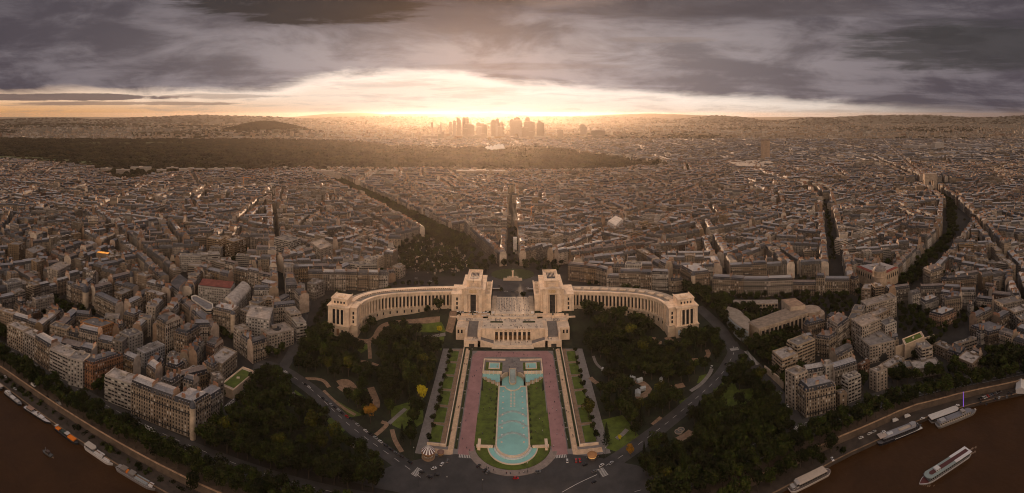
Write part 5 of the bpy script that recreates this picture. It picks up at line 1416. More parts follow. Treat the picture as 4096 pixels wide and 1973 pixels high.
def gen_city():
    R = CITY_R
    polys = [[((-4800, 200), 0), ((4800, 200), 0), ((4800, 4900), 0), ((-4800, 4900), 0)]]
    stack = polys; polys = []
    while stack:
        pl = stack.pop(); pts = [x for x, _ in pl]
        if all(abs(atan2(p[0], max(p[1], 1))) > 1.2 for p in pts) and abs(area(pts)) < 3e6: continue
        if abs(area(pts)) < 150000: polys.append(pl); continue
        M = np.array(pts); c = M.mean(0); u, s_, vt = np.linalg.svd(M - c); ax = vt[0]
        a = atan2(ax[1], ax[0]) + PI/2 + R.gauss(0, .22)
        stack += split(pl, (c[0] + ax[0]*R.uniform(-.12, .12)*s_[0], c[1] + ax[1]*R.uniform(-.12, .12)*s_[0]), (cos(a), sin(a)), 12)
    for line, w in AVEN:
        for a, b in zip(line, line[1:]):
            new = []
            L = dist(a, b); e = ((b[0]-a[0])/L, (b[1]-a[1])/L)
            for pl in polys:
                pts = [x for x, _ in pl]
                hit = any(inpoly(V2(a, b, k/12), pts) for k in range(13))
                new += split(pl, a, e, w) if hit else [pl]
            polys = new
    stack = polys; blocks = []
    while stack:
        pl = stack.pop(); pts = [x for x, _ in pl]
        A = abs(area(pts)); cx, cy = sum(p[0] for p in pts)/len(pts), sum(p[1] for p in pts)/len(pts); r = math.hypot(cx, cy)
        if A < 300000:
            if all(abs(atan2(p[0], max(p[1], 1))) > 1.2 for p in pts) or min(math.hypot(*p) for p in pts) > 4700: continue
        lim = R.uniform(6500, 12500) * (1.0 if r < 1600 else 1.5)
        if A < lim: blocks.append(pts); continue
        M = np.array(pts); c = M.mean(0); u, s_, vt = np.linalg.svd(M - c); ax = vt[0]
        a = atan2(ax[1], ax[0]) + PI/2 + R.gauss(0, .10)
        pc = (c[0] + ax[0]*R.uniform(-.15, .15)*s_[0]*.7, c[1] + ax[1]*R.uniform(-.15, .15)*s_[0]*.7)
        w = 9 if A < 40000 else (11 if A < 200000 else 15)
        sp = split(pl, pc, (cos(a), sin(a)), w + R.uniform(0, 2))
        if len(sp) < 2: blocks.append(pts); continue
        stack += sp
    for pts in blocks:
        if area(pts) < 0: pts = pts[::-1]
        cx, cy = sum(p[0] for p in pts)/len(pts), sum(p[1] for p in pts)/len(pts); r = math.hypot(cx, cy)
        far = r > 2300; hb = R.uniform(17.5, 22.5); D0 = R.uniform(11, 14.5); n = len(pts); modern = R.random() < .1; pal = (R.choice(ZINC), R.choice(SLATE), R.choices(WALLC, WW)[0])
        inner = [(p, 0) for p in pts]
        for i in range(n):
            a, b = pts[i], pts[(i+1) % n]; L = dist(a, b)
            if L < 7: continue
            e = ((b[0]-a[0])/L, (b[1]-a[1])/L); nn_ = (-e[1], e[0])
            inner = clip(inner, a, nn_, D0 + 5)
            s = 0.0; Lx = L - D0 * .9
            while s < Lx - 5:
                w = R.uniform(13, 25) * (1.0 if not far else 1.5); w = min(w, Lx - s)
                if Lx - s - w < 8: w = Lx - s
                d = D0 * R.uniform(.9, 1.1)
                q = [(a[0]+e[0]*u_+nn_[0]*v_, a[1]+e[1]*u_+nn_[1]*v_) for u_, v_ in ((s, 0), (s+w-.05, 0), (s+w-.05, d), (s, d))]
                s += w
                LOTS.append((q, hb + R.uniform(-1.5, 1.5) + (R.uniform(-8, 8) if R.random() < .14 else 0), modern, R.random(), pal))
        ip = [x for x, _ in inner]
        if len(ip) >= 3 and abs(area(ip)) > 350:
            k = min(9, int(abs(area(ip)) / 260)); c = (sum(p[0] for p in ip)/len(ip), sum(p[1] for p in ip)/len(ip)); e0 = atan2(pts[1][1]-pts[0][1], pts[1][0]-pts[0][0])
            for _ in range(k):
                p = V2(c, R.choice(ip), R.uniform(.1, .8)); w, d = R.uniform(8, 16), R.uniform(7, 11); an = e0 + R.choice((0, PI/2)); ca, sa = cos(an), sin(an)
                q = [(p[0]+ca*x-sa*y, p[1]+sa*x+ca*y) for x, y in ((-w/2, -d/2), (w/2, -d/2), (w/2, d/2), (-w/2, d/2))]
                LOTS.append((q, hb * R.uniform(.35, 1.0), False, R.random(), pal))
gen_city()
good = []
for q, h, modern, rn, pal in LOTS:
    c = ((q[0][0]+q[2][0])/2, (q[0][1]+q[2][1])/2)
    if free(q, c): good.append((math.hypot(*c), q, h, modern, rn, c, pal))
good.sort(key=lambda g: g[0])
def pick(rn, modern, R):
    if modern and rn < .75 or rn < .15: return R.choice(('flat', 'bands', 'grid'))
    return 'row' if rn < .9 else 'hip'
N_NEAR = 300 - len(TR) + 8
LAND = [('the left palace wing', (-120, 610)), ('the right palace wing', (120, 610)), ('the scaffolded house', None), ('the cemetery', CEMET[0]), ('the domed museum', U(*px('o', 290, 230), 44)), ('the triangular museum', U(*px('i', 520, 420), 31)), ('the barrel-vaulted building', U(*px('n', 680, 540), 40)), ('the dark square on the left', GK('m', 560, 680)), ('the ochre towers', U(*px('m', 150, 60), 60)), ('the red-roofed office', U(*px('n', 460, 440), 50)), ('the tree-lined avenue', (-250, 1100)), ('the round lawn', (0, 752)), ('the far right museum wings', U(*px('o', 1520, 540), 40)), ('the white slab of balconies', U(*px('n', 1150, 38), 60)), ('the long right-hand row', U(*px('i', 400, 58), 50)), ('the tall terraced corner house', U(*px('o', 800, 235), 50))]
LAND[2] = ('the scaffolded house', U(*px('n', 860, 730), 40))
ordn = lambda n: '%d%s' % (n, 'th' if 10 <= n % 100 <= 20 else {1: 'st', 2: 'nd', 3: 'rd'}.get(n % 10, 'th'))
sel, rest, cnt = [], [], {}
for g in good:
    pxx, pyy = P(g[5][0], g[5][1], 40)
    if len(sel) < N_NEAR and 20 < pxx < 4076 and pyy < 1950: sel.append(g)
    else: rest.append(g)
for i, (r, q, h, modern, rn, c, pal) in enumerate(sel):
    R = random.Random(i*7 + 1); st = pick(rn, modern, R)
    if st in ('flat', 'bands', 'grid'): h *= R.uniform(1.0, 1.35)
    wn, wc = R.choices(WALLC, WW)[0]; k_ = R.uniform(.75, 1.35); wc = tuple(min(.8, v*k_) for v in wc)
    ln, lp = min(LAND, key=lambda l: dist(l[1], c)); pa, pb_ = P(*c, 40), P(*lp, 40)
    sd = ('left of' if pa[0] < pb_[0] else 'right of') if abs(pa[0]-pb_[0]) > 1.2*abs(pa[1]-pb_[1]) else ('above' if pa[1] < pb_[1] else 'below')
    kind = {'row': 'mansard house', 'hip': 'hip-roofed house', 'flat': 'flat-roofed block', 'bands': 'balcony block', 'grid': 'gridded block'}[st]
    key = (wn, kind, sd, ln); cnt[key] = cnt.get(key, 0) + 1
    lab = '%s %s, %s such one %s %s, counting outward' % (wn, kind, ordn(cnt[key]), sd, ln)
    z0 = min(tz(*p) for p in q); near_house(q, z0, h, st, wc, wn, lab, 'houses of the near city blocks', i*17 + 3, (0, 1, 2, 3) if st != 'row' else (0, 2))
CITY = MB()
for i, (r, q, h, modern, rn, c, pal) in enumerate(rest):
    R = random.Random(i*5 + 2); st = pick(rn, modern, R)
    if st in ('flat', 'bands', 'grid'): h *= R.uniform(1.0, 1.4)
    wn, wc = R.choices(WALLC, WW)[0] if R.random() < .5 else pal[2]; k_ = R.choice((.55, .75, .9, 1.1, 1.35, 1.7)); wc = tuple(min(.8, v*k_) for v in wc)
    lod = 0 if r < 1500 else (1 if r < 2500 else 2)
    if st == 'hip' and lod == 2: st = 'row'
    house_geo(q, tz(*c), h, st, R, CITY, CITY, lambda: CITY, wc, False, lod, pal[:2])
# suburbs beyond: thinner and thinner rows of blocks out to the hills
R = random.Random(99)
n_sub = 0
for _ in range(26000):
    r = 4300 * (3.2 ** R.random()); a = R.uniform(-1.12, 1.12); x, y = r*sin(a), r*cos(a)
    if inpoly((x, y), BOIS) or math.hypot(x - VAL[0], y - VAL[1]) < 420 or tz(x, y) > 75: continue
    dens = .5 + .5*sin(x*.0021 + 1) * sin(y*.0017)
    if a < -.3 and r > 5000: dens *= .75
    if R.random() > dens + .25: continue
    p = R.random(); w, d, h = (R.uniform(14, 34), R.uniform(10, 16), R.uniform(7, 17)) if p < .86 else ((R.uniform(45, 110), R.uniform(12, 16), R.uniform(16, 30)) if p < .975 else (R.uniform(18, 26), R.uniform(14, 20), R.uniform(35, 58)))
    z = tz(x, y); wc = R.choices(WALLC, WW)[0][1]; CITY.obox(x, y, R.uniform(-.5, .5) + a*.3, w, d, z-4, z+h, 2, wc, 6, R.choice([(.3, .28, .27), (.2, .19, .18), (.26, .15, .1), (.4, .38, .36)])); n_sub += 1
tag(CITY.build('city_houses', CM), 'mass of distant rooftops of the city and its suburbs', kind='stuff')
# ------------------------------------------------------------------ trees
def crown_mesh(seed, nleaf=1100, rx=5.6, rz=5.0, zc=9.0, size=1.15, base=(.030, .046, .011)):
    R = random.Random(seed); m = MB(); lobes = []
    for i in range(11):
        a = R.uniform(0, 2*PI); u = R.uniform(-.55, .9); rr = sqrt(max(.05, 1 - u*u)) * R.uniform(.35, .72)
        lobes.append((Vector((rx*rr*cos(a), rx*rr*sin(a), zc + rz*u*.72)), R.uniform(.36, .56) * rx, R.uniform(.72, 1.3)))
    lobes.append((Vector((0, 0, zc)), rx*.7, .8))
    for i in range(nleaf):
        c, r, tint = lobes[i % len(lobes)]
        d = Vector((R.gauss(0, 1), R.gauss(0, 1), R.gauss(.15, 1))).normalized(); rad_ = r * R.uniform(.62, 1.06)
        p = c + Vector((d.x*rad_, d.y*rad_, d.z*rad_*.85))
        n = (d + Vector((R.gauss(0, .5), R.gauss(0, .5), R.gauss(.2, .5)))).normalized(); t = n.orthogonal().normalized(); b = n.cross(t)
        an = R.uniform(0, PI); t, b = t*cos(an) + b*sin(an), b*cos(an) - t*sin(an); s = size * R.uniform(.6, 1.35)
        k = tint * R.uniform(.7, 1.4); col = (base[0]*k*R.uniform(.8, 1.3), base[1]*k, base[2]*k)
        m.poly([tuple(p - t*s*.5), tuple(p + b*s*.42), tuple(p + t*s*.5), tuple(p - b*s*.42)], 0, col)
    return m
def trunk_mesh(seed, h=8.5, r=.42):
    R = random.Random(seed); m = MB(); m.tube((0, 0, -.6), (0.1, 0, h*.55), r, r*.7, 7)
    for i in range(4):
        a = 2*PI*i/4 + R.uniform(-.4, .4); m.tube((0.1, 0, h*(.42 + .04*i)), (cos(a)*2.6, sin(a)*2.6, h*(.85 + .1*R.random())), r*.45, r*.16, 5)
    m.tube((.1, 0, h*.5), (R.uniform(-.5, .5), R.uniform(-.5, .5), h*1.15), r*.6, r*.2, 6)
    return m
def tree_proto(seed, **k):
    lm = k.pop('leaf', M_LEAF)
    t = thing('tree', '', 'tree'); crown_mesh(seed, **k).build('crown', lm, t); trunk_mesh(seed).build('trunk', M_BARK, t); return t
PROT = [tree_proto(s, rx=5.4 + .25*(s % 4), rz=4.2 + .5*(s % 3), nleaf=1150) for s in range(1, 8)]
PROT_Y = tree_proto(41, rx=4.6, rz=5.6, leaf=M_LEAFY, nleaf=1000); PROT_O = tree_proto(43, rx=4.6, rz=5.2, leaf=M_LEAFO, nleaf=1000)
PROT_L = [tree_proto(51 + i, rx=5.0, rz=4.8, base=(.075, .088, .014)) for i in range(2)]
def conifer():
    t = thing('tree', '', 'tree'); R = random.Random(4); m = MB()
    for i in range(900):
        u = R.random(); z = 2 + 13*u; r = (1 - u)*4.2*(.75 + .25*sin(z*3.2)) * R.uniform(.4, 1); a = R.uniform(0, 2*PI); s = R.uniform(.6, 1.1)
        p = Vector((r*cos(a), r*sin(a), z)); t_ = Vector((cos(a), sin(a), -.35)) * s; b = Vector((-sin(a), cos(a), .1)) * s * .6
        k = R.uniform(.6, 1.3); m.poly([tuple(p - t_*.5), tuple(p + b*.5), tuple(p + t_*.5), tuple(p - b*.5)], 0, (.026*k, .040*k, .022*k))
    m.build('crown', M_LEAF, t); m = MB(); m.tube((0, 0, -.5), (0, 0, 13.5), .4, .08, 7); m.build('trunk', M_BARK, t); return t
PROT_C = conifer()
ROADPTS = []
for k, l in ROADS.items(): ROADPTS += [(p, 9.0) for p in resample(l, 6)]
PATHPX = {'g': [(785,425),(860,500),(950,570),(1040,620),(720,330),(800,370),(960,370),(1000,420),(930,390),(1180,440),(1205,530),(1150,200),(1390,610),(1340,655),(1270,715),(1345,800),(1390,880),(1350,1110),(1015,850)],
          'p': [(430,985),(560,1005),(700,1020),(780,960),(820,880),(870,820),(950,790),(1080,775),(1150,765),(1280,755),(1400,750),(1500,748),(550,920),(710,1130),(1715,820),(1735,740)],
          'h': [(730,40),(860,30),(1120,180),(600,350),(560,340),(650,440),(590,470),(620,365),(480,775),(940,745),(1015,770),(1150,330),(880,395),(780,350)]}
for k, v in PATHPX.items(): ROADPTS += [(GK(k, *p), 7.0) for p in v]
LAWNPX = {'g': [(560,500),(870,700),(920,560),(1440,620),(1500,560),(1400,690)], 'p': [(1250,850),(1450,850),(1600,840),(1500,1010),(1420,1000),(600,1100)], 'h': [(400,690),(450,800),(380,870),(520,830),(1450,480),(1300,600),(1480,540),(1110,340)]}
for k, v in LAWNPX.items(): ROADPTS += [(GK(k, *p), 9.0) for p in v]
TREES = []; R = random.Random(12)
PTS2 = []
for l, w in PATHL: PTS2 += [(q, w*.5 + 3.5, 15.0) for q in resample(l, 5)]
for k in ('garden_l', 'garden_r', 'mun_up', 'delessert'): PTS2 += [(q, 8.5, 19.0) for q in resample(ROADS[k], 6)]
for k, v in LAWNPX.items(): PTS2 += [(GK(k, *p), 7.0, 12.0) for p in v]
def ok_tree(p, gap):
    x, y = p
    for q, lat, al in PTS2:
        ddx, ddy = x - q[0], y - q[1]
        if abs(ddx) < 24 and abs(ddy) < 24:
            r = math.hypot(*q); a_ = -(ddx*q[0] + ddy*q[1])/r; l_ = abs(ddx*q[1] - ddy*q[0])/r
            if -4 < a_ < al and l_ < lat: return False
    if abs(x) < 82 and 380 < y < 600: return False
    if y > 520 and y < 668 and abs(x) < 232:                      # palace body
        if 30 < abs(x) < 235 and any(dist((abs(x), y), w) < 13 for w in WING): return False
        if abs(x) > 172 and y > 532: return False
        if abs(x) < 90 and y > 560: return False
        if y > 612 and abs(x) < 84: return False
        yy = lerp_tab([(71, 618.6), (100, 613), (130, 604), (153, 594), (168, 580), (177, 563)], abs(x))
        if y > yy - 9 and y < yy + 30 and abs(x) < 180: return False
    if -118 < x < 118 and 340 < y < 392 and abs(x) < 100: return False
    for q, rr in ROADPTS:
        if abs(q[0]-x) < rr and abs(q[1]-y) < rr and dist(p, q) < rr: return False
    for q, _ in TR:
        if dist(q[0], p) < 90:
            if inpoly(p, q): return False
            for i in range(4):
                a, b = q[i], q[(i+1) % 4]; l2 = dist(a, b)**2 or 1; t_ = max(0, min(1, ((x-a[0])*(b[0]-a[0]) + (y-a[1])*(b[1]-a[1]))/l2))
                if dist(p, V2(a, b, t_)) < 4.2: return False
    for t_ in TREES:
        if abs(t_[0]-x) < gap and abs(t_[1]-y) < gap and dist((t_[0], t_[1]), p) < gap: return False
    return True
def scatter(poly, n, gap, zone, s0=.8, s1=1.25, kinds=None):
    xs, ys = [p[0] for p in poly], [p[1] for p in poly]
    for _ in range(n):
        p = (R.uniform(min(xs), max(xs)), R.uniform(min(ys), max(ys)))
        if not inpoly(p, poly) or not ok_tree(p, gap): continue
        k = R.random(); kind = 'd' if k < .78 else ('l' if k < .90 else 'c')
        TREES.append((p[0], p[1], R.uniform(s0, s1), kind, zone))
def row(line, step, zone, s=.95, jit=1.2):
    for p in resample(line, step):
        q = (p[0] + R.uniform(-jit, jit), p[1] + R.uniform(-jit, jit))
        if ok_tree(q, step*.6): TREES.append((q[0], q[1], s*R.uniform(.85, 1.15), 'd', zone))
# single trees told apart in the photo
SPECIAL = [('f', 75, 530, PROT_Y, 1.25, 'bright yellow-green tree beside the grey path left of the fountain'), ('g', 1160, 690, PROT_O, 1.25, 'rust and gold autumn tree near the left garden road'),
           ('p', 1575, 930, PROT_Y, .8, 'small yellowish tree at the crossing below the left palace wing'), ('r', 1200, 1000, PROT_L[0], 1.5, 'bright yellow-green tree in the dark garden below the right palace wing'),
           ('h', 540, 950, PROT_O, .7, 'small orange-tinged tree beside the right garden road'), ('h', 455, 830, PROT_Y, .4, 'small golden shrub-like tree near the right lawn path'), ('i', 1210, 690, PROT_L[1], 1.1, 'light green tree in the court between the pale blocks, right'),
           ('f', 1400, 640, PROT_L[1], 1.2, 'lone leafy tree over the square lawns right of the fountain'), ('g', 820, 290, PROT_L[0], 1.25, 'olive-lit tree at the bend of the left garden path'), ('h', 350, 860, PROT_C, 1.25, 'blue-green conifer by the lower right lawn'), ('g', 1410, 830, PROT_C, 1.0, 'dark conifer beside the lower left garden path')]
for k, x, y, pr, s, lab in SPECIAL:
    p = GK(k, x, y); place(pr, (p[0], p[1], tz(*p)), R.uniform(0, 6), s, lab, None, 'tree'); TREES.append((p[0], p[1], s, 'x', ''))
for s, side in ((-1, 'left'), (1, 'right')):
    for k in range(12):
        TREES.append((s*(69.5 + R.uniform(-1, 1)), 404 + k*12.3 + R.uniform(-2, 2), R.uniform(.42, .62), 'd', 'small tree on the square lawns %s of the fountain' % side))
row([(x, yb(x) + 9.5) for x in range(-640, -75, 10)], 13, 'dark tree low on the left river quay', .85)
row([(x, yb(x) + 8) for x in range(95, 262, 10)], 9, 'dark tree low on the right river quay', 1.0)
QR = [[(x, yb(x) + o) for x in range(-640, 640, 10)] for o in (18.5, 27, 54, 62)]
for o, (ln, sc_) in enumerate(zip(QR, (1.05, 1.15, 1.2, 1.15))):
    for sd, f in (('left', lambda p: p[0] < -75), ('right', lambda p: p[0] > 95)):
        row([p for p in ln if f(p)], 9.5, 'dark tree %s the %s quay avenue' % (('riverside on', 'in the river row of', 'inside', 'in the inner row of')[o], sd), sc_)
scatter([(-275, 345), (-110, 340), (-84, 380), (-84, 640), (-232, 640), (-236, 560), (-226, 500), (-262, 400)], 7000, 8.0, 'dark tree in the left garden', .85, 1.4)
scatter([(110, 338), (240, 352), (262, 385), (318, 470), (305, 545), (240, 650), (84, 640), (84, 380)], 7000, 8.0, 'dark tree in the right garden', .85, 1.4)
scatter([GK('i', *p) for p in ((60,620),(200,560),(330,740),(640,1030),(740,1260),(500,1330),(0,1330),(0,700))], 1500, 8.6, 'dark tree in the park corner by the right street')
scatter([GK('i', *p) for p in ((0,205),(1330,170),(1340,330),(1040,420),(950,470),(560,600),(430,660),(250,600),(60,400))], 2500, 8.5, 'dark tree round the triangular museum', .6, .95)
scatter([GK('i', *p) for p in ((1060,620),(1260,560),(1300,740),(1080,780))], 300, 7.5, 'dark tree in the court between the pale blocks, right', .5, .8)
scatter([GK('o', *p) for p in ((480,540),(640,600),(1000,700),(1200,640),(1340,640),(900,900),(760,860),(500,860))], 1200, 8, 'dark tree in the hillside garden, right', .6, 1.0)
scatter([GK('o', *p) for p in ((640,1000),(830,950),(830,1100),(640,1130))], 300, 8, 'dark tree below the long retaining wall, right', .8, 1.1)
scatter([GK('o', *p) for p in ((1270,1080),(1727,1000),(1727,1241),(1230,1241))], 700, 9, 'dark tree in the far right quay clump', .9, 1.3)
scatter([GK('m', *p) for p in ((330,640),(500,570),(630,650),(770,660),(700,780),(480,750),(330,720))], 500, 8.5, 'dark tree in the shadowed square, left', .7, 1.05)
scatter([GK('n', *p) for p in ((600,150),(760,120),(800,220),(640,250))], 300, 9, 'dark tree in the grove among the left blocks', .8, 1.1)
scatter([GK('n', *p) for p in ((160,560),(260,590),(420,800),(620,930),(760,960),(960,1020),(1180,1010),(1240,880),(1000,1190),(830,1130),(700,1000),(450,850),(250,700))], 1200, 8.5, 'dark tree on the slope below the scaffolded house', .7, 1.05)
scatter([GK('w', *p) for p in ((990,600),(1040,590),(1100,592),(1170,625),(1210,650),(1240,665),(1260,690),(1000,690),(985,650))], 700, 11, 'dark tree of the cemetery', .8, 1.2)
scatter([(-72, 740), (72, 740), (70, 795), (-70, 795)], 300, 9, 'dark tree round the half-round lawn', .7, 1.0)
TREES = [t for t in TREES if not (abs(t[0]) < 36 and 722 < t[1] < 780)]
for a, b in (((-110, 690), (-230, 662)), ((110, 690), (240, 655)), ((240, 655), (420, 596))): row([a, b], 9, 'dark street tree behind the palace', .65)
row([(-96, 899), (-283, 1173), (-533, 1535), (-640, 1700)], 9, 'far', .95, 6); [row([(-96 + o*.82, 899 + o*.57), (-283 + o*.82, 1173 + o*.57), (-533 + o*.82, 1535 + o*.57), (-640 + o*.82, 1700 + o*.57)], 8, 'far', 1.1, 2.5) for o in (-22, -11, 11, 22)]
row([(517, 502), (783, 616), (1047, 829), (1210, 1067)], 9, 'far', .95, 8); row([(525, 515), (783, 626), (1037, 829)], 9, 'far', .95, 5); row([(507, 653), (760, 1013), (930, 1330)], 14, 'far', .7, 4); row([(0, 800), (-3, 1000)], 12, 'far', .6, 6)
row([(470, 560), (620, 500), (760, 420)], 9, 'far', .95, 8); row([(480, 590), (700, 560), (900, 560)], 10, 'far', .95, 9)
for _ in range(420):                                                # courtyard trees here and there
    a = R.uniform(-1.0, 1.0); r = R.uniform(650, 2000); p = (r*sin(a), r*cos(a))
    if p[1] < 640 and abs(p[0]) < 250 or p[1] < 420: continue
    TREES.append((p[0], p[1], R.uniform(.6, .95), 'd', 'far'))
vis = [t for t in TREES if t[3] != 'x']
def tsize(t):
    x_, y_ = P(t[0], t[1], 10)
    return -(t[2] / math.hypot(t[0], t[1])) if -30 < x_ < 4126 and y_ < 2030 and t[4] != 'far' else 1
vis.sort(key=tsize)
near_t, far_t = vis[:289], vis[289:]
FEAT = [('by the carousel', (-67, 385)), ('by the right kiosk', (66, 384)), ('under the left end pavilion', (-200, 536)), ('under the right end pavilion', (200, 536)), ('under the left colonnade', (-120, 600)), ('under the right colonnade', (120, 600)), ('by the terrace stairs, left', (-75, 560)), ('by the terrace stairs, right', (75, 560)), ('opposite the turreted corner house', (-250, 325)), ('opposite the slate mansard corner', (255, 360)), ('by the pale tents', GK('h', 600, 400)), ('by the left grey path', (-84, 450)), ('by the right grey path', (84, 450)), ('by the parked cars', GK('g', 1000, 655)), ('by the twin basins, left', GK('g', 1015, 850)), ('by the twin basins, right', GK('h', 930, 745)), ('by the walled terrace lawn', GK('g', 150, 400)), ('by the restaurant boat', U(*px('t', 350, 1090), 0)), ('by the dark yacht', U(*px('t', 1280, 610), 0)), ('by the white pontoon', U(*px('t', 1740, 420), 0)), ('by the orange barge', U(*px('s', 700, 640), 0)), ('by the beige-roofed barge', U(*px('s', 1040, 845), 0)), ('by the glazed barge', U(*px('s', 1430, 1090), 0)), ('by the long white-deck barge', U(*px('s', 400, 420), 0)), ('at the bend of the left garden road', GK('g', 640, 380)), ('at the right junction', GK('i', 215, 690)), ('low on the left park slope', (-180, 350)), ('low on the right park slope', (190, 370))]
for i, (x, y, s, kind, zone) in enumerate(near_t):
    pr = {'d': PROT[i % 7], 'l': PROT_L[i % 2], 'c': PROT_C}[kind]
    zl = zone if kind == 'd' else zone.replace('dark', 'olive' if kind == 'l' else 'dark conical')
    zl = zl.replace('the left quay avenue', 'left avenue').replace('the right quay avenue', 'right avenue'); zl = ('tall ' if s > 1.15 else ('' if s > .95 else 'small ')) + (zl.replace('small ', '') if s <= .95 else zl) + ', ' + min(FEAT, key=lambda f: dist(f[1], (x, y)))[0]
    place(pr, (x, y, (4.0 if y > yb(x) + 14 else -1.3) if tz(x, y) < 4 else tz(x, y)), R.uniform(0, 6.3), (s*R.uniform(.9, 1.1), s*R.uniform(.9, 1.1), s*R.uniform(.85, 1.15)), zl, zone.replace('dark tree', 'trees').replace('small tree', 'small trees'), 'tree')
# geometry-node scatter for the masses nobody could count
def scatter_obj(name, label, pts, protos):
    coll = bpy.data.collections.new(name + '_kinds')
    for p in protos: coll.objects.link(p)
    me = bpy.data.meshes.new(name); me.from_pydata([p[:3] for p in pts], [], [])
    a = me.attributes.new('s', 'FLOAT', 'POINT'); a.data.foreach_set('value', np.array([p[3] for p in pts], np.float32))
    o = bpy.data.objects.new(name, me); COL.objects.link(o)
    ng = bpy.data.node_groups.new(name, 'GeometryNodeTree'); ng.interface.new_socket('Geometry', in_out='INPUT', socket_type='NodeSocketGeometry'); ng.interface.new_socket('Geometry', in_out='OUTPUT', socket_type='NodeSocketGeometry')
    L = ng.links.new; nd = ng.nodes.new
    gi, go = nd('NodeGroupInput'), nd('NodeGroupOutput'); mp = nd('GeometryNodeMeshToPoints'); ip = nd('GeometryNodeInstanceOnPoints'); ci = nd('GeometryNodeCollectionInfo')
    ci.inputs[0].default_value = coll; ci.inputs['Separate Children'].default_value = True; ci.inputs['Reset Children'].default_value = True; ip.inputs['Pick Instance'].default_value = True
    rv = nd('FunctionNodeRandomValue'); rv.data_type = 'FLOAT_VECTOR'; rv.inputs[0].default_value = (0, 0, 0); rv.inputs[1].default_value = (0, 0, 6.28)
    na_ = nd('GeometryNodeInputNamedAttribute'); na_.data_type = 'FLOAT'; na_.inputs[0].default_value = 's'
    L(gi.outputs[0], mp.inputs[0]); L(mp.outputs[0], ip.inputs['Points']); L(ci.outputs[0], ip.inputs['Instance']); L(rv.outputs[0], ip.inputs['Rotation']); L(na_.outputs[0], ip.inputs['Scale']); L(ip.outputs[0], go.inputs[0])
    o.modifiers.new('scatter', 'NODES').node_group = ng
    return tag(o, label, kind='stuff')
def loose(mb, name, mt):
    o = mb.build(name, mt); COL.objects.unlink(o); return o
kinds = []
for i in range(4):
    m = crown_mesh(70 + i, nleaf=620, size=1.5); k0 = len(m.v); m.tube((0, 0, -.6), (0, 0, 7), .4, .3, 6, 1, (.05, .04, .03)); kinds.append(loose(m, 'street_tree_kind', [M_LEAF, M_BARK]))
scatter_obj('street_trees', 'dark street and courtyard trees among the further blocks', [(t[0], t[1], tz(t[0], t[1]), t[2]) for t in far_t], kinds)
clumps = []
for i in range(5):
    RR = random.Random(200 + i); m = MB()
    for j in range(6):
        cx, cy, r = RR.uniform(-15, 15), RR.uniform(-15, 15), RR.uniform(6, 10); zc = RR.uniform(5, 11); n = 8
        k = RR.uniform(.6, 1.5); col = (.015*k*RR.uniform(.9, 1.25), .0145*k, .007*k)
        ring = lambda f, z, w: [(cx + r*w*cos(2*PI*q/n + j)*RR.uniform(.82, 1.15), cy + r*w*sin(2*PI*q/n + j)*RR.uniform(.82, 1.15), z) for q in range(n)]
        rings = [ring(0, -2, .9), ring(0, zc*.6, 1.0), ring(0, zc + r*.25, .8), ring(0, zc + r*.6, .42)]
        for A_, B_ in zip(rings, rings[1:]):
            for q in range(n): m.poly([A_[q], A_[(q+1) % n], B_[(q+1) % n], B_[q]], 0, col)
        m.poly(rings[-1], 0, col)
    clumps.append(loose(m, 'wood_kind', mat('wood_canopy%d' % i, attr=True, rough=1.0, var=.8, vscale=.009, obj=.5, spec=.1)))
pts = []; R = random.Random(77)
bx_, by_ = [p[0] for p in BOIS], [p[1] for p in BOIS]
for _ in range(30000):
    x, y = R.uniform(min(bx_), max(bx_)), R.uniform(min(by_), max(by_))
    if abs(atan2(x, y)) < 1.15 and inpoly((x + R.gauss(0, 45), y + R.gauss(0, 60)), BOIS):
        if .5 + .5*sin(x*.004 + 2)*sin(y*.006) > .97: continue
        pts.append((x, y, tz(x, y) - 1, R.choice((.6, .8, 1.0, 1.1, 1.3, 1.75))))
for _ in range(1500):
    a, r = R.uniform(0, 2*PI), 430*sqrt(R.random()); x, y = VAL[0] + r*cos(a), VAL[1] + r*sin(a); pts.append((x, y, tz(x, y) - 1, R.uniform(.8, 1.2)))
for _ in range(15000):
    a = R.uniform(-1.12, 1.12); r = 4600*(3.6**R.random()); x, y = r*sin(a), r*cos(a)
    if tz(x, y) > 60 or sin(x*.0013 + .7*sin(y*.0007))*sin(y*.0011 + 2) > .25: pts.append((x, y, tz(x, y) - 1, R.uniform(.9, 1.6)))
scatter_obj('woodland', 'dark brown-green mass of the great wood beyond the rooftops', pts, clumps)
for p in PROT + PROT_L + [PROT_Y, PROT_O, PROT_C]: discard(p)
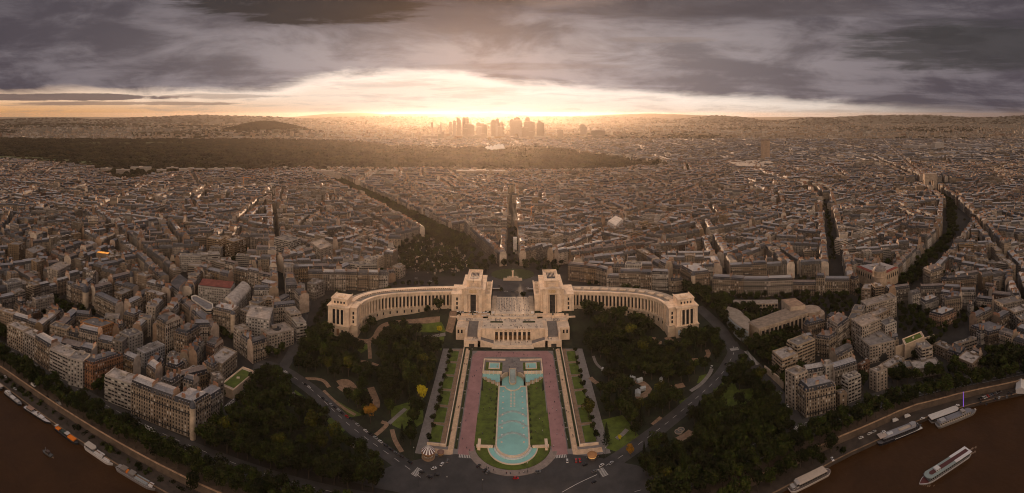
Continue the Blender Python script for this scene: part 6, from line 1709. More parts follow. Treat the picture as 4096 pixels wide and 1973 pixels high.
# ------------------------------------------------------------------ cars, boats, people and small structures
CARC = dict(white=(.62, .61, .60), black=(.018, .018, .02), silver=(.36, .37, .38), grey=(.12, .125, .13), red=(.42, .012, .015), blue=(.03, .05, .1))
def car_proto(cn, van=False):
    t = thing('car', '', 'car'); L_, w = (4.4, 1.8) if not van else (5.4, 2.0)
    pr = [(-2.2, .35), (2.2, .35), (2.18, .75), (1.2, .95), (-2.1, .98), (-2.2, .8)] if not van else [(-2.7, .4), (2.7, .4), (2.7, 1.0), (2.0, 1.25), (-2.65, 1.25)]
    cab = [(-1.9, .95), (1.1, .92), (.35, 1.45), (-1.3, 1.48)] if not van else [(-2.65, 1.2), (2.0, 1.2), (1.2, 2.2), (-2.6, 2.25)]
    def ext(pts, w0, w1=None):
        m = MB(); n = len(pts); w1 = w1 or w0; zs = [z for _, z in pts]; zm, zx = min(zs), max(zs)
        W_ = lambda z: w0 + (w1 - w0)*(z - zm)/(zx - zm)
        for i in range(n):
            (x0, z0), (x1, z1) = pts[i], pts[(i+1) % n]; m.poly([(x0, -W_(z0)/2, z0), (x1, -W_(z1)/2, z1), (x1, W_(z1)/2, z1), (x0, W_(z0)/2, z0)], 0, CARC[cn])
        m.poly([(x, -W_(z)/2, z) for x, z in pts], 0, CARC[cn]); m.poly([(x, W_(z)/2, z) for x, z in reversed(pts)], 0, CARC[cn]); return m
    ext(pr, w, w*.96).build('body', M_GLOSS, t)
    if van: ext(cab, w*.96, w*.9).build('box_body', M_GLOSS, t)
    else:
        g = ext(cab, w*.9, w*.72).build('window_glass', M_GLASS, t)
        m = MB(); m.box(-1.25, .3, -w*.34, w*.34, 1.46, 1.52, 0, CARC[cn]); m.build('roof', M_GLOSS, t)
    if van: m = MB(); m.poly([(2.02, -.85, 1.3), (2.02, .85, 1.3), (1.3, .8, 2.12), (1.3, -.8, 2.12)]); m.build('windscreen', M_GLASS, t)
    for x in (-L_*.31, L_*.31):
        for s in (-1, 1):
            m = MB(); m.tube((x, s*(w/2-.18), .33), (x, s*(w/2+.03), .33), .33, .33, 10, 0, (.015, .015, .015)); wh = m.build('wheel', M_ANY, t); m = MB(); m.tube((x, s*(w/2+.03), .33), (x, s*(w/2+.05), .33), .19, .17, 8, 0, (.3, .3, .3)); m.build('rim', M_ANY, wh)
    for s in (-1, 1):
        m = MB(); m.box(L_/2-.06, L_/2+.01, s*w*.34-.18, s*w*.34+.18, .62, .78, 0, (.7, .7, .66)); m.build('headlight', M_ANY, t)
        m = MB(); m.box(-L_/2-.02, -L_/2+.06, s*w*.36-.15, s*w*.36+.15, .7, .86, 0, (.3, .02, .02)); m.build('tail_light', M_ANY, t)
    return t
CP = {c: car_proto(c) for c in CARC}; CV = car_proto('white', True)
def heading(p):
    best, hd = 1e9, 0
    for l in list(ROADS.values()) + [quay_line]:
        for a, b in zip(l, l[1:]):
            d = dist(V2(a, b, .5), p)
            if d < best: best, hd = d, atan2(b[1]-a[1], b[0]-a[0])
    return hd
CARS = [('f',75,1080,'black',.3,'black car nearest the left crosswalk on the square'),('f',135,1118,'black',2.8,'black car at the left foot of the square'),('f',197,1102,'black',.1,'black car in front of the carousel'),('f',170,1050,'white',.6,'white car just below the carousel'),('f',235,1017,'white',1.2,'white car right of the carousel heading uphill'),('f',280,990,'grey',1.4,'dark grey car by the left drive entrance'),('f',528,1030,'black',.9,'black car at the left curve of the square'),('f',577,1065,'black',1.0,'left of two black cars abreast below the pool'),('f',600,1080,'grey',1.0,'right of two dark cars abreast below the pool'),('f',823,1128,'red',.05,'red car crossing below the rounded lawn'),('f',1000,1078,'grey',.1,'dark car right below the rounded lawn'),('f',1233,990,'white',1.5,'white car left of the two red ones'),('f',1303,987,'red',1.5,'left of two parked red sports cars'),('f',1333,985,'red',1.6,'right of two parked red sports cars'),('f',1375,1020,'black',.3,'black car behind the red sports cars'),('f',1450,1073,'grey',.5,'grey car entering the right garden road'),('f',1507,1025,'white',.6,'white car at the right crosswalk'),('f',1583,1007,'silver',.7,'silver car beyond the right crosswalk'),('f',1447,1158,'black',.5,'black car at the right foot of the square'),
 ('c',770,268,'black',0,'black car passing on the upper place, far lane left'),('c',1118,288,'silver',0,'silver car on the upper place, far lane right'),('c',850,338,'silver',0,'silver car behind the esplanade, leftmost of the queue'),('c',930,340,'black',0,'black car second in the queue behind the esplanade'),('c',990,342,'black',0,'black car third in the queue behind the esplanade'),('c',1078,344,'black',0,'black car fourth in the queue behind the esplanade'),('c',1098,332,'grey',0,'grey car last in the queue behind the esplanade'),
 ('p',1460,272,'white',.2,'white car on the street below the cemetery'),('p',1285,230,'silver',.3,'silver car on the street left of the cemetery gate'),('i',283,745,'white',None,'white car on the wide junction right of the gardens'),('i',212,782,'black',None,'dark car with lights waiting at the right junction'),('i',118,810,'black',None,'black car parked by the trees near the right junction'),
 ('s',55,25,'white',None,'white car farthest left on the quay avenue'),('s',365,107,'white',None,'white car on the inner lane of the left quay avenue'),('s',157,152,'silver',None,'silver car beside the river wall, left quay'),('s',500,240,'black',None,'dark car on the left quay avenue'),('s',597,282,'grey',None,'dark car with lit tail lights, left quay avenue'),('s',1337,475,'white',None,'left of two white cars parked among the quay trees, left'),('s',1402,505,'white',None,'right of two white cars parked among the quay trees, left'),
 ('t',890,657,'white',None,'leftmost white car parked on the right lower quay'),('t',978,615,'white',None,'second white car parked on the right lower quay'),('t',1025,592,'silver',None,'silver car parked on the right lower quay'),('t',1120,598,'white',None,'white car beside the dark yacht'),('t',595,880,'white',None,'lone white car on the river wall, right'),('t',1525,457,'white',None,'white car between yacht and pontoon'),('t',1885,322,'white',None,'white car above the pontoon roof'),('t',130,327,'white',None,'white car parked below the pale corner house'),
 ('g',155,455,'white',None,'upper white car parked by the terrace wall street'),('g',152,470,'white',None,'second white car parked by the terrace wall street'),('g',182,412,'silver',None,'silver car parked high on the terrace wall street'),('g',68,505,'white',None,'white car at the crosswalk below the terrace wall'),('g',450,267,'white',None,'white car at the crossing of the left garden road'),('g',668,400,'white',None,'white car parked where the left garden road bends'),('g',640,380,'black',None,'black car parked above the white one at the left bend'),
 ('n',1268,830,'white',None,'upper white car on the street left of the palace'),('n',1264,855,'white',None,'lower white car on the street left of the palace'),('n',1215,865,'silver',None,'silver car beside the ornate mansion'),('n',1250,990,'white',None,'white car below the ornate mansion'),('n',1312,640,'black',None,'topmost dark car on the street left of the palace'),('n',1306,690,'black',None,'second dark car on the street left of the palace'),
 ('h',1187,237,'white',None,'white car on the path under the right garden trees'),('h',1300,215,'black',None,'black car at the mouth of the right garden road')]
def top_z(x, y):
    if y < yb(x) + 15 and y > yb(x): return -1.2
    if abs(x) < 118 and 345 < y < 392: return 4.36
    if 660 < y < 746 and abs(x) < 70: return 32.12
    if y < yb(x) + 27.5: return 4.16
    return max(tz(x, y) + .3, 4.27)
for k, x, y, c, hd, lab in CARS:
    z = 5
    for _ in range(8): p = U(*px(k, x, y), z); z = top_z(*p) if k != 'c' else 32.12
    place(CP[c], (p[0], p[1], z), heading(p) if hd is None else hd, 1.0, lab, None, 'car')
row_g = ((780,492),(810,515),(845,543),(875,565),(905,587),(930,610),(970,637),(1000,655),(1055,703),(1120,752),(1160,780),(1197,807),(1237,838),(1280,870),(1322,900),(1362,930),(1405,955),(1473,1003))
colr = ['black','grey','silver','black','silver','black','red','black','silver','white','black','silver','white','black','black','grey','black','black']
cn_ = {}
for (x, y), c in zip(row_g, colr):
    p = GK('g', x, y); cn_[c] = cn_.get(c, 0) + 1
    place(CP[c], (p[0], p[1], tz(*p) + .32), heading(p), 1.0, '%s car parked along the left garden road, %s %s one from its top' % (c, words[cn_[c]-1], c), 'cars parked along the left garden road', 'car')
cl = ['black','black','white','silver','red','grey','blue','black','grey','black','black']; cn_ = {}
for i, c in enumerate(cl):
    z = -1.2; p = U(*px('t', 2118 + i*21, 258 - i*7.5), z); cn_[c] = cn_.get(c, 0) + 1; place(CP[c], (p[0], p[1], -.9), 1.2, 1.0, '%s car in the riverside car park back row, %s %s one from the left' % (c, words[cn_[c]-1], c), 'cars in the riverside car park', 'car')
for i, (x, y, c) in enumerate(((2125,300,'black'),(2190,310,'black'),(2278,262,'black'),(2320,246,'silver'),(2400,235,'grey'),(2420,190,'black'),(2450,205,'black'))):
    p = U(*px('t', x, y), -1.2); place(CP[c], (p[0], p[1], -.9), .4, 1.0, 'scattered %s car in the riverside car park, %s from the left' % (c, words[i]), 'cars in the riverside car park', 'car')
for k, x, y, lab in (('s',350,172,'white van on the left quay avenue'),('s',1548,570,'left of two white vans below the turreted corner house'),('s',1603,596,'right of two white vans below the turreted corner house'),('t',1245,480,'dark-windowed van parked under the right quay trees'),('t',1370,437,'white box van parked under the right quay trees')):
    z = 4
    for _ in range(8): p = U(*px(k, x, y), z); z = top_z(*p)
    place(CV, (p[0], p[1], z), heading(p), 1.1, lab, None, 'van')
for c in list(CP.values()) + [CV]: discard(c)
def bus(x, y, z, rz, lab):
    t = thing('bus', lab, 'bus', (0, 0, 0)); m = MB(); m.box(-6, 6, -1.25, 1.25, .4, 2.9, 0, (.05, .05, .055)); m.build('body', M_GLOSS, t); m = MB(); m.box(-5.9, 5.9, -1.2, 1.2, 2.9, 3.1, 0, (.55, .54, .52)); m.build('roof', M_ANY, t); m = MB(); m.box(-5.7, 5.8, -1.27, 1.27, 1.4, 2.4); m.build('window_glass', M_GLASS, t)
    for xx in (-3.6, 3.6):
        for s in (-1, 1): m = MB(); m.tube((xx, s*1.0, .5), (xx, s*1.28, .5), .5, .5, 10, 0, (.02, .02, .02)); m.build('wheel', M_ANY, t)
    t.location = (x, y, z); t.rotation_euler = (0, 0, rz)
p = UK('c', 722, 318, 32.1); bus(p[0], p[1], 32.12, 0, 'coach behind the left palace pavilion'); p = UK('c', 1165, 325, 32.1); bus(p[0], p[1], 32.12, 0, 'coach behind the right palace pavilion')

# ---- boats
def hull_pts(L, w, bow=.25, stern=.06, n=6):
    r = [(-L/2, -w*.32), (-L/2 + L*stern, -w/2)]
    for i in range(n + 1):
        u = i/n; r.append((L/2 - L*bow*(1-u), -w/2*(1 - u**2.2)))
    return r[:-1] + [(L/2, 0)] + [(x, -y) for x, y in reversed(r[:-1])]
def boat(k, s0, s1, wdt, label, hullc, deckc, parts, group=None, rise=2.0, name='boat', both=False):
    a, b = U(*px(k, *s0), -3), U(*px(k, *s1), -3); L = dist(a, b); c = V2(a, b, .5); t = thing(name, label, 'boat', (0, 0, 0), group)
    q = hull_pts(L, wdt, .22, .05) if not both else hull_pts(L, wdt, .12, .08)
    m = MB(); n = len(q)
    for i in range(n):
        p0, p1 = q[i], q[(i+1) % n]; m.poly([(p0[0]*.96, p0[1]*.86, -.8), (p1[0]*.96, p1[1]*.86, -.8), (p1[0], p1[1], rise), (p0[0], p0[1], rise)], 0, hullc)
    m.build('hull', M_GLOSS, t)
    m = MB(); m.poly([(x*.985, y*.95, rise - .25) for x, y in q], 0, deckc); dk = m.build('deck', M_ANY, t)
    m = MB()
    for i in range(n):
        p0, p1 = q[i], q[(i+1) % n]; m.poly([(p0[0], p0[1], rise), (p1[0], p1[1], rise), (p1[0]*.985, p1[1]*.93, rise + .02), (p0[0]*.985, p0[1]*.93, rise + .02)], 0, tuple(min(1, x*1.5 + .08) for x in hullc))
    m.build('gunwale', M_ANY, t)
    for nm_, x0, x1, w0, z0, z1, col, gl in parts:
        m = MB(); xa, xb = -L/2 + L*x0, -L/2 + L*x1
        if gl == 'round':
            pts = [(xa, -w0/2), (xb - w0*.3, -w0/2), (xb, -w0*.2), (xb, w0*.2), (xb - w0*.3, w0/2), (xa, w0/2)]; m.prism(pts, rise + z0, rise + z1, 0, col, True)
        else: m.box(xa, xb, -w0/2, w0/2, rise + z0, rise + z1, 0, col)
        o = m.build(nm_, M_ANY if gl != 'glass' else M_GLOSS, t)
        if gl == 'win':
            m = MB(); nwin = max(2, int((xb - xa)/2.2))
            for i in range(nwin):
                xx = xa + (xb - xa)*(i + .5)/nwin
                for s in (-1, 1): m.box(xx - .7, xx + .7, s*(w0/2 + .02) - .03, s*(w0/2 + .02) + .03, rise + z0 + (z1-z0)*.35, rise + z0 + (z1-z0)*.8)
            tag(m.build('porthole', M_GLASS, o), kind='stuff')
    t.location = (c[0], c[1], -4); t.rotation_euler = (0, 0, atan2(b[1]-a[1], b[0]-a[0])); return t
DK = (.025, .025, .028); WH = (.58, .56, .55); GR = (.22, .22, .23)
boat('s', (55,185), (228,322), 5.2, 'dark moored barge with white cabins, farthest left but one', DK, GR, [('cabin', .05, .3, 3.6, 0, 1.8, WH, 'win'), ('hatch', .36, .6, 3.4, 0, .9, WH, ''), ('hatch', .66, .84, 3.2, 0, .8, (.4, .38, .37), ''), ('wheelhouse', .2, .28, 2.4, 1.8, 3.4, WH, 'win')], 'barges moored at the left quay')
boat('s', (258,338), (536,512), 5.6, 'long moored barge with white deck and brown canopy, left quay', DK, (.55, .53, .54), [('canopy', .12, .34, 4.6, 1.6, 1.9, (.34, .22, .16), ''), ('cabin', .12, .32, 3.8, 0, 1.6, GR, 'win'), ('hatch', .42, .55, 3.6, 0, 1.0, WH, ''), ('hatch', .58, .74, 3.6, 0, .7, (.62, .6, .6), ''), ('box', .5, .53, 1.5, 1.0, 2.0, (.15, .1, .08), '')], 'barges moored at the left quay')
boat('s', (582,550), (822,728), 5.6, 'dark moored barge with bright orange covers, left quay', DK, (.03, .03, .033), [('cover', .06, .22, 4.0, 0, .8, (.85, .22, .015), ''), ('cover', .60, .86, 4.0, 0, 1.0, (.85, .22, .015), ''), ('canopy', .02, .09, 3.6, 1.5, 1.7, (.55, .5, .47), ''), ('canopy', .46, .60, 4.2, 1.5, 1.75, (.48, .44, .42), ''), ('cabin', .28, .44, 3.8, 0, 1.2, (.03, .05, .045), 'win')], 'barges moored at the left quay')
boat('s', (900,748), (1188,942), 6.2, 'white moored barge with long beige roof, left quay', (.5, .48, .47), (.55, .53, .53), [('canopy', .02, .36, 5.6, 2.2, 2.5, (.52, .46, .40), 'round'), ('cabin', .06, .34, 4.6, 0, 2.2, GR, 'win'), ('hatch', .38, .52, 4.0, 0, 1.0, WH, ''), ('hatch', .54, .66, 4.0, 0, 1.2, (.6, .58, .57), ''), ('hatch', .70, .9, 3.6, 0, .8, WH, ''), ('cage', .68, .7, 3.8, 0, 1.2, DK, '')], 'barges moored at the left quay')
boat('s', (1228,968), (1642,1205), 6.4, 'grey moored barge with glazed roofs, nearest on the left quay', (.20, .19, .19), (.24, .22, .22), [('canopy', .12, .26, 4.8, 1.6, 1.9, (.24, .20, .17), ''), ('cover', .26, .30, 3.0, 0, 1.3, (.8, .22, .02), ''), ('canopy', .33, .47, 4.8, 1.6, 1.9, (.24, .22, .20), ''), ('glass_roof', .5, .8, 4.4, 0, .9, (.30, .34, .36), 'glass'), ('hatch', .83, .92, 3.6, 0, 1.0, WH, ''), ('cabin', .04, .12, 3.8, 0, 1.3, (.3, .28, .27), 'win')], 'barges moored at the left quay')
boat('s', (545,852), (450,788), 3.6, 'small grey workboat under way on the left river', (.06, .06, .06), (.10, .10, .10), [('cabin', .3, .62, 2.4, 0, 1.8, (.10, .07, .06), 'win'), ('mast', .7, .73, .4, 0, 3.4, (.2, .2, .2), '')], None, 1.2)
boat('s', (-90,60), (22,160), 5, 'barge with beige awning cut by the left edge', DK, GR, [('canopy', .6, .98, 4.4, 1.8, 2.1, (.5, .42, .36), ''), ('cabin', .1, .5, 3.6, 0, 1.6, WH, 'win')], 'barges moored at the left quay')
boat('t', (145,1195), (570,985), 8.5, 'long flat-roofed cream restaurant boat, lower right quay', (.45, .40, .36), (.16, .13, .12), [('saloon', .2, .86, 6.6, 0, 2.6, (.10, .09, .085), 'win'), ('roof', .19, .87, 7.2, 2.6, 2.9, (.56, .47, .39), ''), ('wheelhouse', .15, .22, 5, 0, 3.3, (.45, .42, .4), 'win'), ('fore_cabin', .05, .13, 4.6, 0, 1.6, (.4, .39, .38), 'win')], None, 1.6, both=True)
boat('t', (2000,805), (1492,1132), 9.5, 'glass-roofed white cruise boat under way on the right river', (.42, .41, .41), (.13, .035, .03), [('saloon', .04, .86, 8.0, 0, 2.4, (.16, .17, .17), 'win'), ('glass_roof', .30, .88, 8.6, 2.4, 2.75, (.26, .32, .31), 'round'), ('rear_roof', .0, .34, 9.0, 2.5, 3.0, (.66, .66, .67), ''), ('well_deck', .03, .80, 3.6, 2.76, 3.06, (.085, .022, .02), 'round'), ('wheelhouse', .62, .70, 4.2, 3.0, 4.4, (.62, .61, .6), 'win')], None, 1.2)
boat('t', (1052,705), (1516,525), 9.0, 'dark yacht-like restaurant boat with grey decks, right quay', (.02, .021, .028), (.15, .15, .165), [('saloon', .12, .9, 7.2, 0, 2.4, (.035, .036, .045), 'win'), ('upper_deck', .1, .86, 7.6, 2.4, 2.75, (.26, .26, .28), 'round'), ('white_stripe', .34, .96, 9.02, -.7, -.25, (.6, .6, .6), ''), ('awning', .04, .2, 6.8, 3.6, 3.9, (.50, .42, .37), 'round'), ('skylight', .48, .74, 2.8, 2.75, 3.3, (.48, .40, .32), ''), ('wheelhouse', .74, .86, 5, 2.75, 4.4, (.3, .3, .32), 'round'), ('bar', .22, .34, 2.4, 2.75, 3.7, (.55, .56, .58), '')], None, 2.2)
boat('t', (1600,478), (1892,372), 7.6, 'floating pontoon with long white rounded roof, right quay', (.30, .27, .25), (.2, .18, .17), [('saloon', .06, .94, 6.0, 0, 3.0, (.09, .085, .08), 'win'), ('roof', .0, 1.0, 7.6, 3.0, 3.5, (.64, .61, .58), 'round')], None, 1.0, both=True, name='pontoon')
boat('t', (1668,532), (2086,366), 8.0, 'grey steamer with open decks moored outside the white pontoon', (.22, .205, .19), (.17, .17, .18), [('saloon', .06, .8, 6.2, 0, 2.2, (.42, .37, .31), 'win'), ('upper_deck', .05, .86, 6.8, 2.2, 2.5, (.20, .20, .22), 'round'), ('deck_box', .08, .2, 4.4, 2.5, 3.4, (.36, .36, .37), ''), ('deck_box', .24, .33, 4, 2.5, 3.2, (.2, .2, .22), ''), ('wheelhouse', .6, .68, 4.6, 2.5, 4.6, (.34, .31, .28), 'win'), ('capstan', .95, .97, 1, 0, 1.1, WH, '')], None, 2.0)
p = U(*px('t', 1948, 372), -1); t = thing('mast', 'slim purple-lit mast behind the grey steamer', 'mast', (p[0], p[1], -2)); m = MB(); m.tube((p[0], p[1], -2), (p[0], p[1], 3), .3, .25, 6); m.build('pole', M_IRON, t); m = MB(); m.tube((p[0], p[1], 3), (p[0], p[1], 17), .28, .2, 6); m.build('light_tube', mat('purple_light', (.2, .1, .5), emit=(.3, .12, .9), estr=.8), t)
def tent(k, x, y, z, L, w, h, label, c=(.6, .58, .56), rz=0.0):
    p = U(*px(k, x, y), z); t = thing('tent', label, 'tent', (p[0], p[1], z)); m = MB()
    m.obox(p[0], p[1], rz, L, w, z, z+h, 0, c); m.build('tent_wall', M_ANY, t)
    ca, sa = cos(rz), sin(rz); f = lambda u, v, zz_: (p[0] + ca*u - sa*v, p[1] + sa*u + ca*v, zz_); m = MB(); a = L/2 + .3; b = w/2 + .3
    m.poly([f(-a, -b, z+h), f(a, -b, z+h), f(a, 0, z+h*1.6), f(-a, 0, z+h*1.6)], 0, c); m.poly([f(-a, b, z+h), f(a, b, z+h), f(a, 0, z+h*1.6), f(-a, 0, z+h*1.6)], 0, c)
    for e in (-a, a): m.poly([f(e, -b, z+h), f(e, b, z+h), f(e, 0, z+h*1.6)], 0, c)
    m.build('tent_roof', M_ANY, t)
tent('t', 2545, 150, -1.2, 16, 10, 4.2, 'white event tent at the right edge of the quay', rz=.5)
for i, (x, y, L, w, lab) in enumerate(((612,352,6,4,'pale tent in the right garden clearing, the upper one'), (600,455,7,5,'pale tent in the right garden clearing, the lower one'), (560,335,5,3,'white stall roof at the left of the garden clearing'), (640,420,5,3,'blue-grey stall between the garden tents'), (785,352,4,3,'small white stall right of the garden clearing'), (330,270,4,3,'grey stall on the right garden path'))):
    p = GK('h', x, y); z = tz(*p); tent('q', *px('h', x, y), z + .2, L, w, 2.4, lab, (.44, .47, .48), .3 + i)
p = GK('h', 660, 275); z = tz(*p); t = thing('statue', 'slim green bronze figure on a basin in the right garden', 'statue', (*p, z)); m = MB(); m.lathe(*p, [(3, z-1), (3, z+.9), (1.2, z+1), (1, z+2.6), (.8, z+2.7)], 12, 0, (.3, .25, .2)); m.build('basin', M_PLAIN, t); m = MB(); m.lathe(*p, [(.5, z+2.7), (.55, z+4), (.42, z+5), (.62, z+6.2), (.2, z+6.7), (.3, z+7.2), (.05, z+7.7)], 8, 0, (.10, .24, .18)); m.tube((p[0], p[1], z+6.2), (p[0]+.7, p[1], z+9.6), .16, .08, 5, 0, (.10, .24, .18)); m.build('figure', M_PLAIN, t)
# round ponds
for k, x, y, r, lab in (('g', 1015, 850, 2.4, 'left of the twin round basins beside the left garden road'), ('g', 1043, 868, 2.4, 'right of the twin round basins beside the left garden road'), ('h', 925, 755, 3.0, 'outer of the twin round basins under the right garden trees'), ('h', 945, 738, 2.6, 'inner of the twin round basins under the right garden trees')):
    p = GK(k, x, y); z = tz(*p); t = thing('basin', lab, 'basin', (*p, z)); m = MB(); m.lathe(*p, [(r+.5, z-.5), (r+.5, z+.7), (r, z+.7), (r, z+.2)], 18, 0, (.36, .28, .21)); m.build('rim', M_PLAIN, t); m = MB(); m.lathe(*p, [(r, z+.4), (.01, z+.4)], 18, 0, (.10, .10, .09)); m.build('water', M_ANY, t)

# ---- carousel
def carousel():
    cx, cy, z = -67.5, 385.5, 4.4; t = thing('carousel', 'carousel with white and brown striped cone roof at the left of the square', 'carousel', (cx, cy, z))
    m = MB(); m.lathe(cx, cy, [(5.4, z-.3), (5.4, z+.5), (.02, z+.5)], 24, 0, (.30, .20, .13)); m.build('platform', M_ANY, t)
    m = MB(); m.lathe(cx, cy, [(1.3, z+.5), (1.3, z+5.2)], 12, 0, (.36, .22, .12)); m.build('centre_drum', M_ANY, t)
    for i in range(24):
        m = MB(); a0, a1 = 2*PI*i/24, 2*PI*(i+1)/24; pr = [(5.6, z+5.0), (3.2, z+7.2), (1.0, z+8.8), (.05, z+9.6)]
        for (r, z0), (r2, z1) in zip(pr, pr[1:]): m.poly([(cx+r*cos(a0), cy+r*sin(a0), z0), (cx+r*cos(a1), cy+r*sin(a1), z0), (cx+r2*cos(a1), cy+r2*sin(a1), z1), (cx+r2*cos(a0), cy+r2*sin(a0), z1)], 0, (.78, .75, .72) if i % 2 else (.10, .035, .03))
        m.build('roof_panel', M_ANY, t)
    m = MB(); m.lathe(cx, cy, [(5.7, z+4.2), (5.75, z+5.1), (5.5, z+5.1)], 24, 0, (.32, .17, .07)); m.build('fascia', M_ANY, t)
    m = MB(); m.lathe(cx, cy, [(.35, z+9.4), (.5, z+9.9), (.2, z+10.3), (.05, z+11)], 8, 0, (.7, .6, .45)); m.build('finial', M_ANY, t)
    for i in range(12):
        a = 2*PI*i/12; x, y = cx + 4.9*cos(a), cy + 4.9*sin(a); m = MB(); m.tube((x, y, z+.5), (x, y, z+4.6), .07, .07, 5, 0, (.55, .4, .2)); m.build('pole', M_ANY, t)
        x, y = cx + 3.7*cos(a+.2), cy + 3.7*sin(a+.2); m = MB(); tx, ty = -sin(a+.2), cos(a+.2); m.tube((x-tx*.6, y-ty*.6, z+1.6), (x+tx*.6, y+ty*.6, z+1.65), .28, .26, 6, 0, (.62, .56, .48)); m.tube((x+tx*.5, y+ty*.5, z+1.7), (x+tx*.9, y+ty*.9, z+2.4), .2, .12, 6, 0, (.62, .56, .48))
        for q in (-.45, .45): m.tube((x+tx*q, y+ty*q, z+1.5), (x+tx*q*1.3, y+ty*q*1.3, z+.7), .09, .06, 5, 0, (.62, .56, .48))
        m.build('wooden_horse', M_ANY, t)
carousel()
def kiosk(k, x, y, lab, r=3.4, c=(.35, .18, .07), glow=False):
    p = U(*px(k, x, y), 4.4); z = 4.4; t = thing('kiosk', lab, 'kiosk', (*p, z)); m = MB(); m.lathe(*p, [(r*.85, z-.2), (r*.85, z+2.6)], 10, 0, (.10, .075, .06)); m.build('wall', M_ANY, t)
    m = MB(); m.lathe(*p, [(r, z+2.5), (r*1.05, z+2.9), (r*.6, z+3.7), (.02, z+3.9)], 14, 0, c); m.build('roof', M_ANY, t)
    m = MB(); m.lathe(*p, [(r*.9, z+1.5), (r*.9, z+2.3)], 10, 0, (.6, .35, .12)); m.build('counter', mat('kiosk_light' + str(int(x)), (.5, .3, .12), emit=(1, .5, .15), estr=.5 if glow else .0), t)
kiosk('f', 1432, 962, 'round orange-roofed snack kiosk at the right of the square', 3.9, (.42, .20, .07), True); kiosk('f', 225, 940, 'low brown booth beside the carousel', 2.8, (.2, .11, .08))
# ---- parasols of the terrace cafe
pr = thing('parasol', '', 'parasol'); m = MB(); m.lathe(0, 0, [(1.35, 2.2), (1.3, 2.3), (.05, 2.75)], 8, 0, (.70, .68, .66)); m.build('canopy', M_ANY, pr); m = MB(); m.tube((0, 0, 0), (0, 0, 2.6), .05, .05, 5); m.build('pole', M_IRON, pr)
par = [(250,578),(285,586),(318,588),(402,580),(465,575),(490,580),(470,598),(545,588),(400,595),(512,590),(575,592),(605,590),(560,606),(590,606),(620,602),(625,578)]
for i, (x, y) in enumerate(par):
    p = UK('c', x, y, 33); zp = 30.65 if abs(p[0]) < 64 and 603 < p[1] < 609 else (30.0 if abs(p[0]) > 66 else 28.6); y_ = min(max(p[1], 597.5), 606.5); place(pr, (p[0], y_, zp if y_ < 603 else 30.65), 0, 1.1, 'white parasol of the terrace cafe before the left pavilion, %s from the left' % ordn(sorted(par).index((x, y)) + 1), 'white cafe parasols', 'parasol')
discard(pr)
for s, nm_ in ((-1, 'left'), (1, 'right')):
    t = thing('statue', 'dark bronze group on a pedestal before the %s palace pavilion' % nm_, 'statue', (s*49.5, 600, 28.5)); m = MB(); m.box(s*49.5-1.3, s*49.5+1.3, 598.6, 601.4, 28.4, 31.5); m.build('pedestal', M_STONE, t)
    m = MB(); x = s*49.5; m.lathe(x, 600, [(1.0, 31.5), (.8, 33), (1.0, 34.4), (.5, 35.4), (.32, 35.8), (.4, 36.3), (.1, 36.9)], 8); m.tube((x, 600, 34.5), (x+1.6, 600, 36.4), .25, .15, 5); m.tube((x, 600, 34.5), (x-1.6, 600, 35.2), .25, .15, 5); m.build('bronze_group', mat('bronze_dark%d' % s, (.035, .045, .04), rough=.5), t)
    p = (s*24.5, 605); t = thing('tent', 'small white booth at the %s corner of the esplanade steps' % nm_, 'booth', (*p, 31)); m = MB(); m.box(p[0]-1.7, p[0]+1.7, p[1]-1.2, p[1]+1.2, 30.3, 33.4, 0, (.66, .64, .62)); m.build('booth_wall', M_ANY, t); m = MB(); m.box(p[0]-1.9, p[0]+1.9, p[1]-1.4, p[1]+1.4, 33.4, 33.7, 0, (.7, .68, .66)); m.build('booth_roof', M_ANY, t)
# ---- street lamps
lp = thing('street_lamp', '', 'lamp'); m = MB(); m.tube((0, 0, 0), (0, 0, 7.5), .14, .08, 6); m.build('post', M_IRON, lp); m = MB(); m.lathe(0, 0, [(.1, 7.4), (.34, 7.7), (.3, 8.2), (.05, 8.4)], 8, 0, (.5, .48, .44)); m.build('lantern', M_ANY, lp)
for s, sd in ((-1, 'left'), (1, 'right')):
    for k in range(8): y = 398 + k*20; place(lp, (s*45, y, zz(y) + .2), 0, 1.0, 'lamp post along the %s red drive, %s from the road' % (sd, words[k]), 'lamp posts along the red drives', 'lamp')
for i, (x, y, lab) in enumerate(((45,1190,'lamp post at the lower left of the square'), (275,1200,'lamp post left of centre at the foot of the square'), (560,1225,'lamp post at the bottom centre of the square'), (915,1085,'lamp post on the pavement below the rounded lawn'), (1490,1120,'lamp post by the right crosswalk'), (10,960,'lamp post left of the carousel'), (1540,960,'lamp post above the right crosswalk'))):
    p = U(*px('f', x, y), 4.4); place(lp, (p[0], p[1], 4.36), 0, 1.05, lab, 'lamp posts of the square', 'lamp')
discard(lp)
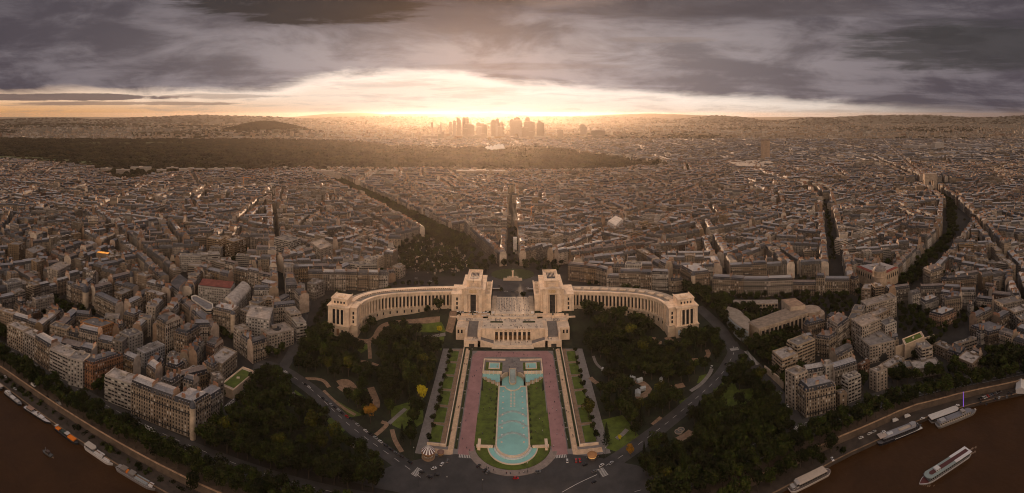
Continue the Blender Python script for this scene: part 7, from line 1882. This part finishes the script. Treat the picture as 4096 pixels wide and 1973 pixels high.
# ---- people
def person_mesh(pose):
    sk = [(0, 0, .92), (0, 0, 1.15), (0, 0, 1.42), (0, 0, 1.52), (0, 0, 1.66), (0, .11, .88), (0, -.11, .88)]
    st_ = .28 if pose else .04
    sk += [(st_*.6, .11, .48), (st_*.3, .11, .05), (st_*.3+.16, .11, .03), (-st_*.5, -.11, .48), (-st_*1.2, -.11, .07), (-st_*1.2+.15, -.11, .03), (0, .2, 1.40), (-.08*(1+pose), .25, 1.12), (.08, .26, .88), (0, -.2, 1.40), (.06*(1+pose), -.25, 1.12), (.16, -.26, .9)]
    ed = [(0,1),(1,2),(2,3),(3,4),(0,5),(0,6),(5,7),(7,8),(8,9),(6,10),(10,11),(11,12),(2,13),(13,14),(14,15),(2,16),(16,17),(17,18)]
    rad_ = [.15,.15,.16,.06,.105,.1,.1,.075,.05,.04,.075,.05,.04,.07,.05,.035,.07,.05,.035]
    me = bpy.data.meshes.new('person_skin'); me.from_pydata(sk, ed, []); o = bpy.data.objects.new('person_skin', me); COL.objects.link(o)
    md = o.modifiers.new('skin', 'SKIN')
    for i, v in enumerate(me.skin_vertices[0].data): v.radius = (rad_[i], rad_[i]); v.use_root = i == 0
    dg = bpy.context.evaluated_depsgraph_get(); m2 = bpy.data.meshes.new_from_object(o.evaluated_get(dg)); bpy.data.objects.remove(o)
    a = m2.attributes.get('Col') or m2.attributes.new('Col', 'FLOAT_COLOR', 'FACE')
    return m2
CLO = [('dark', (.025, .025, .03), (.02, .022, .03)), ('blue', (.05, .08, .15), (.03, .035, .06)), ('red', (.30, .03, .03), (.03, .03, .04)), ('white', (.55, .53, .5), (.06, .07, .1)), ('grey', (.14, .14, .145), (.03, .03, .035)), ('black', (.015, .015, .016), (.015, .015, .016))]
PM = {}
for pose in (0, 1):
    base = person_mesh(pose)
    for cn, top, bot in CLO:
        me = base.copy(); cc = []
        for f in me.polygons:
            z = f.center.z; cc.extend(((.38, .24, .17) if z > 1.55 else ((.06, .04, .03) if z > 1.68 else (top if z > .92 else (bot if z > .09 else (.02, .02, .02))))) + (1.0,))
        me.attributes['Col'].data.foreach_set('color', np.array(cc, np.float32)); me.materials.clear(); me.materials.append(M_ANY); PM[(pose, cn)] = me
R = random.Random(63)
ZONES = [('on the chequered esplanade', -21, 21, 608, 660, 70, lambda x, y: 31.99), ('on the step before the esplanade', -26, 26, 599, 603, 26, lambda x, y: 30.42), ('on the broad terrace', -60, 60, 590.5, 597, 30, lambda x, y: 28.63), ('at the terrace balustrade', -34, 34, 569.5, 580, 44, lambda x, y: 28.61), ('on the left stair landing', -46, -39, 558.5, 565, 14, lambda x, y: 20.02), ('on the right stair landing', 39, 46, 558.5, 565, 10, lambda x, y: 20.02), ('on the plaza below the pillars', -21, 21, 556, 566, 14, lambda x, y: 15.92), ('on the head of the red drive', -38, 38, 538, 547, 12, lambda x, y: zz(y) + .27), ('on the left red drive', -44, -33, 395, 530, 12, lambda x, y: zz(y) + .27), ('on the right red drive', 33, 44, 395, 530, 20, lambda x, y: zz(y) + .27), ('on the left sand promenade', -52.5, -49, 400, 550, 10, lambda x, y: zz(y) + .33), ('on the right sand promenade', 49, 52.5, 400, 550, 12, lambda x, y: zz(y) + .33), ('on the lawn left of the pool', -27, -18, 405, 485, 14, lambda x, y: 6.62), ('on the lawn right of the pool', 18, 27, 405, 485, 8, lambda x, y: 6.62), ('on the upper fountain platform', -7.5, 7.5, 513, 534, 12, lambda x, y: 11.42), ('near the right kiosk', 58, 74, 383, 388, 14, lambda x, y: 4.36 if y < 386 else 4.36), ('on the pavement below the pool', -22, 22, 373.5, 375.5, 12, lambda x, y: 4.54)]
for wh, x0, x1, y0, y1, n, zf in ZONES:
    for _ in range(n):
        x, y = R.uniform(x0, x1), R.uniform(y0, y1)
        if 'pavement below' in wh: y = 402 - 29.6*sqrt(max(0, 1 - (x/34)**2))
        cn = R.choices([c[0] for c in CLO], [5, 2, 1, 2, 2, 4])[0]; pose = int(R.random() < .6)
        o = bpy.data.objects.new('person', PM[(pose, cn)]); COL.objects.link(o); o.location = (x, y, zf(x, y)); o.rotation_euler = (0, 0, R.uniform(0, 6.28)); s = R.uniform(.96, 1.08); o.scale = (s, s, s)
        tag(o, 'tiny person in %s clothes %s %s' % (cn, 'walking' if pose else 'standing', wh), 'person', 'visitors %s' % wh)
# orange tower cranes over the middle distance
def crane(k, x, y, h, jib, rz, lab):
    p = GK(k, x, y); z = tz(*p); t = thing('tower_crane', lab, 'crane', (*p, z)); c = (.65, .24, .05)
    m = MB(); m.obox(*p, 0, 1.4, 1.4, z-1, z+h, 0, c); m.build('mast', M_ANY, t); ca, sa = cos(rz), sin(rz); m = MB(); m.obox(p[0]+ca*jib*.3, p[1]+sa*jib*.3, rz, jib, 1.0, z+h, z+h+1.2, 0, c); m.build('jib', M_ANY, t); m = MB(); m.obox(p[0]-ca*jib*.18, p[1]-sa*jib*.18, rz, 3, 2, z+h-2, z+h, 0, (.3, .28, .26)); m.build('counterweight', M_ANY, t); m = MB(); m.tube((*p, z+h+1), (*p, z+h+6), .5, .1, 5, 0, c); m.build('apex', M_ANY, t)
crane('A', 1725, 640, 42, 34, .2, 'orange tower crane over the left middle blocks'); crane('B', 1462, 885, 38, 26, 1.2, 'orange tower crane right of the axis street')

# wakes of the two boats under way
wk = MB()
for k, a, b, n in (('t', (2000, 790), (2085, 740), 26), ('t', (2000, 830), (2075, 795), 22), ('s', (545, 845), (552, 870), 8), ('t', (1500, 1145), (1650, 1150), 10)):
    for i in range(n):
        u = R.random(); q = (a[0] + (b[0]-a[0])*u + R.uniform(-6, 6), a[1] + (b[1]-a[1])*u + R.uniform(-5, 5)); p = U(*px(k, *q), -4); wk.obox(p[0], p[1], R.uniform(0, .8), R.uniform(.6, 2.6), R.uniform(.15, .4), -4.1, -3.94, 0, (.34, .24, .17))
tag(wk.build('wake', M_ANY), 'foam streaks behind the boats under way', kind='stuff')
# ------------------------------------------------------------------ far landmarks
def wall_windows(c): return c
M_TOWER = mat('tower_cladding', attr=True, rough=.5, var=.1, vscale=.02, fn=f_bands)
def tower(k, x0, x1, ytop, d, label, c=(.2, .17, .15), dep=None, zb=12, shape=None, group=None, name='office_tower', cat='tower', ybase=None):
    (pa, py), (pb_, _) = px(k, x0, ytop), px(k, x1, ytop)
    a0, a1 = (pa - X0)/F, (pb_ - X0)/F; zt = CAMZ - d*(py - Y0)/F
    am = (a0 + a1)/2; w = d*(a1 - a0); dep = dep or max(18, w*.7)
    cx, cy = (d + dep/2)*sin(am), (d + dep/2)*cos(am)
    t = thing(name, label, cat, (cx, cy, zb), group); m = MB()
    if shape == 'slant':
        ca, sa = cos(-am), sin(-am); q = [(cx + ca*x - sa*y, cy + sa*x + ca*y) for x, y in ((-w/2, -dep/2), (w/2, -dep/2), (w/2, dep/2), (-w/2, dep/2))]; h2 = zt - (zt-zb)*.16
        for i in range(4):
            j = (i+1) % 4; zi, zj = (zt if i in (0, 3) else h2), (zt if j in (0, 3) else h2)
            m.poly([(*q[i], zb-5), (*q[j], zb-5), (*q[j], zj), (*q[i], zi)], 0, c, [(.01, 0), (30, 0), (30, zj-zb), (.01, zi-zb)])
        m.poly([(*q[0], zt), (*q[1], h2), (*q[2], h2), (*q[3], zt)], 0, c)
    elif shape == 'round':
        m.lathe(cx, cy, [(w/2, zb-5), (w/2, zt-(zt-zb)*.06), (w*.44, zt-(zt-zb)*.02), (w*.3, zt)], 18, 0, c, cap=True)
    else: m.obox(cx, cy, -am, w, dep, zb-5, zt, 0, c)
    m.build('shaft', M_TOWER, t)
    m = MB(); m.obox(cx, cy, -am, w*.5, dep*.5, zt - .2, zt + (zt-zb)*.03 + 2, 0, c); m.build('roof_plant', M_PLAIN, t)
    if shape == 'spire':
        m = MB(); m.obox(cx - w*.15*cos(am), cy, -am, w*.36, dep*.5, zt, zt + 22, 0, c); m.build('upper_shaft', M_TOWER, t)
        m = MB(); m.tube((cx - w*.25, cy, zt + 20), (cx - w*.25, cy, zt + 48), 3, .6, 6); m.build('spire', M_IRON, t)
    return t
DEF = [(520,560,174,5300,'slim dark tower at the left of the skyline cluster',None), (568,622,116,5400,'slant-topped tallest tower on the left of the skyline','slant'), (636,684,134,5400,'left round-cornered twin tower on the skyline','round'), (683,727,134,5420,'right round-cornered twin tower on the skyline','round'), (676,795,215,5250,'broad low round-topped block under the twin towers',None),
       (822,880,198,5500,'dark block left of the square arch',None), (876,930,204,5480,'dark second block left of the square arch',None), (925,962,222,5460,'dark stepped low block touching the square arch',None), (1014,1072,165,5450,'tall slab just right of the square arch',None), (1072,1116,148,5400,'taller dark tower behind the slab right of the arch',None), (1116,1172,190,5500,'pale rounded tower in the middle of the skyline','round'),
       (1250,1310,158,5400,'dark slab left of the broad central tower',None), (1308,1412,166,5350,'broad central skyline tower',None), (1310,1386,132,5600,'dark upper block crowning the broad central tower',None), (1450,1512,132,5500,'rounded dark tower right of centre','round'), (1436,1575,185,5300,'wide stepped tower right of centre',None), (1600,1698,195,5250,'tower with tall thin spire at the right of the cluster','spire'),
       (826,895,250,5000,'pale slab in front of the dark blocks',None), (652,710,275,4900,'brown slab standing forward below the twin towers',None), (880,950,342,4800,'low brown block at the wood edge',None), (1098,1172,250,5100,'pale low slab below the rounded tower',None), (1406,1490,258,5050,'pale slab below the wide stepped tower',None), (1500,1552,310,4900,'brown slab low in the glow',None), (1865,1938,290,5000,'lone slab right of the skyline cluster',None), (2160,2225,222,5600,'tall dark tower right, apart from the cluster',None), (2205,2244,250,5550,'shorter twin of the apart right tower',None),
       (236,268,190,5700,'left lone tower on the skyline, the nearer to the edge',None), (352,382,193,5700,'left lone tower on the skyline, the nearer to the cluster',None), (472,508,186,5900,'pale hazy tower left of the slim dark tower',None), (116,322,368,4800,'long low brown slab at the left foot of the cluster',None), (330,372,345,4850,'small brown tower beside the long low slab',None), (372,410,318,4850,'second small brown tower beside the long low slab',None), (1264,1370,375,4800,'low pale block below the broad tower',None), (1200,1245,360,4800,'small dark block below the skyline',None), (780,878,360,4850,'low white block below the pale slab',None), (712,780,372,4850,'low grey block right of the forward slab',None), (2302,2480,296,5300,'long low slab at the right of the hazy skyline',None), (2362,2440,362,4900,'small dark block at the far right of the hazy skyline',None), (2150,2208,372,4900,'small slab below the apart right towers',None), (2252,2318,365,4900,'small slab right of the apart right towers',None), (1560,1705,375,4850,'low wide block under the spired tower',None)]
for i, (x0, x1, yt, d, lab, sh) in enumerate(DEF):
    c = random.Random(i).choice([(.20, .165, .145), (.26, .215, .185), (.15, .125, .11), (.34, .30, .27)])
    tower('d', x0, x1, yt, d, lab, c, shape=sh, group='office towers on the skyline')
def big_arch():
    d = 5700; t = None
    (pa, py), (pb_, _) = px('d', 962, 192), px('d', 1016, 192); a0, a1 = (pa-X0)/F, (pb_-X0)/F; am = (a0+a1)/2; zt = CAMZ - d*(py-Y0)/F; w = d*(a1-a0); cx, cy = d*sin(am), d*cos(am)
    t = thing('arch_building', 'hollow square arch building in the middle of the skyline', 'building', (cx, cy, 12))
    for nme, x0, x1, z0, z1 in (('leg', -w/2, -w/2+w*.2, 8, zt), ('leg', w/2-w*.2, w/2, 8, zt), ('lintel', -w/2+w*.2, w/2-w*.2, zt-18, zt)):
        m = MB(); m.obox(cx + cos(-am)*(x0+x1)/2, cy + sin(-am)*(x0+x1)/2, -am, x1-x0, 60, z0, z1, 0, (.42, .37, .33), bottom=True); m.build(nme, M_PLAIN, t)
big_arch()
# tall hotel tower and the convention hall at its foot
def hotel():
    d = 2560; zb = 16
    (pa, py), (pb_, _) = px('C', 616, 285), px('C', 680, 285); a0, a1 = (pa-X0)/F, (pb_-X0)/F; am = (a0+a1)/2; zt = CAMZ - d*(py-Y0)/F; w = d*(a1-a0); cx, cy = (d+12)*sin(am), (d+12)*cos(am)
    t = thing('hotel_tower', 'tall ribbed brown hotel tower standing alone over the rooftops', 'tower', (cx, cy, zb)); m = MB()
    n = 24; q = []
    for i in range(n):
        a = 2*PI*i/n; q.append((cx + cos(-am)*cos(a)*w*.5 - sin(-am)*sin(a)*14, cy + sin(-am)*cos(a)*w*.5 + cos(-am)*sin(a)*14))
    m.prism(q, zb-4, zt, 0, (.24, .175, .13)); m.build('shaft', M_PLAIN, t)
    for i in range(n):
        p, p2 = q[i], q[(i+1) % n]; m = MB(); m.obox((p[0]+p2[0])/2, (p[1]+p2[1])/2, atan2(p2[1]-p[1], p2[0]-p[0]), dist(p, p2)*.42, 1.2, zb, zt-4, 0, (.42, .31, .22)); m.build('rib', M_PLAIN, t)
    m = MB(); m.prism([V2(p, (cx, cy), -.03) for p in q], zt, zt+3, 0, (.16, .11, .08), True); m.build('crown_band', M_PLAIN, t)
    ze = 40
    for lab, pts, zz_ in (('long low convention hall with sloping pale prow below the hotel tower', ((372,430),(470,468),(640,470),(700,440),(560,425)), 42), ('white cube building right of the hotel tower foot', ((650,440),(650,470),(705,470),(705,445)), 40)):
        q = [U(*px('C', *p), zz_) for p in pts]
        if area(q) < 0: q = q[::-1]
        c = (sum(p[0] for p in q)/len(q), sum(p[1] for p in q)/len(q)); t = thing('convention_hall', lab, 'hall', (*c, 16)); m = MB(); m.prism(q, 12, zz_-3, 0, (.45, .36, .28)); m.build('wall', M_PLAIN, t); m = MB(); m.prism([V2(p, c, -.03) for p in q], zz_-3, zz_, 0, (.5, .42, .34), True); m.build('roof', M_FLAT, t)
hotel()
# triumphal arch
def triumph():
    cx, cy = U(*px('C', 1816, 632), 27); z = tz(cx, cy); t = thing('triumphal_arch', 'massive stone triumphal arch standing over the right-hand avenues', 'arch', (cx, cy, z)); an = -.55
    def ob(m, x, y, lx, ly, z0, z1, **k): m.obox(cx + cos(an)*x - sin(an)*y, cy + sin(an)*x + cos(an)*y, an, lx, ly, z+z0, z+z1, 0, (.36, .29, .225), bottom=True, **k)
    for sx in (-1, 1):
        for sy in (-1, 1):
            m = MB(); ob(m, sx*15.3, sy*7.8, 14, 6.6, -3, 29); m.build('pier', M_PLAIN, t)
    m = MB(); ob(m, 0, 0, 44.6, 22.2, 29, 38); m.build('vault_block', M_PLAIN, t)
    m = MB(); ob(m, 0, 0, 46.5, 24, 38, 40.2); m.build('cornice', M_PLAIN, t)
    m = MB(); ob(m, 0, 0, 43.5, 21, 40.2, 49.5); m.build('attic', M_PLAIN, t)
    m = MB(); ob(m, 0, 0, 45, 22.5, 49.5, 50.6); m.build('coping', M_PLAIN, t)
    m = MB(); m.prism([(cx + 110*cos(a), cy + 110*sin(a)) for a in np.linspace(0, 2*PI, 36, endpoint=False)], z-4, z+.3)
    tag(m.build('road', M_ROAD), 'round place under the triumphal arch', kind='structure')
triumph()
# glass-sailed museum in the wood
def sails():
    d = 3350; zb = 20; t = None; a = (px('d', 1060, 560)[0] - X0)/F; cx, cy = d*sin(a), d*cos(a)
    t = thing('museum', 'white museum of curved glass sails rising from the wood', 'museum', (cx, cy, zb)); R = random.Random(8)
    for x0, x1, zt, tilt in ((-66, -30, 34, .3), (-40, -8, 38, -.2), (-14, 24, 44, .35), (10, 48, 52, .2), (34, 68, 47, -.3), (-30, 10, 30, .1)):
        m = MB(); n = 8
        for i in range(n):
            u0, u1 = i/n, (i+1)/n
            f = lambda u: (x0 + (x1-x0)*u, zb + 4 + (zt)*(.35 + .65*sin(PI*(.15 + .75*u))))
            (xa, za), (xb, zb_) = f(u0), f(u1)
            y0, y1 = -14 + 8*tilt, 16
            P_ = lambda x, y, z_: (cx + cos(-a)*x - sin(-a)*y, cy + sin(-a)*x + cos(-a)*y, z_)
            m.poly([P_(xa, y0, zb-4), P_(xb, y0, zb-4), P_(xb, y0*.7, (zb_+zb)/2), P_(xa, y0*.7, (za+zb)/2)], 0, (.72, .72, .70)); m.poly([P_(xa, y0*.7, (za+zb)/2), P_(xb, y0*.7, (zb_+zb)/2), P_(xb, y1*.3, zb_), P_(xa, y1*.3, za)], 0, (.75, .75, .73)); m.poly([P_(xa, y1*.3, za), P_(xb, y1*.3, zb_), P_(xb, y1, zb), P_(xa, y1, zb)], 0, (.6, .6, .6))
        m.build('glass_sail', M_GLOSS, t)
sails()
# long buildings along the edge of the wood and other single blocks
def slab(k, x0, y0, x1, y1, h, dep, label, c, m=1, name='apartment_block', cat='building'):
    z = 17 + h; a, b = U(*px(k, x0, y0), z), U(*px(k, x1, y1), z); L = dist(a, b); an = atan2(b[1]-a[1], b[0]-a[0]); n = (-sin(an), cos(an)); cx, cy = (a[0]+b[0])/2 + n[0]*dep/2, (a[1]+b[1])/2 + n[1]*dep/2; z0 = tz(cx, cy)
    t = thing(name, label, cat, (cx, cy, z0)); mm = MB(); mm.obox(cx, cy, an, L, dep, z0-4, z0+h, m, c); mm.build('wall', CM, t)
    mm = MB(); mm.obox(cx, cy, an, L*.98, dep*.9, z0+h, z0+h+1.2, 6, (.3, .27, .25)); mm.build('roof', CM, t)
    mm = MB(); mm.obox(cx, cy, an, L*.2, dep*.5, z0+h+1.2, z0+h+4, 2, c); mm.build('roof_cabin', CM, t)
slab('B', 930, 512, 1280, 512, 30, 40, 'long pale colonnaded university block at the wood edge', (.46, .38, .30)); slab('A', 2215, 505, 2360, 510, 30, 22, 'pale slab at the wood edge right of the left avenue', (.55, .47, .4)); slab('A', 2364, 530, 2432, 532, 26, 18, 'gridded slab beside the pale slab at the wood edge', (.45, .38, .32)); slab('B', 430, 510, 515, 512, 30, 18, 'pale slab at the wood edge above the tree avenue', (.5, .42, .35))
for i, (x0, x1, y) in enumerate(((712, 805, 488), (822, 920, 500), (925, 1075, 480), (1110, 1180, 500), (1180, 1265, 482), (1268, 1450, 492), (1472, 1590, 490), (1595, 1710, 488))):
    slab('A', x0, y, x1, y, 24 + (i % 3)*3, 20, '%s apartment block from the left in the pale row before the wood' % words[i], [(.5, .43, .36), (.42, .35, .29), (.55, .48, .41)][i % 3])
for i, (x0, x1, y) in enumerate(((30, 130, 435), (168, 225, 470), (275, 315, 445), (405, 500, 465), (535, 670, 468))):
    slab('A', x0, y, x1, y, 30 if i < 3 else 18, 20, '%s block from the left edge among the dim left suburbs' % words[i], (.40, .33, .27))
slab('C', 1620, 320, 1730, 322, 48, 30, 'leftmost pale tower slab of the far right estate', (.5, .46, .43)); slab('C', 1850, 305, 1915, 300, 62, 30, 'tallest pale tower of the far right estate', (.5, .46, .43)); slab('C', 1740, 325, 1840, 322, 40, 30, 'middle pale slab of the far right estate', (.46, .42, .39)); slab('C', 1980, 310, 2080, 312, 44, 30, 'pale slab right of the tallest estate tower', (.46, .42, .4)); slab('C', 2085, 318, 2175, 320, 36, 30, 'rightmost pale slab of the far right estate', (.46, .42, .4))
slab('B', 1640, 600, 1970, 590, 24, 20, 'broad curved cream block right of centre in the middle distance', (.5, .41, .32)); slab('B', 560, 690, 900, 705, 16, 16, 'long barrack-like block left of the axis street', (.4, .31, .24), 0)
def white_prism(k, pts, z, label, c=(.55, .5, .45)):
    q = [U(*px(k, *p), z) for p in pts]
    if area(q) < 0: q = q[::-1]
    cc = (sum(p[0] for p in q)/len(q), sum(p[1] for p in q)/len(q)); z0 = tz(*cc); t = thing('apartment_block', label, 'building', (*cc, z0)); m = MB(); m.prism(q, z0-4, z, 0, c); m.build('wall', M_PLAIN, t); m = MB(); m.prism([V2(p, cc, .1) for p in q], z, z+2.5, 0, c); m.build('roof_cabin', M_PLAIN, t)
white_prism('B', ((2000,868),(2060,905),(2115,850),(2060,825)), 60, 'bright white wedge block right of the axis street')
def hoarding():
    a, b = U(*px('B', 1335, 1030), 46), U(*px('B', 1360, 1030), 46); c = V2(a, b, .5); z0 = tz(*c); t = thing('billboard', 'tall white sheeted site hoarding in the axis street', 'hoarding', (*c, z0))
    m = MB(); m.obox(*c, 0, dist(a, b), 6, z0-1, 60, 0, (.72, .68, .64)); m.build('sheet', M_PLAIN, t); m = MB(); m.obox(c[0], c[1]+3.2, 0, dist(a, b)*1.1, .4, z0-1, 61); m.build('frame', M_IRON, t)
hoarding()
# graves of the cemetery: a pale jumble
m = MB(); R = random.Random(31)
for _ in range(520):
    x, y = R.uniform(min(p[0] for p in CEMET), max(p[0] for p in CEMET)), R.uniform(min(p[1] for p in CEMET), max(p[1] for p in CEMET))
    if inpoly((x, y), CEMET): k = R.uniform(.25, .62); z = tz(x, y); m.obox(x, y, R.choice((.3, .35, 1.9)), R.uniform(1, 2.6), R.uniform(1, 2.4), z-.5, z + R.choice((.6, 1.2, 2.6, 4)), 0, (k, k*.86, k*.74))
tag(m.build('tombs', M_PLAIN), 'pale jumble of tombs in the cemetery behind the left palace wing', kind='stuff')
# mowed racecourse strips and clearings in the wood
m = MB()
for k, pts in (('A', ((-50,395),(330,410),(800,445),(650,452),(200,425),(-50,410))), ('A', ((540,300),(1300,298),(1300,306),(540,308)))):
    m.poly([(*U(*px(k, *p), 34), 34.0) for p in pts])
tag(m.build('meadow', mat('meadow_grass', (.055, .075, .02), rough=1, var=.3, vscale=.01)), 'mown green strips at the edge of the wood', kind='structure')

p = U(*px('m', 930, 128), 48); z0 = tz(*p); t = thing('glasshouse', 'lamp-lit orange glass roof among the dim left blocks', 'glasshouse', (*p, z0)); m = MB(); m.obox(*p, .4, 22, 8, z0 + 2, 46, 0, (.2, .15, .1)); m.build('wall', M_PLAIN, t)
for k in range(5): m = MB(); m.obox(p[0] + cos(.4)*(k*4.2 - 8.4), p[1] + sin(.4)*(k*4.2 - 8.4), .4, 3.4, 7, 46, 46.8, 0, (.6, .3, .1)); m.build('lit_pane', mat('lit_glass%d' % k, (.6, .3, .1), emit=(1, .35, .05), estr=.5 + .25*(k % 3)), t)
